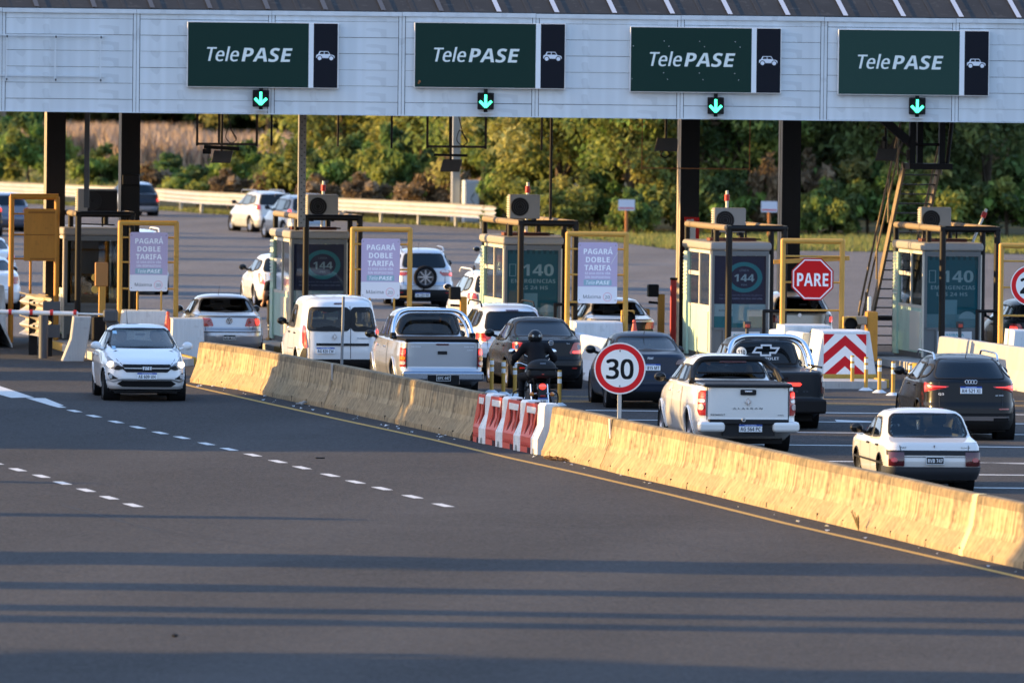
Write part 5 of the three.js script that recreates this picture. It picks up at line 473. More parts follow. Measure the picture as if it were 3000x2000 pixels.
{ // broken lane lines
  const d1 = [[-9.06, -170.51], [-8.64, -168.46], [-8.14, -166.16], [-7.59, -163.63], [-7.07, -161.32], [-6.55, -159.08], [-6.07, -157.18], [-5.53, -154.78], [-5.05, -152.72], [-4.56, -150.59], [-4.05, -148.27], [-3.58, -146.13], [-3.04, -143.6], [-2.57, -141.37], [-2.1, -139.33], [-1.57, -136.82], [-1.06, -134.3]], d2 = [[-8.35, -144.27], [-7.83, -142.13], [-7.36, -139.93], [-6.86, -137.7], [-6.38, -135.43], [-5.9, -133.24], [-8.87, -146.5], [-9.4, -148.7]];
  for (const d of [d1, d2]) { const o = group('lane_line'), ux = 0.2195, uz = 0.9756; for (const [x, z] of d) part(o, 'line_dash', strip([x - ux * 0.5, z - uz * 0.5], [x + ux * 0.5, z + uz * 0.5], 0.17), M.linePaint); }
  const g = group('gore_marking'); part(g, 'painted_chevron', quad([[-10.9, -181], [-11.6, -181], [-10.25, -174.6], [-9.8, -174.9]]), M.linePaint); part(g, 'painted_chevron', quad([[-9.95, -174.6], [-9.55, -174.6], [-8.98, -171.0], [-9.25, -171.0]]), M.linePaint);
  const yl = [[-7.6, -186], [-6.88, -182.12], [-5.23, -174.52], [-3.4, -166.17], [-1.41, -157.38], [0.02, -150.41], [1.21, -145.08], [2.62, -138.3], [4.19, -130.22], [5.66, -123.4], [7.06, -116.88], [10.4, -101]]; const e = group('edge_line'); part(e, 'yellow_line', yl.slice(1).map((p, i) => strip(yl[i], p, 0.13)), M.yellowPaint);
  const t = group('rumble_lines'); for (const [z, x0] of [[-171.6, 1.5], [-167.2, 1.3], [-162.3, 1.5], [-156.9, 2.2], [-150.6, 3.2], [-146.2, 4.2], [-141.7, 5.2], [-137, 6]]) part(t, 'painted_line', strip([x0, z], [16, z - 0.5], 0.26), M.linePaint);
  for (const [z, c] of [[-178.6, 0], [-175.8, 1], [-176.4, 1]]) part(t, 'yellow_line', strip([0.9, z], [14, z - 0.4], 0.16), M.yellowPaint);
  const w = group('merge_arrow'); part(w, 'painted_wedge', quad([[9.2, -148.4], [14, -148.9], [14, -145.4]]), M.linePaint); part(w, 'painted_wedge', quad([[6.4, -168.4], [6.4, -167.6], [8.4, -166.9]]), M.linePaint); part(w, 'painted_wedge', quad([[7.9, -150.9], [9.2, -150.9], [10.6, -149.9]]), M.linePaint);
  const j = group('pavement_joint'); for (const [x0, z0, x1, z1, k] of [[-12, -145.9, 0.4, -145.7, 0.035], [-1.2, -134, 3.6, -121.3, 0.02], [-7, -133, -5.2, -126, 0.03], [-5.2, -126, -1.2, -117.5, 0.02], [2.6, -113.4, 7.2, -113.2, 0.02], [1.2, -106.2, 4.6, -106.6, 0.02], [4.2, -121.1, 7, -121, 0.02], [0, -124.5, 5, -124.2, 0.016], [-20, -301, -6, -301.2, 0.05], [4.8, -228, 9, -230.5, 0.12], [-3, -262, 4, -262.4, 0.05]]) part(j, 'crack', strip([x0, z0], [x1, z1], k, 0.003), k > 0.1 ? M.linePaint : M.black);
}
// ---------------------------------------------------------------- concrete barriers
const jersey = (h = 0.88) => [[-0.3, 0], [-0.3, 0.085], [-0.285, 0.1], [-0.165, 0.41], [-0.155, 0.435], [-0.1, h - 0.03], [-0.08, h - 0.005], [-0.05, h], [0.05, h], [0.08, h - 0.005], [0.1, h - 0.03], [0.155, 0.435], [0.165, 0.41], [0.285, 0.1], [0.3, 0.085], [0.3, 0]];
function sweep(prof, path, wob = 0, u0 = 0, close = true) { // a profile swept along a plan path [x, z]
  const pts = []; for (let i = 0; i < path.length - 1; i++) { const a = path[i], b = path[i + 1], n = max(1, Math.ceil(hypot(b[0] - a[0], b[1] - a[1]) / 0.45)); for (let j = 0; j < n; j++) pts.push([a[0] + (b[0] - a[0]) * j / n, a[1] + (b[1] - a[1]) * j / n]); } pts.push(path[path.length - 1]);
  const P = [], U = [], idx = [], n = prof.length; let d = u0, acc = [0]; for (let i = 1; i < n; i++) acc.push(acc[i - 1] + hypot(prof[i][0] - prof[i - 1][0], prof[i][1] - prof[i - 1][1]));
  for (let i = 0; i < pts.length; i++) { const a = pts[max(0, i - 1)], b = pts[min(pts.length - 1, i + 1)], l = hypot(b[0] - a[0], b[1] - a[1]), rx = -(b[1] - a[1]) / l, rz = (b[0] - a[0]) / l; if (i) d += hypot(pts[i][0] - pts[i - 1][0], pts[i][1] - pts[i - 1][1]); for (let j = 0; j < n; j++) { const q = wob * (nz(d * 1.7, j * 0.7, 64, 64) - 0.5), h = wob * (nz2(d * 1.3, j, 64, 64) - 0.5); P.push(pts[i][0] + rx * (prof[j][0] + q), max(0, prof[j][1] + (prof[j][1] > 0.02 ? h : 0)), pts[i][1] + rz * (prof[j][0] + q)); U.push(d / 8, acc[j] / 2.1); } }
  for (let i = 0; i < pts.length - 1; i++) for (let j = 0; j < n - 1; j++) { const a = i * n + j, b = a + 1, c = a + n, e = c + 1; idx.push(a, c, b, b, c, e); }
  if (close) for (const e of [0, pts.length - 1]) { const c = P.length / 3; P.push(pts[e][0], prof[floor(n / 2)][1] * 0.4, pts[e][1]); U.push(0, 0); for (let j = 0; j < n - 1; j++) { const a = e * n + j; idx.push(...(e ? [a, a + 1, c] : [a + 1, a, c])); } }
  const g = new THREE.BufferGeometry(); g.setAttribute('position', new THREE.Float32BufferAttribute(P, 3)); g.setAttribute('uv', new THREE.Float32BufferAttribute(U, 2)); g.setIndex(idx); g.computeVertexNormals(); return g;
}
const off = (pts, d) => pts.map((p, i) => { const a = pts[max(0, i - 1)], b = pts[min(pts.length - 1, i + 1)], l = hypot(b[0] - a[0], b[1] - a[1]); return [p[0] - (b[1] - a[1]) / l * -d, p[1] + (b[0] - a[0]) / l * -d]; });
// base of the near face as [x, z]; the wall's middle lies 0.3 m to the right
const baseA = [[-6.95, -184.1], [-5.66, -179.9], [-5.0, -176.7], [-3.58, -170.5], [-2.27, -164.4], [-0.75, -157.3]], baseB = [[0.54, -151.7], [1.22, -148.6], [1.83, -145.3], [3.09, -139.3], [4.57, -131.8], [5.49, -127.2], [6.32, -122.8], [7.16, -119], [9.4, -109], [11.6, -99]];
const midA = off(baseA, 0.3), midB = off(baseB, 0.3);
const along = (path, s) => { for (let i = 0; i < path.length - 1; i++) { const l = hypot(path[i + 1][0] - path[i][0], path[i + 1][1] - path[i][1]); if (s <= l || i === path.length - 2) { const f = s / l; return [path[i][0] + (path[i + 1][0] - path[i][0]) * f, path[i][1] + (path[i + 1][1] - path[i][1]) * f, Math.atan2(path[i + 1][0] - path[i][0], path[i + 1][1] - path[i][1])]; } s -= l; } };
const plen = (p) => p.slice(1).reduce((a, q, i) => a + hypot(q[0] - p[i][0], q[1] - p[i][1]), 0);
function wall(label, mid, base, cuts, seedling) {
  const o = thing('concrete_barrier', label, 'barrier', [0, 0, 0]); const L = plen(mid); const edges = [0, ...cuts, L];
  for (let i = 0; i < edges.length - 1; i++) { const p = []; const a = edges[i] + (i ? 0.012 : 0), b = edges[i + 1] - 0.012; const n = max(2, Math.ceil((b - a) / 1.5)); for (let k = 0; k <= n; k++) { const q = along(mid, a + (b - a) * k / n); p.push([q[0], q[1]]); } part(o, 'concrete_segment', sweep(jersey(0.88), p, 0.007, edges[i] * 1.03 + i * 1.7), M.concrete); }
  const B = plen(base), slots = []; for (let s = 0.7; s < B; s += rr(0.9, 2.1)) { const q = along(base, s); slots.push(xf(box(0.03, rr(0.07, 0.12), rr(0.02, 0.035)), q[0] + 0.013, 0.06, q[1], 0, q[2], rr(-0.12, 0.12))); } for (const s of slots) part(o, 'drain_slot', s, M.black);
  return o;
}
const wA = wall('grey concrete median wall, mostly shaded stretch from behind the white sedan to the plastic blocks', midA, baseA, [6.4, 13.2, 20.4]);
const wB = wall('golden sunlit concrete median wall running from the plastic blocks to the right edge', midB, baseB, [5.0, 30.2]);
{ const q = along(midA, 13.2); part(wA, 'joint_plate', box(0.02, 0.34, 0.1, q[0] - 0.135, 0.72, q[1] + 0.02, q[2], 0, 0.06), M.galv); const b = along(midB, 5.0); part(wB, 'joint_plate', box(0.02, 0.34, 0.09, b[0] - 0.14, 0.7, b[1] + 0.02, b[2], 0, 0.06), M.cream);
  const j = along(midB, 30.2); part(wB, 'pale_joint', sweep(jersey(0.885).map((p) => [p[0] * 1.015, p[1]]), [along(midB, 30.05), along(midB, 30.3)].map((p) => [p[0], p[1]]), 0, 0), std([0.62, 0.5, 0.26], 0.8)); void j; }
// thin pole on the shaded wall, round sign on the sunlit wall
solo('post', bar([-3.42, 0.86, -171.4], [-3.4, 2.24, -171.4], 0.03), std([0.2, 0.21, 0.22], 0.5, 0.3), 'thin grey pole standing on the shaded concrete wall before the white van', 'pole');
{ const q = along(midB, 5.0), s = thing('road_sign', 'round white sign with red ring reading 30 on a post on the sunlit wall', 'road sign', [q[0] + 0.02, 0, q[1]]); part(s, 'post', rbox(0.07, 1.3, 0.04, 0.008, 0, 1.48, -0.04), M.galv); part(s, 'sign_plate', xf(new THREE.CylinderGeometry(0.446, 0.446, 0.012, 48), 0, 1.74, 0, PI / 2), M.galv); part(s, 'sign_face', xf(new THREE.CircleGeometry(0.444, 48), 0, 1.74, 0.0085), M.limit30); part(s, 'bolt', [2.06, 1.42].map((y) => ball(0.014, 0, y, 0.012)), M.galv); }
// red and white water filled plastic blocks in the gap
{
  const a = [-0.45, -157.1], b = [0.72, -152.05], L = hypot(b[0] - a[0], b[1] - a[1]), dir = Math.atan2(b[0] - a[0], b[1] - a[1]);
  const prof = (w, h) => [[-0.25 * w, 0], [-0.25 * w, 0.27], [-0.235 * w, 0.3], [-0.14 * w, 0.52], [-0.13 * w, h - 0.04], [-0.1 * w, h], [0.1 * w, h], [0.13 * w, h - 0.04], [0.14 * w, 0.52], [0.235 * w, 0.3], [0.25 * w, 0.27], [0.25 * w, 0]];
  const seg = (pr, len) => { const g = prism(pr, len - 0.02, 0.01); g.translate(0, 0, -len / 2 + 0.01); return g; };
  // red block: two oval hand openings through the face, modelled as a panel with holes over a recessed core
  const makeRed = (len, pos, label) => { const o = thing('plastic_barrier', label, 'barrier', pos, dir); part(o, 'block', [seg(prof(0.62, 0.86), len), seg([[-0.25, 0], [-0.25, 0.27], [0.25, 0.27], [0.25, 0]], len)], M.redPlastic);
    const sh = new THREE.Shape([[-len / 2, 0.02], [len / 2, 0.02], [len / 2, 0.62], [-len / 2, 0.62]].map((p) => new THREE.Vector2(...p))); for (const x of [-0.22, 0.22]) { const h = new THREE.Path(); h.absellipse(x * len, 0.31, len * 0.14, 0.25, 0, 2 * PI); sh.holes.push(h); }
    for (const s of [-1, 1]) { const g = new THREE.ExtrudeGeometry(sh, { depth: 0.025, bevelEnabled: false, curveSegments: 16 }); g.applyMatrix4(new THREE.Matrix4().makeRotationY(s * PI / 2)); const p = g.attributes.position; for (let i = 0; i < p.count; i++) { const y = p.getY(i), k = y < 0.26 ? 0.25 - 0.11 * y / 0.26 : 0.14; p.setX(i, p.getX(i) * 0.8 + s * (k - 0.005)); p.setY(i, y + 0.26); } g.computeVertexNormals(); part(o, 'side_panel', g, M.redPlastic); }
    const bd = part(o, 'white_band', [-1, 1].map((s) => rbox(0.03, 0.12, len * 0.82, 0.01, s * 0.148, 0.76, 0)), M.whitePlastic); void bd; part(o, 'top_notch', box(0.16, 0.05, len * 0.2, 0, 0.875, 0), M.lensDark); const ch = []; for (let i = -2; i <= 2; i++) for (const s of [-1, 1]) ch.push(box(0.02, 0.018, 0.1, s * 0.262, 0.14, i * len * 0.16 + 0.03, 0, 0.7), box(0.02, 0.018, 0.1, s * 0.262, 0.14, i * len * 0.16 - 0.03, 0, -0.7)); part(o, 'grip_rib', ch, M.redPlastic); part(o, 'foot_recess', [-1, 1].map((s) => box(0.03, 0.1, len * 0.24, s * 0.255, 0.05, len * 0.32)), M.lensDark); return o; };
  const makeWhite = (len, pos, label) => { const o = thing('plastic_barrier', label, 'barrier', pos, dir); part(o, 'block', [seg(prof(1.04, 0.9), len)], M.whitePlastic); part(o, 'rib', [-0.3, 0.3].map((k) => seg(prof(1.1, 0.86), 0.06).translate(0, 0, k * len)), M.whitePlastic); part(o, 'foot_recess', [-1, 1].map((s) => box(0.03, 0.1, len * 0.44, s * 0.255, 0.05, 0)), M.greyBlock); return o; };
  const lens = [0.5, 0.52, 0.86, 0.52, 0.92, 0.5, 0.86, 0.5], lab = ['red plastic barrier block against the end of the shaded wall', 'white plastic barrier block nearest the shaded wall', 'red plastic barrier block left of the middle of the row', 'white plastic barrier block left of the widest red block', 'widest red plastic barrier block in the middle of the row', 'white plastic barrier block right of the widest red block', 'red plastic barrier block nearest the sunlit wall', 'white plastic barrier block touching the sunlit wall'];
  let s = 0; lens.forEach((l, i) => { const c = s + l / 2; s += l + 0.005; const p = [a[0] + (b[0] - a[0]) * c / L, 0, a[1] + (b[1] - a[1]) * c / L]; tag((i % 2 ? makeWhite : makeRed)(l, p, lab[i]), null, null, 'plastic blocks closing the gap between the two concrete walls'); });
}
// flexible yellow delineator posts
{
  const o = thing('delineator_post', 'leftmost yellow delineator post by the black saloon', 'bollard', [-0.42, 0, -180.2], 0, 'yellow delineator posts with white bands');
  part(o, 'post', bar([0, 0.03, 0], [0, 0.72, 0], 0.042, 14), M.yellow); part(o, 'reflective_band', [0.64, 0.5].map((y) => xf(new THREE.CylinderGeometry(0.045, 0.045, 0.09, 14), 0, y, 0)), M.whitePlastic); part(o, 'base', xf(new THREE.CylinderGeometry(0.07, 0.16, 0.06, 16), 0, 0.03, 0), M.whiteBlock);
  for (const [x, z, l] of [[-0.17, -179.3, 'second yellow delineator post from the left by the black saloon'], [0.07, -178.5, 'yellow delineator post close left of the motorcyclist'], [0.98, -173.9, 'yellow delineator post close right of the motorcycle'], [7.39, -184.8, 'yellow delineator post overlapping the chevron panel, farthest left there'], [7.65, -183.9, 'yellow delineator post at the right edge of the chevron panel'], [7.89, -182.7, 'first yellow delineator post clear of the chevron block on its right'], [8.12, -181.3, 'second yellow delineator post clear of the chevron block on its right'], [8.42, -180.0, 'yellow delineator post touching the black sport utility car in the view']]) dup(o, [x, 0, z], 0, l);
}
// litter along the wall foot
{ const g = []; for (let i = 0; i < 60; i++) { const w = i % 3 ? wA : wB, base = i % 3 ? baseA : baseB, q = along(base, rr(0.5, plen(base) - 12 * (i % 3 ? 0 : 1))); const s = rr(0.012, 0.05); g.push(xf(new THREE.TetrahedronGeometry(s, 0).scale(1.6, 0.5, 1), q[0] - rr(0.05, 0.6), s * 0.25, q[1] + rr(-0.2, 0.2), rnd() * 0.3, rnd() * 6)); void w; } tag(solo('litter', g, M.whiteBlock), 'small pale scraps of litter strewn along the foot of the median walls', 'litter', null, 'stuff');
  const h = []; for (let i = 0; i < 110; i++) { const q = along(baseB, abs(rr(-0.9, 0.9) + rr(-0.4, 0.4)) + 1.2), d = rr(0.02, 0.22); h.push(xf(box(rr(0.05, 0.14), 0.012, 0.016), q[0] - d, rr(0.01, 0.05), q[1], 0, rnd() * 6, rr(-0.3, 0.3))); } tag(solo('dry_leaves', h, std([0.16, 0.09, 0.035], 0.9)), 'small heap of dry brown stalks at the start of the sunlit wall', 'leaves', null, 'stuff');
  solo('plastic_bag', [0, 1, 2, 3, 4].map((i) => xf(new THREE.IcosahedronGeometry(0.11, 1).scale(1.3, 0.55, 0.8), i * 0.1 - 0.2, 0.05 + (i % 2) * 0.02, (i * 37 % 5) * 0.03, 0, i)).map((q) => q.translate(1.75, 0, -158.2)), std([0.45, 0.55, 0.65], 0.25), 'pale crumpled plastic sheet lying on the road behind the sign post', 'litter');
  solo('road_stone', xf(new THREE.DodecahedronGeometry(0.035).scale(1.4, 0.7, 1), -4.04, 0.02, -103), M.black, 'small black scrap lying alone on the near road', 'debris'); const tw = []; for (let i = 0; i < 9; i++) tw.push(bar([5.24, 0.02, -127.9], [5.24 + rr(-0.12, 0.08), rr(0.2, 0.34), -127.9 + rr(-0.1, 0.1)], 0.006, 5)); solo('weed', tw, std([0.18, 0.13, 0.05], 0.9), 'dry weed growing from the foot of the sunlit wall', 'weed');
  solo('rubber_scrap', box(0.16, 0.02, 0.05, -3.35, 0.012, -149.6, 0.3), M.black, 'small dark strip lying on the road left of the plastic blocks', 'debris'); solo('dead_leaf_clump', [0, 1, 2, 3, 4, 5].map((i) => xf(box(0.14, 0.015, 0.08), -4.3 + i * 0.06, 0.03 + 0.01 * (i % 3), -172.7 - i * 0.16, 0.2 * i, i)), M.greyBlock, 'pile of grey rubbish at the foot of the shaded wall', 'litter'); }

// ---------------------------------------------------------------- toll canopy: boarded fascia, ribbed vault, steel columns
const ZF = -197, canopy = thing('toll_canopy', 'white boarded toll canopy with a dark ribbed vaulted roof spanning all lanes', 'toll canopy', [0, 0, 0]);
{
  const xs = [-18.1, -14.98, -11.85, -8.75, -5.63, -2.62, 0.47, 3.82, 7.13, 10.17, 13.3, 16.4], ys = [8.02, 7.88, 7.513, 7.142, 6.766, 6.395, 6.024, 5.735];
  part(canopy, 'fascia_frame', [box(34.6, 2.3, 0.05, -0.85, 6.91, ZF - 0.06), box(34.6, 0.1, 0.5, -0.85, 8.08, ZF - 0.2), box(34.6, 0.03, 0.4, -0.85, 5.74, ZF - 0.22)], M.seamDark);
  for (let i = 0; i < xs.length - 1; i++) { const w = xs[i + 1] - xs[i], x = (xs[i] + xs[i + 1]) / 2; for (let j = 0; j < ys.length - 1; j++) { const h = ys[j] - ys[j + 1] - 0.008, m = part(canopy, 'board', xf(new THREE.BoxGeometry(w - 0.17, h, 0.014), 0, 0, 0), M.boardPaint, true); m.position.set(x, (ys[j] + ys[j + 1]) / 2 + rr(-0.003, 0.003), ZF + 0.005 + rr(-0.002, 0.002)); m.rotation.set(-0.028 + rr(-0.008, 0.004), 0, rr(-0.0012, 0.0012)); }
    part(canopy, 'top_trim', box(w - 0.008, 0.1, 0.06, x, 8.06 + rr(-0.006, 0.006), ZF + 0.03), M.boardPaint, true); }
  for (const x of xs) part(canopy, 'cover_strip', [box(0.066, 2.29, 0.03, x - 0.038, 6.87, ZF + 0.008), box(0.066, 2.29, 0.03, x + 0.038, 6.87, ZF + 0.008)], M.boardPaint, true);
  part(canopy, 'bottom_trim', box(34.5, 0.02, 0.07, -0.85, 5.727, ZF), M.boardPaint, true);
  const vault = (x0, x1, o, rows = 14) => { const P = [], U = [], idx = []; for (let j = 0; j <= rows; j++) { const b = 11 * j / rows, y = 8.1 + o + 2.1 * sin(PI * b / 11), sk = -0.28 * min(b, 11); P.push(x0 + sk, y, ZF - 0.1 - b, x1 + sk, y, ZF - 0.1 - b); U.push(x0, b, x1, b); if (j) { const a = j * 2 - 2; idx.push(a, a + 1, a + 3, a, a + 3, a + 2); } } const g = new THREE.BufferGeometry(); g.setAttribute('position', new THREE.Float32BufferAttribute(P, 3)); g.setAttribute('uv', new THREE.Float32BufferAttribute(U, 2)); g.setIndex(idx); g.computeVertexNormals(); return g; };
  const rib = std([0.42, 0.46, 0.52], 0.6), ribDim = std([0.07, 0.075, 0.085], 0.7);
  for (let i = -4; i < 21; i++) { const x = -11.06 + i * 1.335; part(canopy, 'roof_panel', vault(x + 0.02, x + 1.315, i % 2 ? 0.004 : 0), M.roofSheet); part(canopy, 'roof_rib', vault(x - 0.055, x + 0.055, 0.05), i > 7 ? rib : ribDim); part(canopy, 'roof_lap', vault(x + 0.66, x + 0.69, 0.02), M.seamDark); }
  const beams = []; for (const z of [-198, -202.5, -207]) beams.push(box(34, 0.22, 0.16, -1, z === -202.5 ? 9.9 : 8.02, z)); part(canopy, 'roof_beam', beams, M.darkSteel);
  for (const x of [-11.15, -9.34, 4.23, 6.69]) { const H = 8.15, c = part(canopy, 'column', [box(0.46, H, 0.03, 0, H / 2, 0.225), box(0.46, H, 0.03, 0, H / 2, -0.225), box(0.36, H, 0.42, 0.03, H / 2, 0)], M.column, true); for (const q of [0.115, -0.115]) part(c, 'sunlit_flange', box(0.02, H - 0.3, 0.17, -0.222, H / 2 - 0.1, q), M.sunlitFlange ??= std([0.42, 0.36, 0.27], 0.7, 0, { map: rep(dirtTex, 0.7, 0.7) }), true); c.position.set(x, 0, -207); c.rotation.y = rad(11); }  // pale plates paint the sunlight on the left side of the dark columns
  part(canopy, 'junction_box', rbox(0.42, 0.26, 0.2, 0.03, -9.28, 4.03, -206.7), M.darkSteel);
}
// lane signs on the fascia with green arrows below
{
  const mk = (x, y, mat, label) => { const s = thing('lane_sign', label, 'sign', [x, y, ZF]); part(s, 'sign_box', rbox(3.5, 1.51, 0.14, 0.015, 1.735, -0.75, 0.11), M.white, true); part(s, 'sign_face', new THREE.PlaneGeometry(3.45, 1.48).translate(1.735, -0.745, 0.184), mat); return s; };
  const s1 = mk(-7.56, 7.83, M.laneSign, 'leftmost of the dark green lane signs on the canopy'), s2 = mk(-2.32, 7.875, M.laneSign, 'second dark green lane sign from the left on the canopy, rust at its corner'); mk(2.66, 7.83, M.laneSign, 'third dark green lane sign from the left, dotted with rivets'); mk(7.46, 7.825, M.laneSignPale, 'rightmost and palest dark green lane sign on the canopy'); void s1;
  part(s2, 'rust_spot', [ball(0.03, 0.12, -1.36, 0.185, 8, 6), ball(0.02, 0.1, -1.4, 0.185, 8, 6)], M.rust); const riv = []; for (const y of [-0.32, -0.44, -1.05, -1.2]) for (let i = 0; i < 4; i++) riv.push(ball(0.011, 2.66 + 0.12 + i * 0.82 + (y * 37 % 1) * 0.2, 7.83 + y, ZF + 0.186, 6, 4)); part(scene.children.filter((c) => c.name === 'lane_sign_002')[0], 'rivet', riv.map((g) => g.translate(-2.66, -7.83, -ZF)), M.whiteBlock);
  const t = thing('lane_signal', 'green down arrow lamp under the leftmost lane sign', 'signal light', [-5.86, 6.085, -196.84], 0, 'green arrow lamps under the lane signs'); part(t, 'housing', [rbox(0.38, 0.39, 0.16, 0.02, 0, 0, 0), box(0.09, 0.56, 0.05, 0, 0, -0.05)], M.black); part(t, 'visor', xf(new THREE.CylinderGeometry(0.18, 0.18, 0.12, 24, 1, true, PI * 0.5, PI), 0, 0, 0.12, PI / 2, 0, 0), M.black); const ar = part(t, 'arrow', [xf(box(0.06, 0.24, 0.02), 0, 0.03, 0.085), xf(box(0.2, 0.062, 0.02), -0.066, -0.07, 0.0852, 0, 0, -PI / 4), xf(box(0.2, 0.062, 0.02), 0.066, -0.07, 0.0856, 0, 0, PI / 4)], M.arrowLit); part(ar, 'lens_plate', disc(0.165, 0.01, 0, 0, 0.078), M.blackPlastic); part(t, 'bracket', box(0.34, 0.02, 0.1, 0, -0.27, -0.03), M.boardPaint);
  dup(t, [-0.67, 6.08, -196.84], 0, 'green down arrow lamp under the second lane sign from the left'); dup(t, [4.64, 6.035, -196.84], 0, 'green down arrow lamp under the third lane sign from the left'); dup(t, [9.29, 6.08, -196.84], 0, 'green down arrow lamp under the rightmost lane sign');
  const rk = thing('sign_rack', 'empty white sign rack of thin rails on the left bay of the fascia', 'sign frame', [0, 0, ZF + 0.05]); part(rk, 'upright', [-11.75, -10.62, -9.58].map((x) => box(0.035, 1.06, 0.05, x, 6.95, 0.06)), M.boardPaint); part(rk, 'rail', [7.48, 6.55].map((y) => box(2.6, 0.03, 0.03, -10.75, y, 0.025)), M.boardPaint); part(rk, 'clip', [-11.73, -10.6, -9.56].flatMap((x) => [7.45, 6.46].map((y) => box(0.03, 0.05, 0.02, x, y, 0.092))), M.seamDark);
}
// hanging frames, rods, lamps and poles under the canopy
{
  const fr = (xl, xr, yb, z, label, post, mat = M.brownSteel, w = 0.055) => { const o = thing('sensor_portal', label, 'hanging frame', [0, 0, 0]); part(o, 'hanger', [xl, xr].map((x) => box(w, 8.1 - yb, w, x, (8.1 + yb) / 2 - 0.05, z)), mat); part(o, 'cross_bar', box(xr - xl, w, w, (xl + xr) / 2, yb, z), mat); if (post) part(o, 'middle_post', [box(w, 8.1 - yb, w, post, (8.1 + yb) / 2, z), tube([[post + 0.15, 5.9, z], [post + 0.3, 5.3, z], [post + 0.42, 5.1, z], [post + 0.3, 4.98, z], [post + 0.16, 5.12, z], [post + 0.24, 5.36, z], [post + 0.42, 5.05, z]], 0.012, 40, 6)], mat); return o; };
  fr(-7.55, -6.13, 4.96, -203, 'brown steel frame hanging under the canopy right of the left columns', -7.03); fr(-2.07, -0.68, 4.96, -203, 'brown steel frame hanging under the canopy before the far light pole', -1.53); fr(3.05, 5.62, 4.5, -203.4, 'thin frame hanging across the column with the sunlit edge', 0, M.rust, 0.022);
  const lamp = (x, y, z, rx, label, flip) => { const o = thing('flood_lamp', label, 'lamp', [x, y, z]); part(o, 'lamp_panel', xf(prism(flip ? [[-0.27, -0.14], [0.27, -0.14], [0.28, 0.12], [0.22, 0.16], [-0.2, 0.16]] : [[-0.24, -0.14], [0.2, -0.14], [0.27, 0.14], [-0.17, 0.14]], 0.05, 0.008), 0, 0, 0, rx), std([0.06, 0.056, 0.052], 0.6)); part(o, 'arm', bar([0, 0.14, 0], [0, 8.1 - y, 0], 0.03, 8), M.darkSteel); return o; };
  const l1 = lamp(-6.97, 4.65, -203.2, -0.3, 'dark flood lamp panel with a sensor rod hanging right of the left columns'); part(l1, 'sensor_rod', [bar([-0.42, 0.24, 0.06], [0.42, 0.2, 0.06], 0.045, 12), box(0.2, 0.12, 0.1, -0.35, 0.13, 0.06)], M.darkSteel); const l2 = lamp(-1.51, 4.5, -203.2, -0.3, 'dark flood lamp panel with a sensor rod hanging before the far light pole'); part(l2, 'sensor_rod', bar([-0.4, 0.26, 0.06], [0.4, 0.25, 0.06], 0.03, 12), M.darkSteel); const l3 = lamp(3.61, 5.05, -203.2, -0.2, 'dark flood lamp hanging just left of the column with the sunlit edge', 1); part(l3, 'loose_cable', [tube([[-0.06, -0.14, 0], [-0.12, -0.24, 0], [0, -0.3, 0], [0.1, -0.22, 0], [0.06, -0.14, 0]], 0.018, 20, 6)], M.darkSteel); const l4 = lamp(8.85, 4.88, -203.2, -0.3, 'dark flood lamp panel hanging left of the steel stair'); part(l4, 'knuckle', ball(0.06, -0.03, 0.38, 0), M.darkSteel);
  const rod = solo('hanging_rod', bar([-5.78, 4.93, -203], [-5.78, 8, -203], 0.026, 8), M.darkSteel, 'thin dark rod hanging below the leftmost lane sign', 'rod', 'thin rods hanging under the canopy');
  const rods = [[-4.2, 4.93, 'thin dark rod hanging right of the perforated pole'], [-2.92, 4.9, 'thin dark rod hanging midway between perforated pole and second hanging frame'], [0.65, 4.9, 'thin dark rod hanging close left of the tall thin pole']]; for (const [x, y, l] of rods) { const r = rod.clone(); r.name = numbered('hanging_rod'); r.position.set(x + 5.78, y - 4.93, 0); r.userData = { ...rod.userData, label: l }; scene.add(r); }
  solo('pole', box(0.12, 4.7, 0.12, -10.2, 5.75, -203.6), M.darkGrey, 'dark square pole rising from the leftmost booth between the two left columns', 'pole'); solo('pole', bar([0.87, 3.3, -201], [0.87, 8.2, -201], 0.035, 8), M.darkSteel, 'tall thin dark pole rising from the booth with the nearest teal poster', 'pole');
  const pp = thing('pole', 'perforated grey steel pole rising from the second booth', 'pole', [-5.05, 0, -203.5], rad(10)); part(pp, 'post', [box(0.15, 5.2, 0.03, 0, 5.6, 0.07), box(0.03, 5.2, 0.16, -0.085, 5.6, 0), box(0.15, 5.2, 0.03, 0, 5.6, -0.07)], std([0.26, 0.26, 0.25], 0.6)); const holes = []; for (let i = 0; i < 60; i++) holes.push(box(0.035, 0.028, 0.01, (i % 2 ? 0.035 : -0.03), 3.1 + i * 0.08, 0.083)); part(pp, 'slot', holes, M.darkGrey);
}
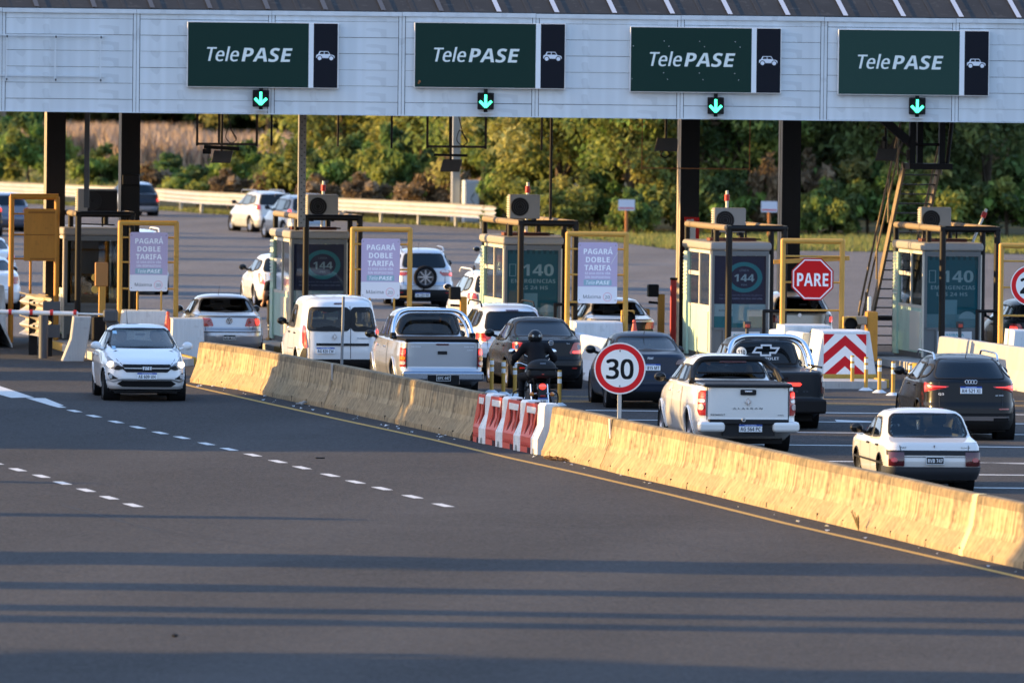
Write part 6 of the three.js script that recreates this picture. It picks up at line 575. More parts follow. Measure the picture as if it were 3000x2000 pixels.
// ---------------------------------------------------------------- toll booths on their islands
const BT = rad(10);
const booths = [[-10.46, -205, 0, 'leftmost toll booth with a dark open front and no poster', 'leftmost booth'], [-4.96, -204, 1, 'toll booth with a purple poster reading 144, behind the white van', 'second booth from the left'], [0.18, -200, 2, 'toll booth with a teal poster reading 140, behind the black saloon', 'middle booth'], [4.98, -196.5, 1, 'toll booth with a purple poster reading 144, right of the fire extinguisher sign', 'second booth from the right'], [10.0, -198.4, 2, 'toll booth with a teal poster reading 140, at the right beside the stair', 'rightmost booth']];
const isl = thing('traffic_island', 'concrete lane island with yellow kerb under the leftmost booth', 'island', [-9.5, 0, -201.5], BT);
{ const pr = [[-0.95, 7.6], [-0.75, 8], [0.75, 8], [0.95, 7.6], [0.95, -8], [-0.95, -8]].map(([x, z]) => [x, -z]); const g = xf(prism(pr, 0.16), 0, 0, 0, -PI / 2); part(isl, 'slab', g, M.greyBlock, true); for (const s of [-1, 1]) for (let k = 0; k < 6; k++) part(isl, 'kerb_stone', rbox(0.12, 0.19, 2.1, 0.02, s * 0.96, 0.095, 6.5 - k * 2.16), k % 2 ? M.greyBlock : M.yellowKerb, true); }
const islLab = ['second booth from the left', 'middle booth', 'booth beside the stop sign', 'rightmost booth']; [[-4.1, -199.5], [1.1, -196], [5.9, -192.5], [10.75, -193]].forEach(([x, z], i) => { dup(isl, [x, 0, z], BT, 'concrete lane island with yellow kerb under the ' + islLab[i]); });
function booth(x, z, kind, label) {
  const o = thing('toll_booth', label, 'toll booth', [x, 0, z], BT), y0 = 0.16, X0 = -0.2, X1 = 1.14, Z0 = -1.0, Z1 = -4.2, top = 2.78;
  // pipe guard frame: near portal, inner portal, far post
  const pr = 0.075, T = 3.22; part(o, 'guard_pipe', [bar([0, y0, 0], [0, T, 0], pr), bar([1.3, y0, 0], [1.3, T, 0], pr), bar([-0.06, T, 0], [1.36, T, 0], pr), ball(pr, 0, T, 0), ball(pr, 1.3, T, 0)], M.pipe); for (const X of [0, 1.3]) for (const q of [-1.5, -5]) part(o, 'frame_post', bar([X, y0, q], [X, T, q], pr * 0.9), M.pipe); for (const X of [0, 1.3]) part(o, 'roof_pipe', bar([X, T, 0.05], [X, T, -5.0], pr), M.sunlitSteel);  // tan of the roof pipes stands in for the sun along them
  const W = X1 - X0, cx = (X0 + X1) / 2, cz = (Z0 + Z1) / 2, D = Z0 - Z1;
  part(o, 'base', box(W, 0.14, D, cx, y0 + 0.07, cz), M.darkGrey); part(o, 'roof', [rbox(W + 0.14, 0.2, D + 0.14, 0.07, cx, top, cz)], M.boothRoof); part(o, 'rear_wall', [box(W, 0.9, 0.05, cx, 0.75, Z1), box(0.1, 1.5, 0.05, X0 + 0.05, 1.95, Z1), box(0.1, 1.5, 0.05, X1 - 0.05, 1.95, Z1)], M.booth); part(o, 'floor', box(W - 0.1, 0.04, D - 0.1, cx, y0 + 0.16, cz), M.darkGrey);
  for (const s of [0, 1]) { const X = s ? X1 : X0, k = s ? 1 : -1; // side walls: mint lower panels, glazed upper bays
    part(o, 'corner_post', [box(0.09, 2.4, 0.5, X, 1.4, Z1 + 0.3)], M.mint); part(o, 'corner_trim', box(0.07, 2.4, 0.1, X, 1.4, Z0 - 0.05), M.cream); part(o, 'side_panel', box(0.05, 1.05, D - 0.62, X, 0.82, cz + 0.22), M.mint, true); part(o, 'box_panel', box(0.06, 0.92, 1.1, X + k * 0.03, 0.8, Z0 - 0.72), M.cream); part(o, 'mint_skirt', box(0.02, 1.2, 0.44, X + k * 0.05, 0.85, Z1 + 0.32), M.mint);
    part(o, 'window_bar', [box(0.06, 0.07, D - 0.62, X, 1.37, cz + 0.22), box(0.06, 0.07, D - 0.62, X, 2.64, cz + 0.22), box(0.06, 0.09, 1.25, X, 2.12, cz - 0.4), box(0.06, 1.3, 0.06, X, 2.0, cz + 0.25)], M.cream); part(o, 'side_glass', [box(0.012, 1.2, 1.3, X, 2.0, cz + 0.9), box(0.012, 1.2, 1.2, X, 2.0, cz - 0.4)], M.tint);
    const lv = []; for (let i = 0; i < 12; i++) lv.push(box(0.02, 0.022, 0.46, X + k * 0.055, 1.62 + i * 0.085, Z1 + 0.3, 0, 0, k * 0.5)); part(o, 'louvre', lv, M.cream); }
  const fz = Z0;
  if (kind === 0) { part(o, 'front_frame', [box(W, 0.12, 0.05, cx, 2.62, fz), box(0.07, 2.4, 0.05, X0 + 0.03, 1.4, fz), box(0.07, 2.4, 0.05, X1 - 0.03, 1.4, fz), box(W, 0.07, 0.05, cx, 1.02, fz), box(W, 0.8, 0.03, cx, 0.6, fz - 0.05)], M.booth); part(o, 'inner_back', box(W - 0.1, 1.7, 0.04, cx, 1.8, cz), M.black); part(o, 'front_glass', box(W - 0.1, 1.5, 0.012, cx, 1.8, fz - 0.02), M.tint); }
  else { part(o, 'front_frame', [box(W, 0.11, 0.06, cx, 2.62, fz + 0.012), box(0.06, 2.4, 0.06, X0 + 0.03, 1.4, fz), box(0.06, 2.4, 0.06, X1 - 0.03, 1.4, fz), box(W, 0.05, 0.06, cx, 0.87, fz), box(W, 0.66, 0.04, cx, 0.52, fz - 0.02)], M.booth); part(o, 'poster', box(W - 0.12, 1.66, 0.012, cx, 1.73, fz), kind === 1 ? M.poster144 : M.poster140); part(o, 'poster_glass', box(W - 0.12, 1.66, 0.006, cx, 1.73, fz + 0.02), M.clearGlass); part(o, 'notice_board', rbox(0.92, 0.58, 0.05, 0.01, cx + 0.06, 0.56, fz + 0.03), M.booth); part(o, 'notice', new THREE.PlaneGeometry(0.82, 0.5).translate(cx + 0.06, 0.56, fz + 0.058), M.notice);
    part(o, 'low_guard', [bar([0.82, y0, 0.1], [0.82, 1.32, 0.1], 0.04), bar([0.82, 1.32, 0.1], [1.3, 1.32, 0.1], 0.04), ball(0.04, 0.82, 1.32, 0.1)], M.pipe); const rd = part(o, 'card_reader', [rbox(0.16, 0.16, 0.14, 0.02, 0.55, 0.98, -0.5), bar([0.55, y0, -0.5], [0.55, 0.92, -0.5], 0.04)], M.darkGrey); part(rd, 'reader_face', rbox(0.1, 0.08, 0.02, 0.01, 0.55, 0.96, -0.42), M.redPlastic); }
  part(o, 'roof_bracket', [bar([0.1, top, -2.5], [0.1, 3.2, -2.5], 0.025, 6), bar([0.9, top, -2.5], [0.9, 3.2, -2.5], 0.025, 6), bar([0.2, 2.95, -1.7], [1.1, 2.93, -1.7], 0.02, 6)], M.darkSteel); if (kind) part(o, 'rusty_strip', box(1.1, 0.07, 0.4, 0.5, 2.92, -2.2), std([0.16, 0.05, 0.03], 0.8));
  return o;
}
booths.forEach(([x, z, k, l]) => booth(x, z, k, l));
{ // air conditioners on the booth roofs
  const ac = (x, y, z, w, label, big) => { const o = thing('air_conditioner', label, 'air conditioner', [x, y, z], BT); part(o, 'case', rbox(w, 0.58, 0.32, 0.03), std([0.27, 0.265, 0.245], 0.6)); const g = part(o, 'fan_recess', big ? [box(0.72, 0.5, 0.02, 0.12, 0, 0.155)] : [disc(0.22, 0.03, -0.12, 0, 0.152, 28)], M.darkSteel); part(g, 'fan_guard', [0.06, 0.11, 0.16, 0.21].map((r) => xf(new THREE.TorusGeometry(r, 0.005, 5, 24), -0.12, 0, 0.172)), M.darkGrey); part(o, 'foot', [-0.25, 0.25].map((q) => box(0.06, 0.08, 0.34, q, -0.32, 0)), M.darkSteel); const f = []; for (let i = 0; i < 9; i++) f.push(box(0.02, 0.02, 0.26, -w / 2 - 0.006, -0.22 + i * 0.055, 0)); part(o, 'side_fin', f, M.cream); return o; };
  ac(-10.1, 3.52, -206.5, 0.98, 'large air conditioner on the leftmost booth', 1); ac(-4.62, 3.46, -205.5, 0.76, 'air conditioner on the second booth beside the perforated pole'); ac(0.24, 3.56, -202.5, 0.74, 'air conditioner on the middle booth'); ac(5.04, 3.35, -199.5, 0.76, 'air conditioner on the booth beside the stop sign'); ac(9.98, 3.38, -202, 0.74, 'air conditioner on the rightmost booth');
  const bm = (x, z, y0, x1, y1, label) => { const o = thing('barrier_arm', label, 'barrier arm', [0, 0, 0]), a = [x, y0, z], b = [x1, y1, z]; part(o, 'arm', bar(a, b, 0.035, 8), M.whitePlastic); for (const f of [0.62, 0.97]) { const p = [0, 1, 2].map((i) => a[i] + (b[i] - a[i]) * f), q = [0, 1, 2].map((i) => a[i] + (b[i] - a[i]) * (f - 0.05)); part(o, 'red_band', bar(q, p, 0.06, 8), M.red); } part(o, 'drive_box', rbox(0.34, 1.0, 0.34, 0.04, x, y0 - 0.35, z), M.orange); part(o, 'counterweight', box(0.3, 0.14, 0.12, x - 0.08, y0 - 0.05, z), M.black); return o; };
  bm(-4.72, -207.2, 1.0, -4.62, 4.05, 'raised red tipped barrier arm showing above the second booth'); bm(0.25, -204, 1.0, 0.34, 4.12, 'raised red tipped barrier arm showing above the middle booth'); bm(5.05, -201, 1.0, 5.03, 4.02, 'raised red tipped barrier arm showing above the booth beside the stop sign'); bm(10.3, -204.6, 1.0, 11.35, 3.6, 'tilted raised red banded barrier arm right of the rightmost booth');
}
// yellow pipe portals with their signs
const portal = (x, z, H, label) => { const o = thing('height_portal', label, 'pipe frame', [x, 0, z]), w = 0.66, r = 0.06; part(o, 'post', [-1, 1].flatMap((s) => [bar([s * w, 0.1, 0], [s * w, H, 0], r, 14), ball(r, s * w, H, 0), ...[0.75, 0.42].map((k) => xf(new THREE.TorusGeometry(r, 0.008, 5, 16), s * w, H * k, 0, PI / 2))]), M.yellow, true); part(o, 'top_bar', bar([-w, H, 0], [w, H, 0], r, 14), M.yellow, true); for (const y of [H - 0.34, H - 0.92, H - 1.54]) part(o, 'cross_rail', bar([-w, y, -0.02], [w, y, -0.02], 0.022, 8), M.yellow); return o; };
portal(-8.56, -200, 3.12, 'yellow pipe frame holding the leftmost pink tariff sign'); portal(-3.03, -196, 3.11, 'yellow pipe frame holding the pink tariff sign beside the purple poster booth'); portal(1.9, -193, 3.12, 'yellow pipe frame holding the pink tariff sign beside the teal poster booth'); portal(6.68, -190, 3.08, 'yellow pipe frame holding the red stop sign'); portal(11.43, -188, 3.07, 'yellow pipe frame cut by the right edge holding the round twenty sign');
{ const s = thing('tariff_sign', 'leftmost pink and white tariff sign on a yellow frame', 'sign', [-8.54, 2.215, -199.9], 0, 'pink tariff signs on yellow frames'); const rs = new THREE.Shape(); const w = 0.445, h = 0.69, r = 0.05; rs.moveTo(-w + r, -h); rs.lineTo(w - r, -h); rs.quadraticCurveTo(w, -h, w, -h + r); rs.lineTo(w, h - r); rs.quadraticCurveTo(w, h, w - r, h); rs.lineTo(-w + r, h); rs.quadraticCurveTo(-w, h, -w, h - r); rs.lineTo(-w, -h + r); rs.quadraticCurveTo(-w, -h, -w + r, -h);
  const f = new THREE.ShapeGeometry(rs), uv = f.attributes.uv; for (let i = 0; i < uv.count; i++) uv.setXY(i, (uv.getX(i) + w) / (2 * w), (uv.getY(i) + h) / (2 * h)); part(s, 'sign_plate', new THREE.ExtrudeGeometry(rs, { depth: 0.012, bevelEnabled: false }).translate(0, 0, -0.002), M.white); part(s, 'sign_face', f.translate(0, 0, 0.014), M.tariff);
  dup(s, [-3.04, 2.215, -195.9], 0, 'pink and white tariff sign between the purple poster booth and the silver spare wheel car'); const t = dup(s, [1.92, 2.245, -192.9], 0, 'pink and white tariff sign with a light scratch, right of the teal poster booth'); part(t, 'scratch', box(0.012, 0.3, 0.002, 0.37, 0.33, 0.018, 0, 0, -0.5), M.white);
  const legs = (x, z, n) => solo('leg_pair', [-0.28, 0.28].map((d) => bar([x + d, 0.5, z], [x + d, 1.54, z], 0.022, 8)), M.yellow, n, 'post'); legs(-8.52, -199.9, 'pair of thin yellow legs under the leftmost tariff sign'); legs(-3.0, -195.9, 'pair of thin yellow legs under the tariff sign beside the purple poster booth');
  const oct = []; for (let i = 0; i < 8; i++) { const a = PI / 8 + i * PI / 4; oct.push([0.505 * cos(a), 0.505 * sin(a)]); } const st = thing('stop_sign', 'red octagonal stop sign reading PARE on a yellow frame', 'stop sign', [6.68, 2.235, -189.92]); part(st, 'sign_plate', prism(oct, 0.012), M.galv); const og = new THREE.ShapeGeometry(new THREE.Shape(oct.map((p) => new THREE.Vector2(...p)))), ou = og.attributes.uv; for (let i = 0; i < ou.count; i++) ou.setXY(i, (ou.getX(i) + 0.467) / 0.934, (ou.getY(i) + 0.467) / 0.934); part(st, 'sign_face', og.translate(0, 0, 0.015), M.stop);
  part(st, 'channel_rail', [rbox(1.7, 0.1, 0.05, 0.01, -0.02, 0.42, -0.16, 0, 0, 0.06)], M.yellow); const t20 = thing('road_sign', 'round white sign with red ring reading 20 at the right edge', 'road sign', [11.43, 2.2, -187.92]); part(t20, 'sign_plate', xf(new THREE.CylinderGeometry(0.455, 0.455, 0.012, 40), 0, 0, 0, PI / 2), M.galv); part(t20, 'sign_face', xf(new THREE.CircleGeometry(0.453, 40), 0, 0, 0.008), M.limit20);
  // the orange frame seen from behind at the far left
  const o = thing('height_portal', 'orange yellow pipe frame with a blank orange board at the left edge', 'pipe frame', [-11.55, 0, -205.5], rad(10)); part(o, 'post', [-0.55, 0.55].map((x) => bar([x, 0.1, 0], [x, 3.62, 0], 0.065, 12)), M.orange, true); part(o, 'top_bar', bar([-0.58, 3.62, 0], [0.58, 3.62, 0], 0.07, 12), M.orange, true); part(o, 'board', rbox(0.84, 1.26, 0.03, 0.01, 0.17, 2.7, 0.02), M.orange, true); for (const q of [box(0.7, 0.05, 0.004, 0.2, 3.24, 0.038), box(0.78, 0.025, 0.004, 0.17, 2.7, 0.038), box(0.6, 0.04, 0.004, 0.2, 2.12, 0.038)]) part(o, 'rust_mark', q, M.rustMark ??= std([0.3, 0.13, 0.02], 0.8)); part(o, 'cross_rail', [3.2, 2.7, 2.12].map((y) => bar([-0.55, y, -0.03], [0.55, y, -0.03], 0.022, 8)), M.orange); part(o, 'leg', bar([-0.08, 0.5, 0], [-0.08, 2.1, 0], 0.03, 8), M.orange); part(o, 'foot_box', rbox(0.6, 0.34, 0.3, 0.03, -0.02, 1.05, 0.1), M.orange, true); }
// white concrete blocks, the chevron nose, cones and signal lamps
{
  const blk = (pts, depth, mat, x, z, turn, label, cat = 'concrete block') => { const g = prism(pts, depth, 0.025); g.translate(0, 0, -depth); const m = solo('concrete_block', g, mat, label, cat, null, true); m.position.set(x, 0, z); m.rotation.y = turn; return m; };
  const ch = thing('crash_block', 'white concrete nose block with a red and white chevron panel', 'crash block', [7.3, 0, -186.4], rad(6)); const nose = prism([[-0.66, 0.22], [0.66, 0.22], [0.5, 1.16], [-0.5, 1.16]], 1.6, 0.03); nose.translate(0, 0, -1.6); part(ch, 'block', nose, M.whiteBlock, true); const yb = prism([[-0.72, 0], [0.72, 0], [0.67, 0.24], [-0.67, 0.24]], 1.7, 0.02); yb.translate(0, 0, -1.66); part(ch, 'yellow_base', yb, M.yellowKerb, true);
  const cg = new THREE.PlaneGeometry(0.94, 1.02, 1, 1).translate(-0.02, 0.62, 0.045); part(ch, 'chevron_panel', cg, M.chevron); part(ch, 'panel_back', rbox(0.96, 1.04, 0.02, 0.006, -0.02, 0.62, 0.03), M.white);
  blk([[-0.6, 0], [0.6, 0], [0.5, 1.2], [-0.5, 1.2]], 1.2, M.whiteBlock, 6.55, -189.2, 0.1, 'white concrete block behind the chevron nose, with a black knob'); solo('knob', [ball(0.07, 6.68, 1.07, -189.1), bar([6.68, 0.9, -189.1], [6.68, 1.05, -189.1], 0.02)], M.black, 'small black knob on the white block left of the chevron', 'fitting');
  blk([[-0.55, 0], [0.6, 0], [0.52, 1.12], [-0.5, 1.12]], 1.4, M.whiteBlock, 1.95, -192.4, 0.1, 'white concrete block under the scratched tariff sign'); blk([[-0.6, 0], [0.6, 0], [0.5, 1.05], [-0.48, 1.05]], 1.2, M.whiteBlock, -8.6, -199.3, 0.1, 'white concrete block behind the roof of the oncoming white sedan'); blk([[-0.36, 0], [0.4, 0], [0.34, 0.92], [-0.34, 0.92]], 1.0, M.whiteBlock, -7.55, -198.2, 0.1, 'white concrete block with a rounded corner left of the silver saloon'); blk([[-0.55, 0], [1.3, 0], [1.2, 1.15], [-0.45, 1.2]], 1.2, M.whiteBlock, 11.5, -187.4, 0.1, 'white concrete block under the round twenty sign');
  const jw = (path, label, mat, h) => solo('concrete_barrier', sweep(jersey(h), path, 0.02), mat, label, 'barrier'); jw([[1.0, -193.6], [1.75, -189], [2.5, -184.5]], 'pale concrete wall sloping beside the black saloon to the dark blue saloon', M.whiteBlock, 0.95); jw([[9.75, -192.5], [10.9, -186.5], [11.9, -181]], 'pale concrete wall behind the black sport utility car', M.greyBlock, 0.92); jw([[5.85, -190.5], [6.5, -187.9]], 'white concrete wall end behind the dark pickup', M.whiteBlock, 1.1); blk([[-0.36, 0], [0.1, 0], [0.2, 0.5], [0.26, 1], [-0.1, 1], [-0.16, 0.5]], 0.5, M.greyBlock, -9.98, -196.2, 0.1, 'leaning grey concrete slab left of the oncoming white sedan'); blk([[-0.3, 0], [0.2, 0], [0.22, 0.8], [-0.08, 0.82]], 0.5, M.greyBlock, -8.95, -196.2, 0.1, 'low grey concrete slab behind the mirror of the oncoming white sedan'); jw([[-13.4, -212], [-12.3, -204.6]], 'sunlit pale concrete wall at the left edge beyond the steel rails', M.whiteBlock, 1.5);
  const cone = (x, z, h, label) => { const o = thing('traffic_cone', label, 'traffic cone', [x, h, z]); part(o, 'cone', xf(new THREE.CylinderGeometry(0.035, 0.12, 0.46, 18), 0, 0.25, 0), M.redPlastic); part(o, 'base', rbox(0.26, 0.04, 0.26, 0.015, 0, 0.02, 0), M.redPlastic); part(o, 'tip', ball(0.045, 0, 0.5, 0), M.redPlastic); return o; };
  cone(-8.03, -198.7, 0.55, 'red traffic cone between the two white blocks left of the silver saloon'); cone(2.75, -192, 0.68, 'red traffic cone right of the scratched tariff sign');
  const sg = (x, z, y, label) => { const o = thing('signal_lamp', label, 'signal lamp', [x, 0, z], 0.12); part(o, 'housing', rbox(0.3, 0.3, 0.16, 0.02, 0, y, 0), M.yellow); part(o, 'hood', [xf(new THREE.CylinderGeometry(0.145, 0.145, 0.2, 24, 1, true), 0, y - 0.01, 0.16, PI / 2), disc(0.14, 0.02, 0, y - 0.01, 0.09)], M.black); part(o, 'pole', [bar([0, 0.1, 0], [0, y - 0.1, 0], 0.03), bar([0, y - 0.2, 0], [-0.1, y - 0.45, 0.05], 0.015)], M.darkGrey); return o; };
  sg(7.5, -189.6, 1.27, 'yellow signal lamp with black hood above the chevron block'); sg(2.62, -193.6, 1.24, 'yellow signal lamp with black hood right of the scratched tariff sign');
  // orange lane gate machines
  const gm = (x, z, label, t) => { const o = thing('gate_machine', label, 'barrier machine', [x, 0, z], t); part(o, 'pillar', rbox(0.16, 1.4, 0.2, 0.02, 0, 0.8, 0), M.orange, true); part(o, 'camera_box', rbox(0.26, 0.3, 0.3, 0.03, -0.2, 1.58, 0), M.black); part(o, 'arm_box', rbox(0.26, 0.3, 0.24, 0.04, -0.42, 1.0, 0.1), M.orange, true); part(o, 'bracket', bar([-0.3, 1.3, 0], [0, 1.28, 0], 0.03), M.darkSteel); return o; };
  gm(3.55, -203.5, 'orange gate machine with a black box left of the column with the extinguisher', 0.1); gm(-1.15, -199.2, 'small yellow gate machine with a black box beside the white car with roof rails', 0.1); const rm = thing('gate_machine', 'tall red post beside the orange gate machine and the sunlit column', 'post', [3.86, 0, -204.4]); part(rm, 'pillar', rbox(0.15, 1.75, 0.2, 0.03, 0, 0.95, 0), M.red); part(rm, 'cap', rbox(0.18, 0.06, 0.22, 0.02, 0, 1.84, 0), M.darkSteel);
  const g5 = thing('gate_machine', 'orange cabinet with a pale box at the foot of the steel stair', 'barrier machine', [8.3, 0, -197], 0.15); part(g5, 'pillar', rbox(0.26, 1.15, 0.3, 0.03, 0, 0.75, 0), M.orange, true); part(g5, 'grey_box', rbox(0.44, 0.2, 0.3, 0.03, -0.36, 1.12, 0.1), std([0.3, 0.24, 0.17], 0.7)); part(g5, 'fitting', rbox(0.08, 0.34, 0.08, 0.02, -0.05, 1.5, 0), M.cream);
  const bx = thing('toll_terminal', 'tall yellow payment terminal in front of the leftmost booth', 'terminal', [-9.72, 0, -201.8], 0.12); part(bx, 'pillar', rbox(0.16, 1.0, 0.16, 0.02, 0, 1.1, 0), M.yellow); part(bx, 'head', rbox(0.3, 0.56, 0.2, 0.02, -0.02, 1.86, 0), std([0.4, 0.2, 0.06], 0.6)); part(bx, 'knob', [1.78, 1.5].map((y) => disc(0.09, 0.04, -0.16, y, -0.04)), std([0.4, 0.36, 0.08], 0.5)); part(bx, 'machine', rbox(0.5, 0.62, 0.4, 0.06, 0.02, 0.55, -0.05), M.darkSteel);
  const gb = thing('boom_gate', 'lowered white boom with red bands left of the oncoming white sedan', 'boom gate', [0, 0, -197.2]); part(gb, 'boom', [bar([-13.2, 1.1, 0], [-10.05, 1.06, 0], 0.055, 10), bar([-10.05, 1.06, 0], [-9.4, 1.05, 0], 0.022, 8)], M.whitePlastic); part(gb, 'red_band', [-12.45, -11.62, -11.13, -10.66, -10.12].map((x) => bar([x - 0.035, 1.08, 0], [x + 0.035, 1.08, 0], 0.068, 10)), M.red); part(gb, 'drive_head', [rbox(0.34, 0.3, 0.3, 0.06, -9.3, 1.02, -0.05), rbox(0.3, 0.9, 0.3, 0.04, -9.26, 0.45, -0.12)], M.darkGrey);
  solo('post', bar([-10.88, 0.0, -197.8], [-10.88, 1.02, -197.8], 0.11, 14), std([0.05, 0.06, 0.075], 0.5), 'stout dark blue post behind the lowered boom', 'bollard');
  const ex = thing('fire_extinguisher', 'red fire extinguisher hanging on the sunlit edged column', 'fire extinguisher', [4.36, 1.28, -206.45]); part(ex, 'cylinder', [xf(new THREE.CylinderGeometry(0.085, 0.085, 0.46, 18), 0, 0.23, 0), xf(new THREE.SphereGeometry(0.085, 16, 8, 0, 7, 0, PI / 2), 0, 0.46, 0)], M.red); part(ex, 'valve', [bar([0, 0.52, 0], [0, 0.62, 0], 0.025), box(0.14, 0.03, 0.03, -0.04, 0.62, 0)], M.black); part(ex, 'hose', tube([[-0.1, 0.6, 0.02], [-0.14, 0.4, 0.04], [-0.1, 0.05, 0.06]], 0.014, 12, 6), M.black); part(ex, 'label_band', xf(new THREE.CylinderGeometry(0.087, 0.087, 0.1, 18), 0, 0.3, 0), M.yellow);
  const es = solo('extinguisher_sign', box(0.36, 1.0, 0.012, 4.33, 2.78, -206.6, rad(11)), M.extSign, 'tall red extinguisher sign on the sunlit edged column', 'sign'); void es;
}
// corrugated steel guard rails
const wave = (h, n, d) => { const p = []; for (let i = 0; i <= n * 8; i++) { const t = i / (n * 8); p.push([d * (0.5 - 0.5 * cos(t * n * 2 * PI)) * -1, t * h]); } const q = p.map((a) => [a[0] + 0.006, a[1]]).reverse(); return [...p, ...q]; };
{
  const gp = [[-46, -452], [-34, -428], [-23.02, -405.2], [-15.9, -392.1], [-14, -385.4], [-4.35, -365.2], [-2.2, -360.5], [-0.5, -354.6]].map(([x, z]) => [x - 0.3, z - 0.6]); const o = thing('guard_rail', 'sunlit steel guard rail along the far curve of the road', 'guard rail'); for (let i = 0; i < gp.length - 1; i++) part(o, 'rail_beam', sweep(wave(0.56, 3, 0.08).map(([x, y]) => [x, y + 0.42]), [gp[i], gp[i + 1]], 0, 0, false), M.galv); let acc = 0; const L = plen(gp); for (; acc < L; acc += 3.9) { const q = along(gp, acc); part(o, 'post', xf(box(0.12, 0.85, 0.1), q[0] + 0.14, 0.42, q[1] - 0.1, 0, q[2]), M.galv); }
  const s = thing('guard_rail', 'battered double steel rail end beside the leftmost booth', 'guard rail', [-11.2, 0, -199.4], 0); for (const y of [1.0, 0.46]) { part(s, 'rail_beam', sweep(wave(0.44, 2, 0.17).map(([x, h]) => [x, h + y]), [[-0.45, -1.9], [-0.1, -0.4], [0.3, 0.6]], 0.03, 0, false), std([0.5, 0.46, 0.4], 0.5, 0.4)); part(s, 'rail_lap', sweep(wave(0.46, 2, 0.17).map(([x, h]) => [x - 0.02, h + y - 0.01]), [[0.1, 0.2], [0.34, 0.48]], 0.02, 0, false), std([0.42, 0.3, 0.16], 0.7)); part(s, 'bolt', [0.1, 0.24].map((h) => ball(0.03, 0.02, y + h, 0.2)), M.black); part(s, 'rail_end', box(0.4, 0.3, 0.05, 0.45, y + 0.14, 0.62, 0.1), M.darkGrey); } for (const [x, z] of [[-0.2, -0.6], [0.2, 0.3]]) part(s, 'post', box(0.2, 1.3, 0.16, x + 0.16, 0.65, z), M.darkSteel);
}
// steel stair up to the canopy
{
  const o = thing('steel_stair', 'brown steel stair with handrails climbing to the canopy, left of the rightmost booth', 'stair', [9.02, 0, -207.2], BT); const N = 20, rise = 0.232, run = 0.2, w = 0.43; // climbs towards the viewer
  for (const s of [-1, 1]) part(o, 'stringer', beam([s * w, 0.05, -0.1], [s * w, N * rise, N * run], 0.06, 0.24), M.sunlitSteel, true);  // sunlight on stringers and handrails is put into their tan colour
  for (let i = 1; i < N; i++) part(o, 'step', box(w * 2, 0.03, 0.24, 0, i * rise, i * run), M.brownSteel);
  for (const s of [-1, 1]) { const X = s * (w + 0.1); part(o, 'handrail', [bar([X, 0.35, -0.5], [X, 1.1, -0.3], 0.028), bar([X, 1.1, -0.3], [X, N * rise + 1.0, N * run], 0.028), bar([X, 0.35, -0.5], [X, N * rise + 0.45, N * run], 0.024), ...[2, 8, 14, 19].map((i) => bar([X, i * rise, i * run], [X, i * rise + 1.05, i * run], 0.022))], M.sunlitSteel); }
  part(o, 'landing_frame', [box(0.95, 0.12, 0.3, 0.05, 0.9, 0.75), bar([-w, 0.02, 0.7], [-w, 0.9, 0.7], 0.05), bar([w, 0.02, 0.7], [w, 0.9, 0.7], 0.05)], M.darkSteel); part(o, 'platform', [box(1.05, 0.14, 0.8, 0.1, N * rise - 0.02, N * run + 0.2)], M.darkSteel);
  part(o, 'hanger', [[-0.3, 0], [0.42, 0], [-0.05, -0.3]].map(([x, z]) => box(0.14, 3.6, 0.14, x, N * rise + 1.8, N * run + 0.3 + z)), M.darkSteel); part(o, 'top_rail', [bar([-0.3, N * rise + 0.5, N * run + 0.3], [0.42, N * rise + 0.5, N * run + 0.3], 0.035), bar([-0.3, N * rise + 1.1, N * run + 0.3], [0.42, N * rise + 1.1, N * run + 0.3], 0.035), bar([0.62, N * rise, N * run], [0.85, N * rise + 2.2, N * run], 0.05)], M.darkSteel);
  part(o, 'brace', [beam([-0.25, N * rise + 0.45, N * run + 0.3], [-1.6, N * rise + 1.55, N * run + 0.4], 0.1, 0.2), bar([-0.3, N * rise + 1.0, N * run + 0.3], [-0.9, N * rise + 1.7, N * run + 0.3], 0.035)], M.darkSteel); part(o, 'gusset', box(0.2, 0.24, 0.06, -0.34, N * rise + 0.25, N * run + 0.3), M.brownSteel);
}
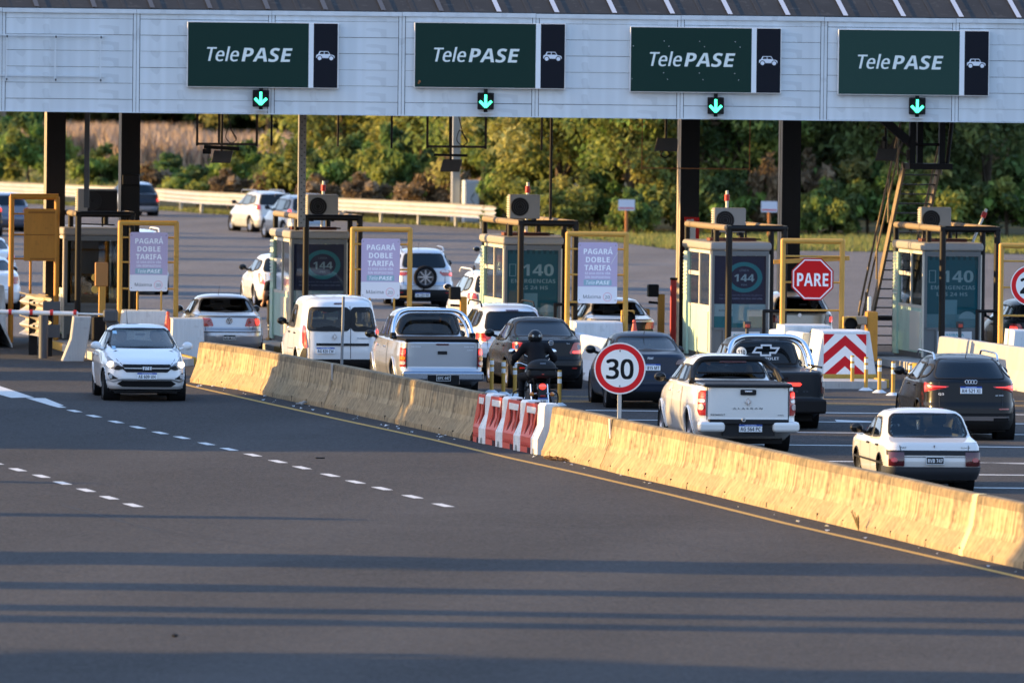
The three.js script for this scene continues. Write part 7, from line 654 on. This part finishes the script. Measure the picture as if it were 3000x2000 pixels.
// far off: light pole, cabinet, small signs
{ const lp = thing('light_pole', 'pale square light pole beyond the far guard rail', 'light pole', [-2.5, 0, -366], 0.2); part(lp, 'post', box(0.34, 9.5, 0.3, 0, 4.75, 0), M.galv); part(lp, 'arm', bar([0, 9.4, 0], [0.0, 9.9, 2.2], 0.06), M.galv); part(lp, 'lamp_head', rbox(0.3, 0.14, 0.8, 0.05, 0, 9.9, 2.5), M.grey); part(lp, 'base_plate', box(0.6, 0.1, 0.6, 0, 0.05, 0), M.greyBlock);
  const cb = thing('cabinet', 'pale metal cabinet beside the far light pole', 'cabinet', [-1.85, 0, -365.5], 0.25); part(cb, 'case', rbox(0.66, 1.9, 0.5, 0.03, 0, 0.95, 0), std([0.5, 0.55, 0.58], 0.5)); part(cb, 'door', rbox(0.56, 1.7, 0.03, 0.01, 0, 0.97, 0.255), std([0.53, 0.57, 0.6], 0.5)); part(cb, 'graffiti', tube([[-0.1, 0.6, 0.275], [0.08, 0.9, 0.275], [-0.05, 1.1, 0.275], [0.12, 1.4, 0.275], [0.02, 1.2, 0.275]], 0.014, 20, 5), M.darkGrey);
  const fs = (x, z, label) => { const o = thing('road_sign', label, 'road sign', [x, 0, z]); part(o, 'post', bar([0, 0, 0], [0, 1.2, 0], 0.07), M.rust); part(o, 'sign_plate', box(0.66, 0.44, 0.03, 0, 1.25, 0.08), std([0.55, 0.6, 0.7], 0.5)); part(o, 'red_stripe', box(0.6, 0.05, 0.005, 0, 1.12, 0.1), M.red); return o; }; fs(4.58, -345.5, 'small far pale sign on a rusty post left of the sunlit edged column'); fs(10.35, -345, 'small far pale sign peeping out left of the black right column'); }

// ---------------------------------------------------------------- plants
const leafMat = (c) => phys(c, 1, 0, { specularIntensity: 0.3, vertexColors: true, transmission: 0.4, thickness: 0, ior: 1.35 });
M.leafOlive = leafMat([0.9, 0.9, 0.85]); M.bark = std([0.09, 0.065, 0.045], 0.9); M.barkPale = std([0.26, 0.2, 0.14], 0.9);
// a crown as thousands of small bent leaves gathered in clumps on limbs
function crown({ rx, ry, rz, y, n, leaf, clumps, cols, dense: dn = 0.5, hang = 0 }) {
  const P = [], N = [], C = [], a = V(0, 0, 0), b = V(0, 0, 0), c = V(0, 0, 0), q = new THREE.Quaternion(), cl = [];
  for (let i = 0; i < clumps; i++) { const th = rnd() * 2 * PI, ph = Math.acos(rr(-0.75, 1)), k = pow(rnd(), dn) * 0.92; cl.push([sin(ph) * cos(th) * rx * k, y + cos(ph) * ry * k, sin(ph) * sin(th) * rz * k, rr(0.16, 0.34) * (rx + ry) / 2, pick(cols), rr(0.75, 1.25)]); }
  for (let i = 0; i < n; i++) { const m = cl[i % clumps], th = rnd() * 2 * PI, ph = Math.acos(rr(-1, 1)), k = pow(rnd(), 0.45) * m[3], px = m[0] + sin(ph) * cos(th) * k, py = max(0.05, m[1] + cos(ph) * k * 0.8 - hang * rnd()), pz = m[2] + sin(ph) * sin(th) * k, s = leaf * rr(0.6, 1.4), f = rr(0.7, 1.3) * m[5], col = m[4];
    q.setFromEuler(E4.set(rr(-1.2, 1.2), rnd() * 2 * PI, rr(-0.8, 0.8))); const v = [[0, 0, -s], [-s * 0.5, s * 0.12, 0], [s * 0.5, s * 0.12, 0], [0, -s * 0.1, s]].map((w) => V(...w).applyQuaternion(q)); for (const t of [[0, 1, 2], [1, 3, 2]]) { a.copy(v[t[0]]); b.copy(v[t[1]]).sub(a); c.copy(v[t[2]]).sub(a); b.cross(c).normalize(); for (const w of t) { P.push(px + v[w].x, py + v[w].y, pz + v[w].z); N.push(b.x, b.y, b.z); C.push(col[0] * f, col[1] * f, col[2] * f); } } }
  const g = new THREE.BufferGeometry(); g.setAttribute('position', new THREE.Float32BufferAttribute(P, 3)); g.setAttribute('normal', new THREE.Float32BufferAttribute(N, 3)); g.setAttribute('uv', new THREE.BufferAttribute(new Float32Array(P.length / 3 * 2), 2)); g.setAttribute('color', new THREE.Float32BufferAttribute(C, 3)); g.userData.clumps = cl; return g;
}
function trunkOf(g, h, r) { const o = [bar([0, -0.1, 0], [rr(-0.2, 0.2), h * 0.55, rr(-0.2, 0.2)], r, 8, r * 0.6)]; for (let i = 0; i < 9; i++) { const c = g.userData.clumps[i * 3 % g.userData.clumps.length]; o.push(bar([0, h * rr(0.2, 0.5), 0], [c[0] * 0.8, c[1] * 0.9, c[2] * 0.8], r * 0.35, 5, r * 0.12)); } return merge(o); }
const OL = [[0.33, 0.33, 0.085], [0.27, 0.3, 0.075], [0.2, 0.24, 0.065], [0.38, 0.36, 0.12], [0.15, 0.19, 0.06]], GR = [[0.2, 0.31, 0.075], [0.14, 0.24, 0.06], [0.27, 0.35, 0.09], [0.1, 0.17, 0.055]], DK = [[0.12, 0.17, 0.06], [0.16, 0.2, 0.065], [0.21, 0.22, 0.08], [0.09, 0.13, 0.05]], TN = [[0.3, 0.22, 0.14], [0.25, 0.18, 0.11], [0.35, 0.26, 0.17]];
const kinds = {
  olive: crown({ rx: 3.6, ry: 4.2, rz: 3.2, y: 4.6, n: 11000, leaf: 0.17, clumps: 70, cols: OL }), olive2: crown({ rx: 4.2, ry: 3.6, rz: 3.4, y: 4.2, n: 11000, leaf: 0.16, clumps: 64, cols: [...OL, ...GR] }),
  green: crown({ rx: 3.2, ry: 3.6, rz: 3.0, y: 4.0, n: 10000, leaf: 0.16, clumps: 56, cols: GR }), dark: crown({ rx: 3.8, ry: 4.6, rz: 3.4, y: 5.0, n: 11000, leaf: 0.18, clumps: 70, cols: DK }), mixed: crown({ rx: 3.8, ry: 4.4, rz: 3.4, y: 4.6, n: 11000, leaf: 0.17, clumps: 74, cols: [...OL, ...DK, TN[0], TN[1]] }),
  bush: crown({ rx: 1.7, ry: 1.3, rz: 1.5, y: 1.1, n: 4200, leaf: 0.15, clumps: 40, cols: [...GR, DK[0], OL[1]] }), dry: crown({ rx: 1.2, ry: 0.9, rz: 1, y: 0.85, n: 3200, leaf: 0.13, clumps: 34, cols: TN }), oliveBush: crown({ rx: 1.9, ry: 1.6, rz: 1.6, y: 1.4, n: 4600, leaf: 0.16, clumps: 44, cols: OL }),
  column: crown({ rx: 1.2, ry: 3.6, rz: 1.3, y: 3.7, n: 9000, leaf: 0.2, clumps: 120, cols: DK, dense: 0.9 }), wide: crown({ rx: 3.2, ry: 3.4, rz: 4.4, y: 3.4, n: 16000, leaf: 0.3, clumps: 170, cols: DK, dense: 0.9 }) };
const proto = new Map();
function plant(kind, x, z, sc, label, cat, name, grp, bark = M.bark) {
  let p = proto.get(kind); if (!p) { const g = kinds[kind]; p = { g, t: trunkOf(g, max(...g.userData.clumps.map((c) => c[1])), kind.match(/bush|dry/i) ? 0.06 : 0.2) }; proto.set(kind, p); }
  const o = thing(name, label, cat, [x, -0.05, z], rnd() * 6.28, grp); o.scale.set(...(Array.isArray(sc) ? sc : [sc, sc, sc])); const t = new THREE.Mesh(p.t, bark), c = new THREE.Mesh(p.g, M.leafOlive); t.name = /bush|dry/i.test(kind) ? 'stem' : 'trunk'; c.name = 'crown'; for (const m of [t, c]) { m.castShadow = m.receiveShadow = true; o.add(m); } return o;
}
// trees and shrubs beyond the road, right to left
const T = (k, x, z, s, l, c = 'tree') => plant(k, x, z, s, l, c, c === 'tree' ? 'tree' : c === 'shrub' ? 'shrub' : 'tree', null);
T('dark', 19.5, -353, 1.05, 'dark tree at the right edge behind the rightmost booth'); T('dark', 15.4, -352, 1.1, 'dark tree standing behind the rightmost lane sign and stair'); T('mixed', 17.3, -360, 1.2, 'mixed brown green tree between the two dark right trees');
T('mixed', 12.6, -356, 1.0, 'brownish tree seen through the steel stair'); T('green', 9.6, -352, 1.02, 'bright green round tree between the black right column and the stair'); T('olive', 11.6, -361, 1.15, 'olive tree rising behind the bright green round tree'); T('mixed', 7.3, -354, 0.98, 'mixed tree between the two right columns'); T('olive2', 4.9, -352, 0.95, 'olive green tree left of the sunlit edged column'); T('olive', 2.0, -356, 1.0, 'olive tree above the third tariff sign'); T('dark', 3.4, -362, 1.15, 'dark tree behind the olive trees at the picture middle'); T('dark', 8.8, -364, 1.25, 'tall dark tree far behind the bright green tree');
T('olive2', -0.6, -372, 1.05, 'olive tree right of the far light pole'); T('olive', -4.2, -392, 1.15, 'yellow olive tree left of the far light pole'); T('olive2', -8.0, -402, 1.2, 'broad olive tree above the second booth'); T('olive', 0.3, -382, 1.25, 'tall olive tree behind the far light pole'); T('dark', -11.0, -530, 1.4, 'dark tree left of the perforated pole'); T('olive2', -13.9, -600, 1.6, 'olive tree between the hanging frame and perforated pole'); T('mixed', -6.2, -415, 1.4, 'mixed tree behind the broad olive tree'); T('dark', -2.4, -402, 1.3, 'dark tree in the gap behind the far light pole');
T('dark', -25.5, -640, 1.6, 'dark tree seen between the two left columns'); T('olive2', -31, -640, 1.6, 'olive tree seen right of the left columns'); T('dark', -20.5, -640, 1.7, 'dark tree above the brown reeds'); T('olive', -33.5, -545, 1.35, 'olive tree at the upper left behind the shrubs'); T('olive2', -17.0, -590, 1.6, 'olive tree above the brown reeds right of the hanging lamp'); T('dark', -39, -545, 1.5, 'dark tree at the upper left edge'); T('mixed', -23, -660, 2, 'mixed tree far behind the left columns'); T('mixed', -36, -660, 2, 'mixed tree far behind the upper left shrubs');
const B = (k, x, z, s, l) => plant(k, x, z, s, l, 'shrub', 'shrub', null);
B('bush', -29.2, -468, [1.7, 1.9, 1.5], 'dark green shrub at the left edge above the guard rail'); B('bush', -26.3, -462, [1.6, 1.7, 1.4], 'dark green shrub just left of the leftmost column'); B('oliveBush', -31.5, -476, 1.9, 'olive shrub at the left edge behind the dark green shrubs'); B('bush', -21.9, -452, 1.0, 'small green shrub between the two left columns'); B('bush', -13.2, -415, [1.5, 1.25, 1.2], 'green shrub above the guard rail left of the perforated pole'); B('bush', -11.0, -408, 1.1, 'green shrub close left of the perforated pole'); B('bush', -17.0, -425, [1.2, 0.95, 1], 'green shrub right of the left columns above the guard rail');
B('bush', -7.6, -388, [1.3, 1.5, 1.2], 'green shrub above the white glare of the guard rail'); B('bush', -5.3, -384, [1.3, 1.7, 1.2], 'leafy green shrub left of the far light pole'); B('dry', -4.2, -372, 1.1, 'brown dry shrub behind the guard rail left of the light pole'); B('dry', -6.6, -377, 1.1, 'brown dry shrub above the bright guard rail'); B('dry', -1.0, -367, [1.2, 1.3, 1], 'brown dry shrub right of the far cabinet'); B('dry', -8.8, -384, 1.0, 'brown dry shrub left of the bright guard rail glare'); B('dry', -11, -395, 1.2, 'brown dry shrub behind the silver people carrier'); B('oliveBush', 1.0, -352, [0.8, 0.85, 0.8], 'pale olive shrub above the middle booth'); B('oliveBush', 2.3, -350, [0.8, 0.7, 0.8], 'pale olive shrub right of the tall thin pole'); B('bush', 4.9, -347.4, [0.7, 0.8, 0.7], 'bright shrub around the small far sign post'); B('bush', 13.0, -349, [0.9, 1.0, 0.8], 'bright green shrub behind the lower stair'); B('bush', 11.6, -349.5, 0.7, 'low green shrub left of the lower stair'); B('dry', 10.5, -350, [1, 1.8, 0.8], 'brown bare shrub between the black right column and the stair');
B('bush', -15.0, -404, [1.1, 0.8, 1], 'low green shrub behind the people carriers'); B('dry', -13.3, -399, 1.0, 'brown dry shrub left of the silver people carrier'); B('dry', -17.4, -407, 1.1, 'brown dry shrub right of the black left column');
for (const [k, x, z, s, l] of [['oliveBush', 6.6, -350, 1.05, 'olive undergrowth shrub between the two right columns'], ['bush', 8.3, -349.6, 1.0, 'green undergrowth shrub under the bright green round tree, left side'], ['bush', 10.0, -351, 1.2, 'green undergrowth shrub under the bright green round tree, right side'], ['dry', 12.2, -351, [1.5, 1.9, 1], 'brown undergrowth shrub behind the stair'], ['bush', 14.6, -350.6, 1.3, 'dark undergrowth shrub right of the stair'], ['oliveBush', 16.3, -350.5, 1.2, 'olive undergrowth shrub above the rightmost booth'], ['bush', 18.0, -350, 1.3, 'dark undergrowth shrub right of the rightmost booth'], ['bush', 20.3, -350, 1.4, 'dark undergrowth shrub at the right edge'], ['bush', 3.2, -352, 1.1, 'green undergrowth shrub left of the sunlit edged column'], ['bush', 0.2, -358, [1.2, 1.5, 1], 'dark undergrowth shrub above the middle booth, left side'], ['dry', -2.9, -378, [1.4, 1.5, 1], 'brown undergrowth right at the foot of the far light pole'], ['oliveBush', -9.6, -395, 1.3, 'olive shrub under the broad olive tree']]) B(k, x, z, s, l);
// reeds, grass and the wood that closes the view
function tufts(n, place, h, cols, w = 0.05, blades = 5) { const g = []; const base = new THREE.BufferGeometry(); const P = [], N = [], C = []; for (let b = 0; b < blades; b++) { const a = rnd() * 6.28, l = rr(0.6, 1.1), dx = cos(a) * 0.3 * l, dz = sin(a) * 0.3 * l, ox = rr(-0.12, 0.12), oz = rr(-0.12, 0.12), px = -sin(a) * w, pz = cos(a) * w; P.push(ox - px, 0, oz - pz, ox + px, 0, oz + pz, ox + dx, l, oz + dz); for (let k = 0; k < 3; k++) { N.push(0, 0.6, 0.8); C.push(1, 1, 1); } } base.setAttribute('position', new THREE.Float32BufferAttribute(P, 3)); base.computeVertexNormals(); base.setAttribute('uv', new THREE.BufferAttribute(new Float32Array(P.length / 3 * 2), 2)); void g; void N; void C;
  const m = new THREE.InstancedMesh(base, std([1, 1, 1], 0.85), n), c = new THREE.Color(); for (let i = 0; i < n; i++) { const [x, z, k = 1] = place(i), s = h * rr(0.6, 1.3) * k; M4.compose(V(x, -0.04, z), Q4.setFromEuler(E4.set(0, rnd() * 6.28, 0)), V(s * 1.2, s, s * 1.2)); m.setMatrixAt(i, M4); const q = pick(cols), f = rr(0.7, 1.3); c.setRGB(q[0] * f, q[1] * f, q[2] * f); m.setColorAt(i, c); } return m; }
const stuff = (m, name, label, cat) => { m.name = numbered(name); m.castShadow = m.receiveShadow = true; scene.add(m); return tag(m, label, cat, null, 'stuff'); };
const GS = [[0.22, 0.24, 0.05], [0.17, 0.2, 0.045], [0.28, 0.26, 0.08]], RD = [[0.4, 0.28, 0.19], [0.34, 0.24, 0.16], [0.46, 0.34, 0.24]];
const verge = [[20, -320], [11.5, -322.5], [6.3, -321], [2, -347], [-2.2, -360.5], [-14, -385.4], [-23, -405.4], [-34, -430]];
stuff(tufts(26000, () => { const k = rnd(); if (k < 0.6) { const x = rr(1, 24), z = -322 - pow(rnd(), 0.8) * 30 - (x < 6 ? (6 - x) * 5 : 0); return [x, z]; } const q = along(verge.slice(3), rr(0, plen(verge.slice(3)))); return [q[0] + rr(-0.2, 0.6), q[1] - rr(0.4, 3.5)]; }, 0.2, GS), 'grass', 'short green grass on the verge beyond the paved plaza', 'grass');
stuff(tufts(26000, () => [rr(-44, -6), rr(-640, -432)], 0.4, [...GS, [0.36, 0.32, 0.14]], 0.08), 'field_grass', 'sunlit field grass behind the guard rail at the left', 'grass');
stuff(tufts(22000, () => { const k = rnd(); return k < 0.42 ? [rr(-33, -23), rr(-606, -570)] : k < 0.85 ? [rr(-24.5, -12.5), rr(-548, -512)] : [rr(-13.6, -9.8), rr(-500, -478)]; }, 1.9, RD, 0.05, 7), 'reeds', 'tall brown reeds in the field behind the left hanging lamp', 'reeds');
{ const geo = crown({ rx: 3, ry: 2.6, rz: 2.4, y: 2.4, n: 1500, leaf: 0.3, clumps: 30, cols: [[1, 1, 1]] }), m = new THREE.InstancedMesh(geo, M.leafOlive, 520), c = new THREE.Color(); for (let i = 0; i < 520; i++) { const back = i < 300, x = back ? rr(-62, 30) : rr(-6, 34), z = back ? rr(-700, -610) : rr(-440, -392) - (x < 0 ? -x * 6 : 0); M4.compose(V(x, rr(-0.5, back ? 8 : 5), z), Q4.setFromEuler(E4.set(0, rnd() * 6.28, 0)), V(1.6, rr(1.2, 2), 1.6)); m.setMatrixAt(i, M4); const q = pick([...DK, ...DK, OL[2], GR[1], OL[1]]); c.setRGB(...q); m.setColorAt(i, c); } stuff(m, 'woodland', 'dense dark wood closing the view behind the trees', 'woodland'); }
// dead trunks showing pale among the trees
solo('bare_tree', [bar([-0.75, 4.4, -392], [-0.55, 9, -392.5], 0.9, 9, 0.5)], M.barkPale, 'pale sunlit trunk right of the far light pole below the fascia', 'tree trunk'); solo('bare_tree', bar([-28.6, 1, -478], [-28.9, 7, -478], 0.25, 7, 0.18), M.barkPale, 'pale bare trunk at the upper left', 'tree trunk');
// roadside trees left of the picture: their evening shadows lie across the road
const S = (k, x, z, s, l) => plant(k, x, z, s, l, 'tree', 'roadside_tree', 'roadside trees left of the view whose shadows cross the road');
const sl = 'unseen roadside tree left of the view throwing its shadow across the road'; for (const [k, x, z, s] of [['wide', -25, -174.5, 1], ['wide', -24.5, -168.5, 1.05], ['wide', -25, -161.5, 1], ['wide', -24.5, -156, 0.95], ['column', -24, -131, [0.4, 0.62, 0.32]], ['column', -24, -120, [1.2, 1.1, 1.15]], ['column', -25, -113.7, [0.6, 1, 0.55]], ['column', -24, -109.2, [0.5, 1, 0.42]], ['column', -25, -107, [0.6, 1, 0.5]], ['wide', -25, -98, 1], ['wide', -25, -91, 1], ['column', -52, -251, [1.2, 1.6, 1.0]], ['column', -50, -262, [0.7, 1.6, 0.6]], ['column', -52, -277, [1, 1.6, 0.9]], ['column', -52, -299, [1.4, 1.6, 1.4]], ['column', -52, -311, [0.8, 1.6, 0.8]], ['column', -54, -319, [0.9, 1.6, 1]], ['column', -54, -334, [1.4, 1.6, 1.5]], ['column', -50, -232, [0.9, 1.6, 0.7]], ['column', -26, -141, [0.3, 0.55, 0.25]], ['wide', -26, -187.5, [1, 0.58, 0.9]], ['wide', -27, -195, [1, 0.55, 0.8]], ['wide', -26, -203.5, [1, 0.5, 0.9]]]) S(k, x, z, s, sl);  // the last squat wide trees are added to darken the ground by the leftmost booth
renderer.render(scene, camera);
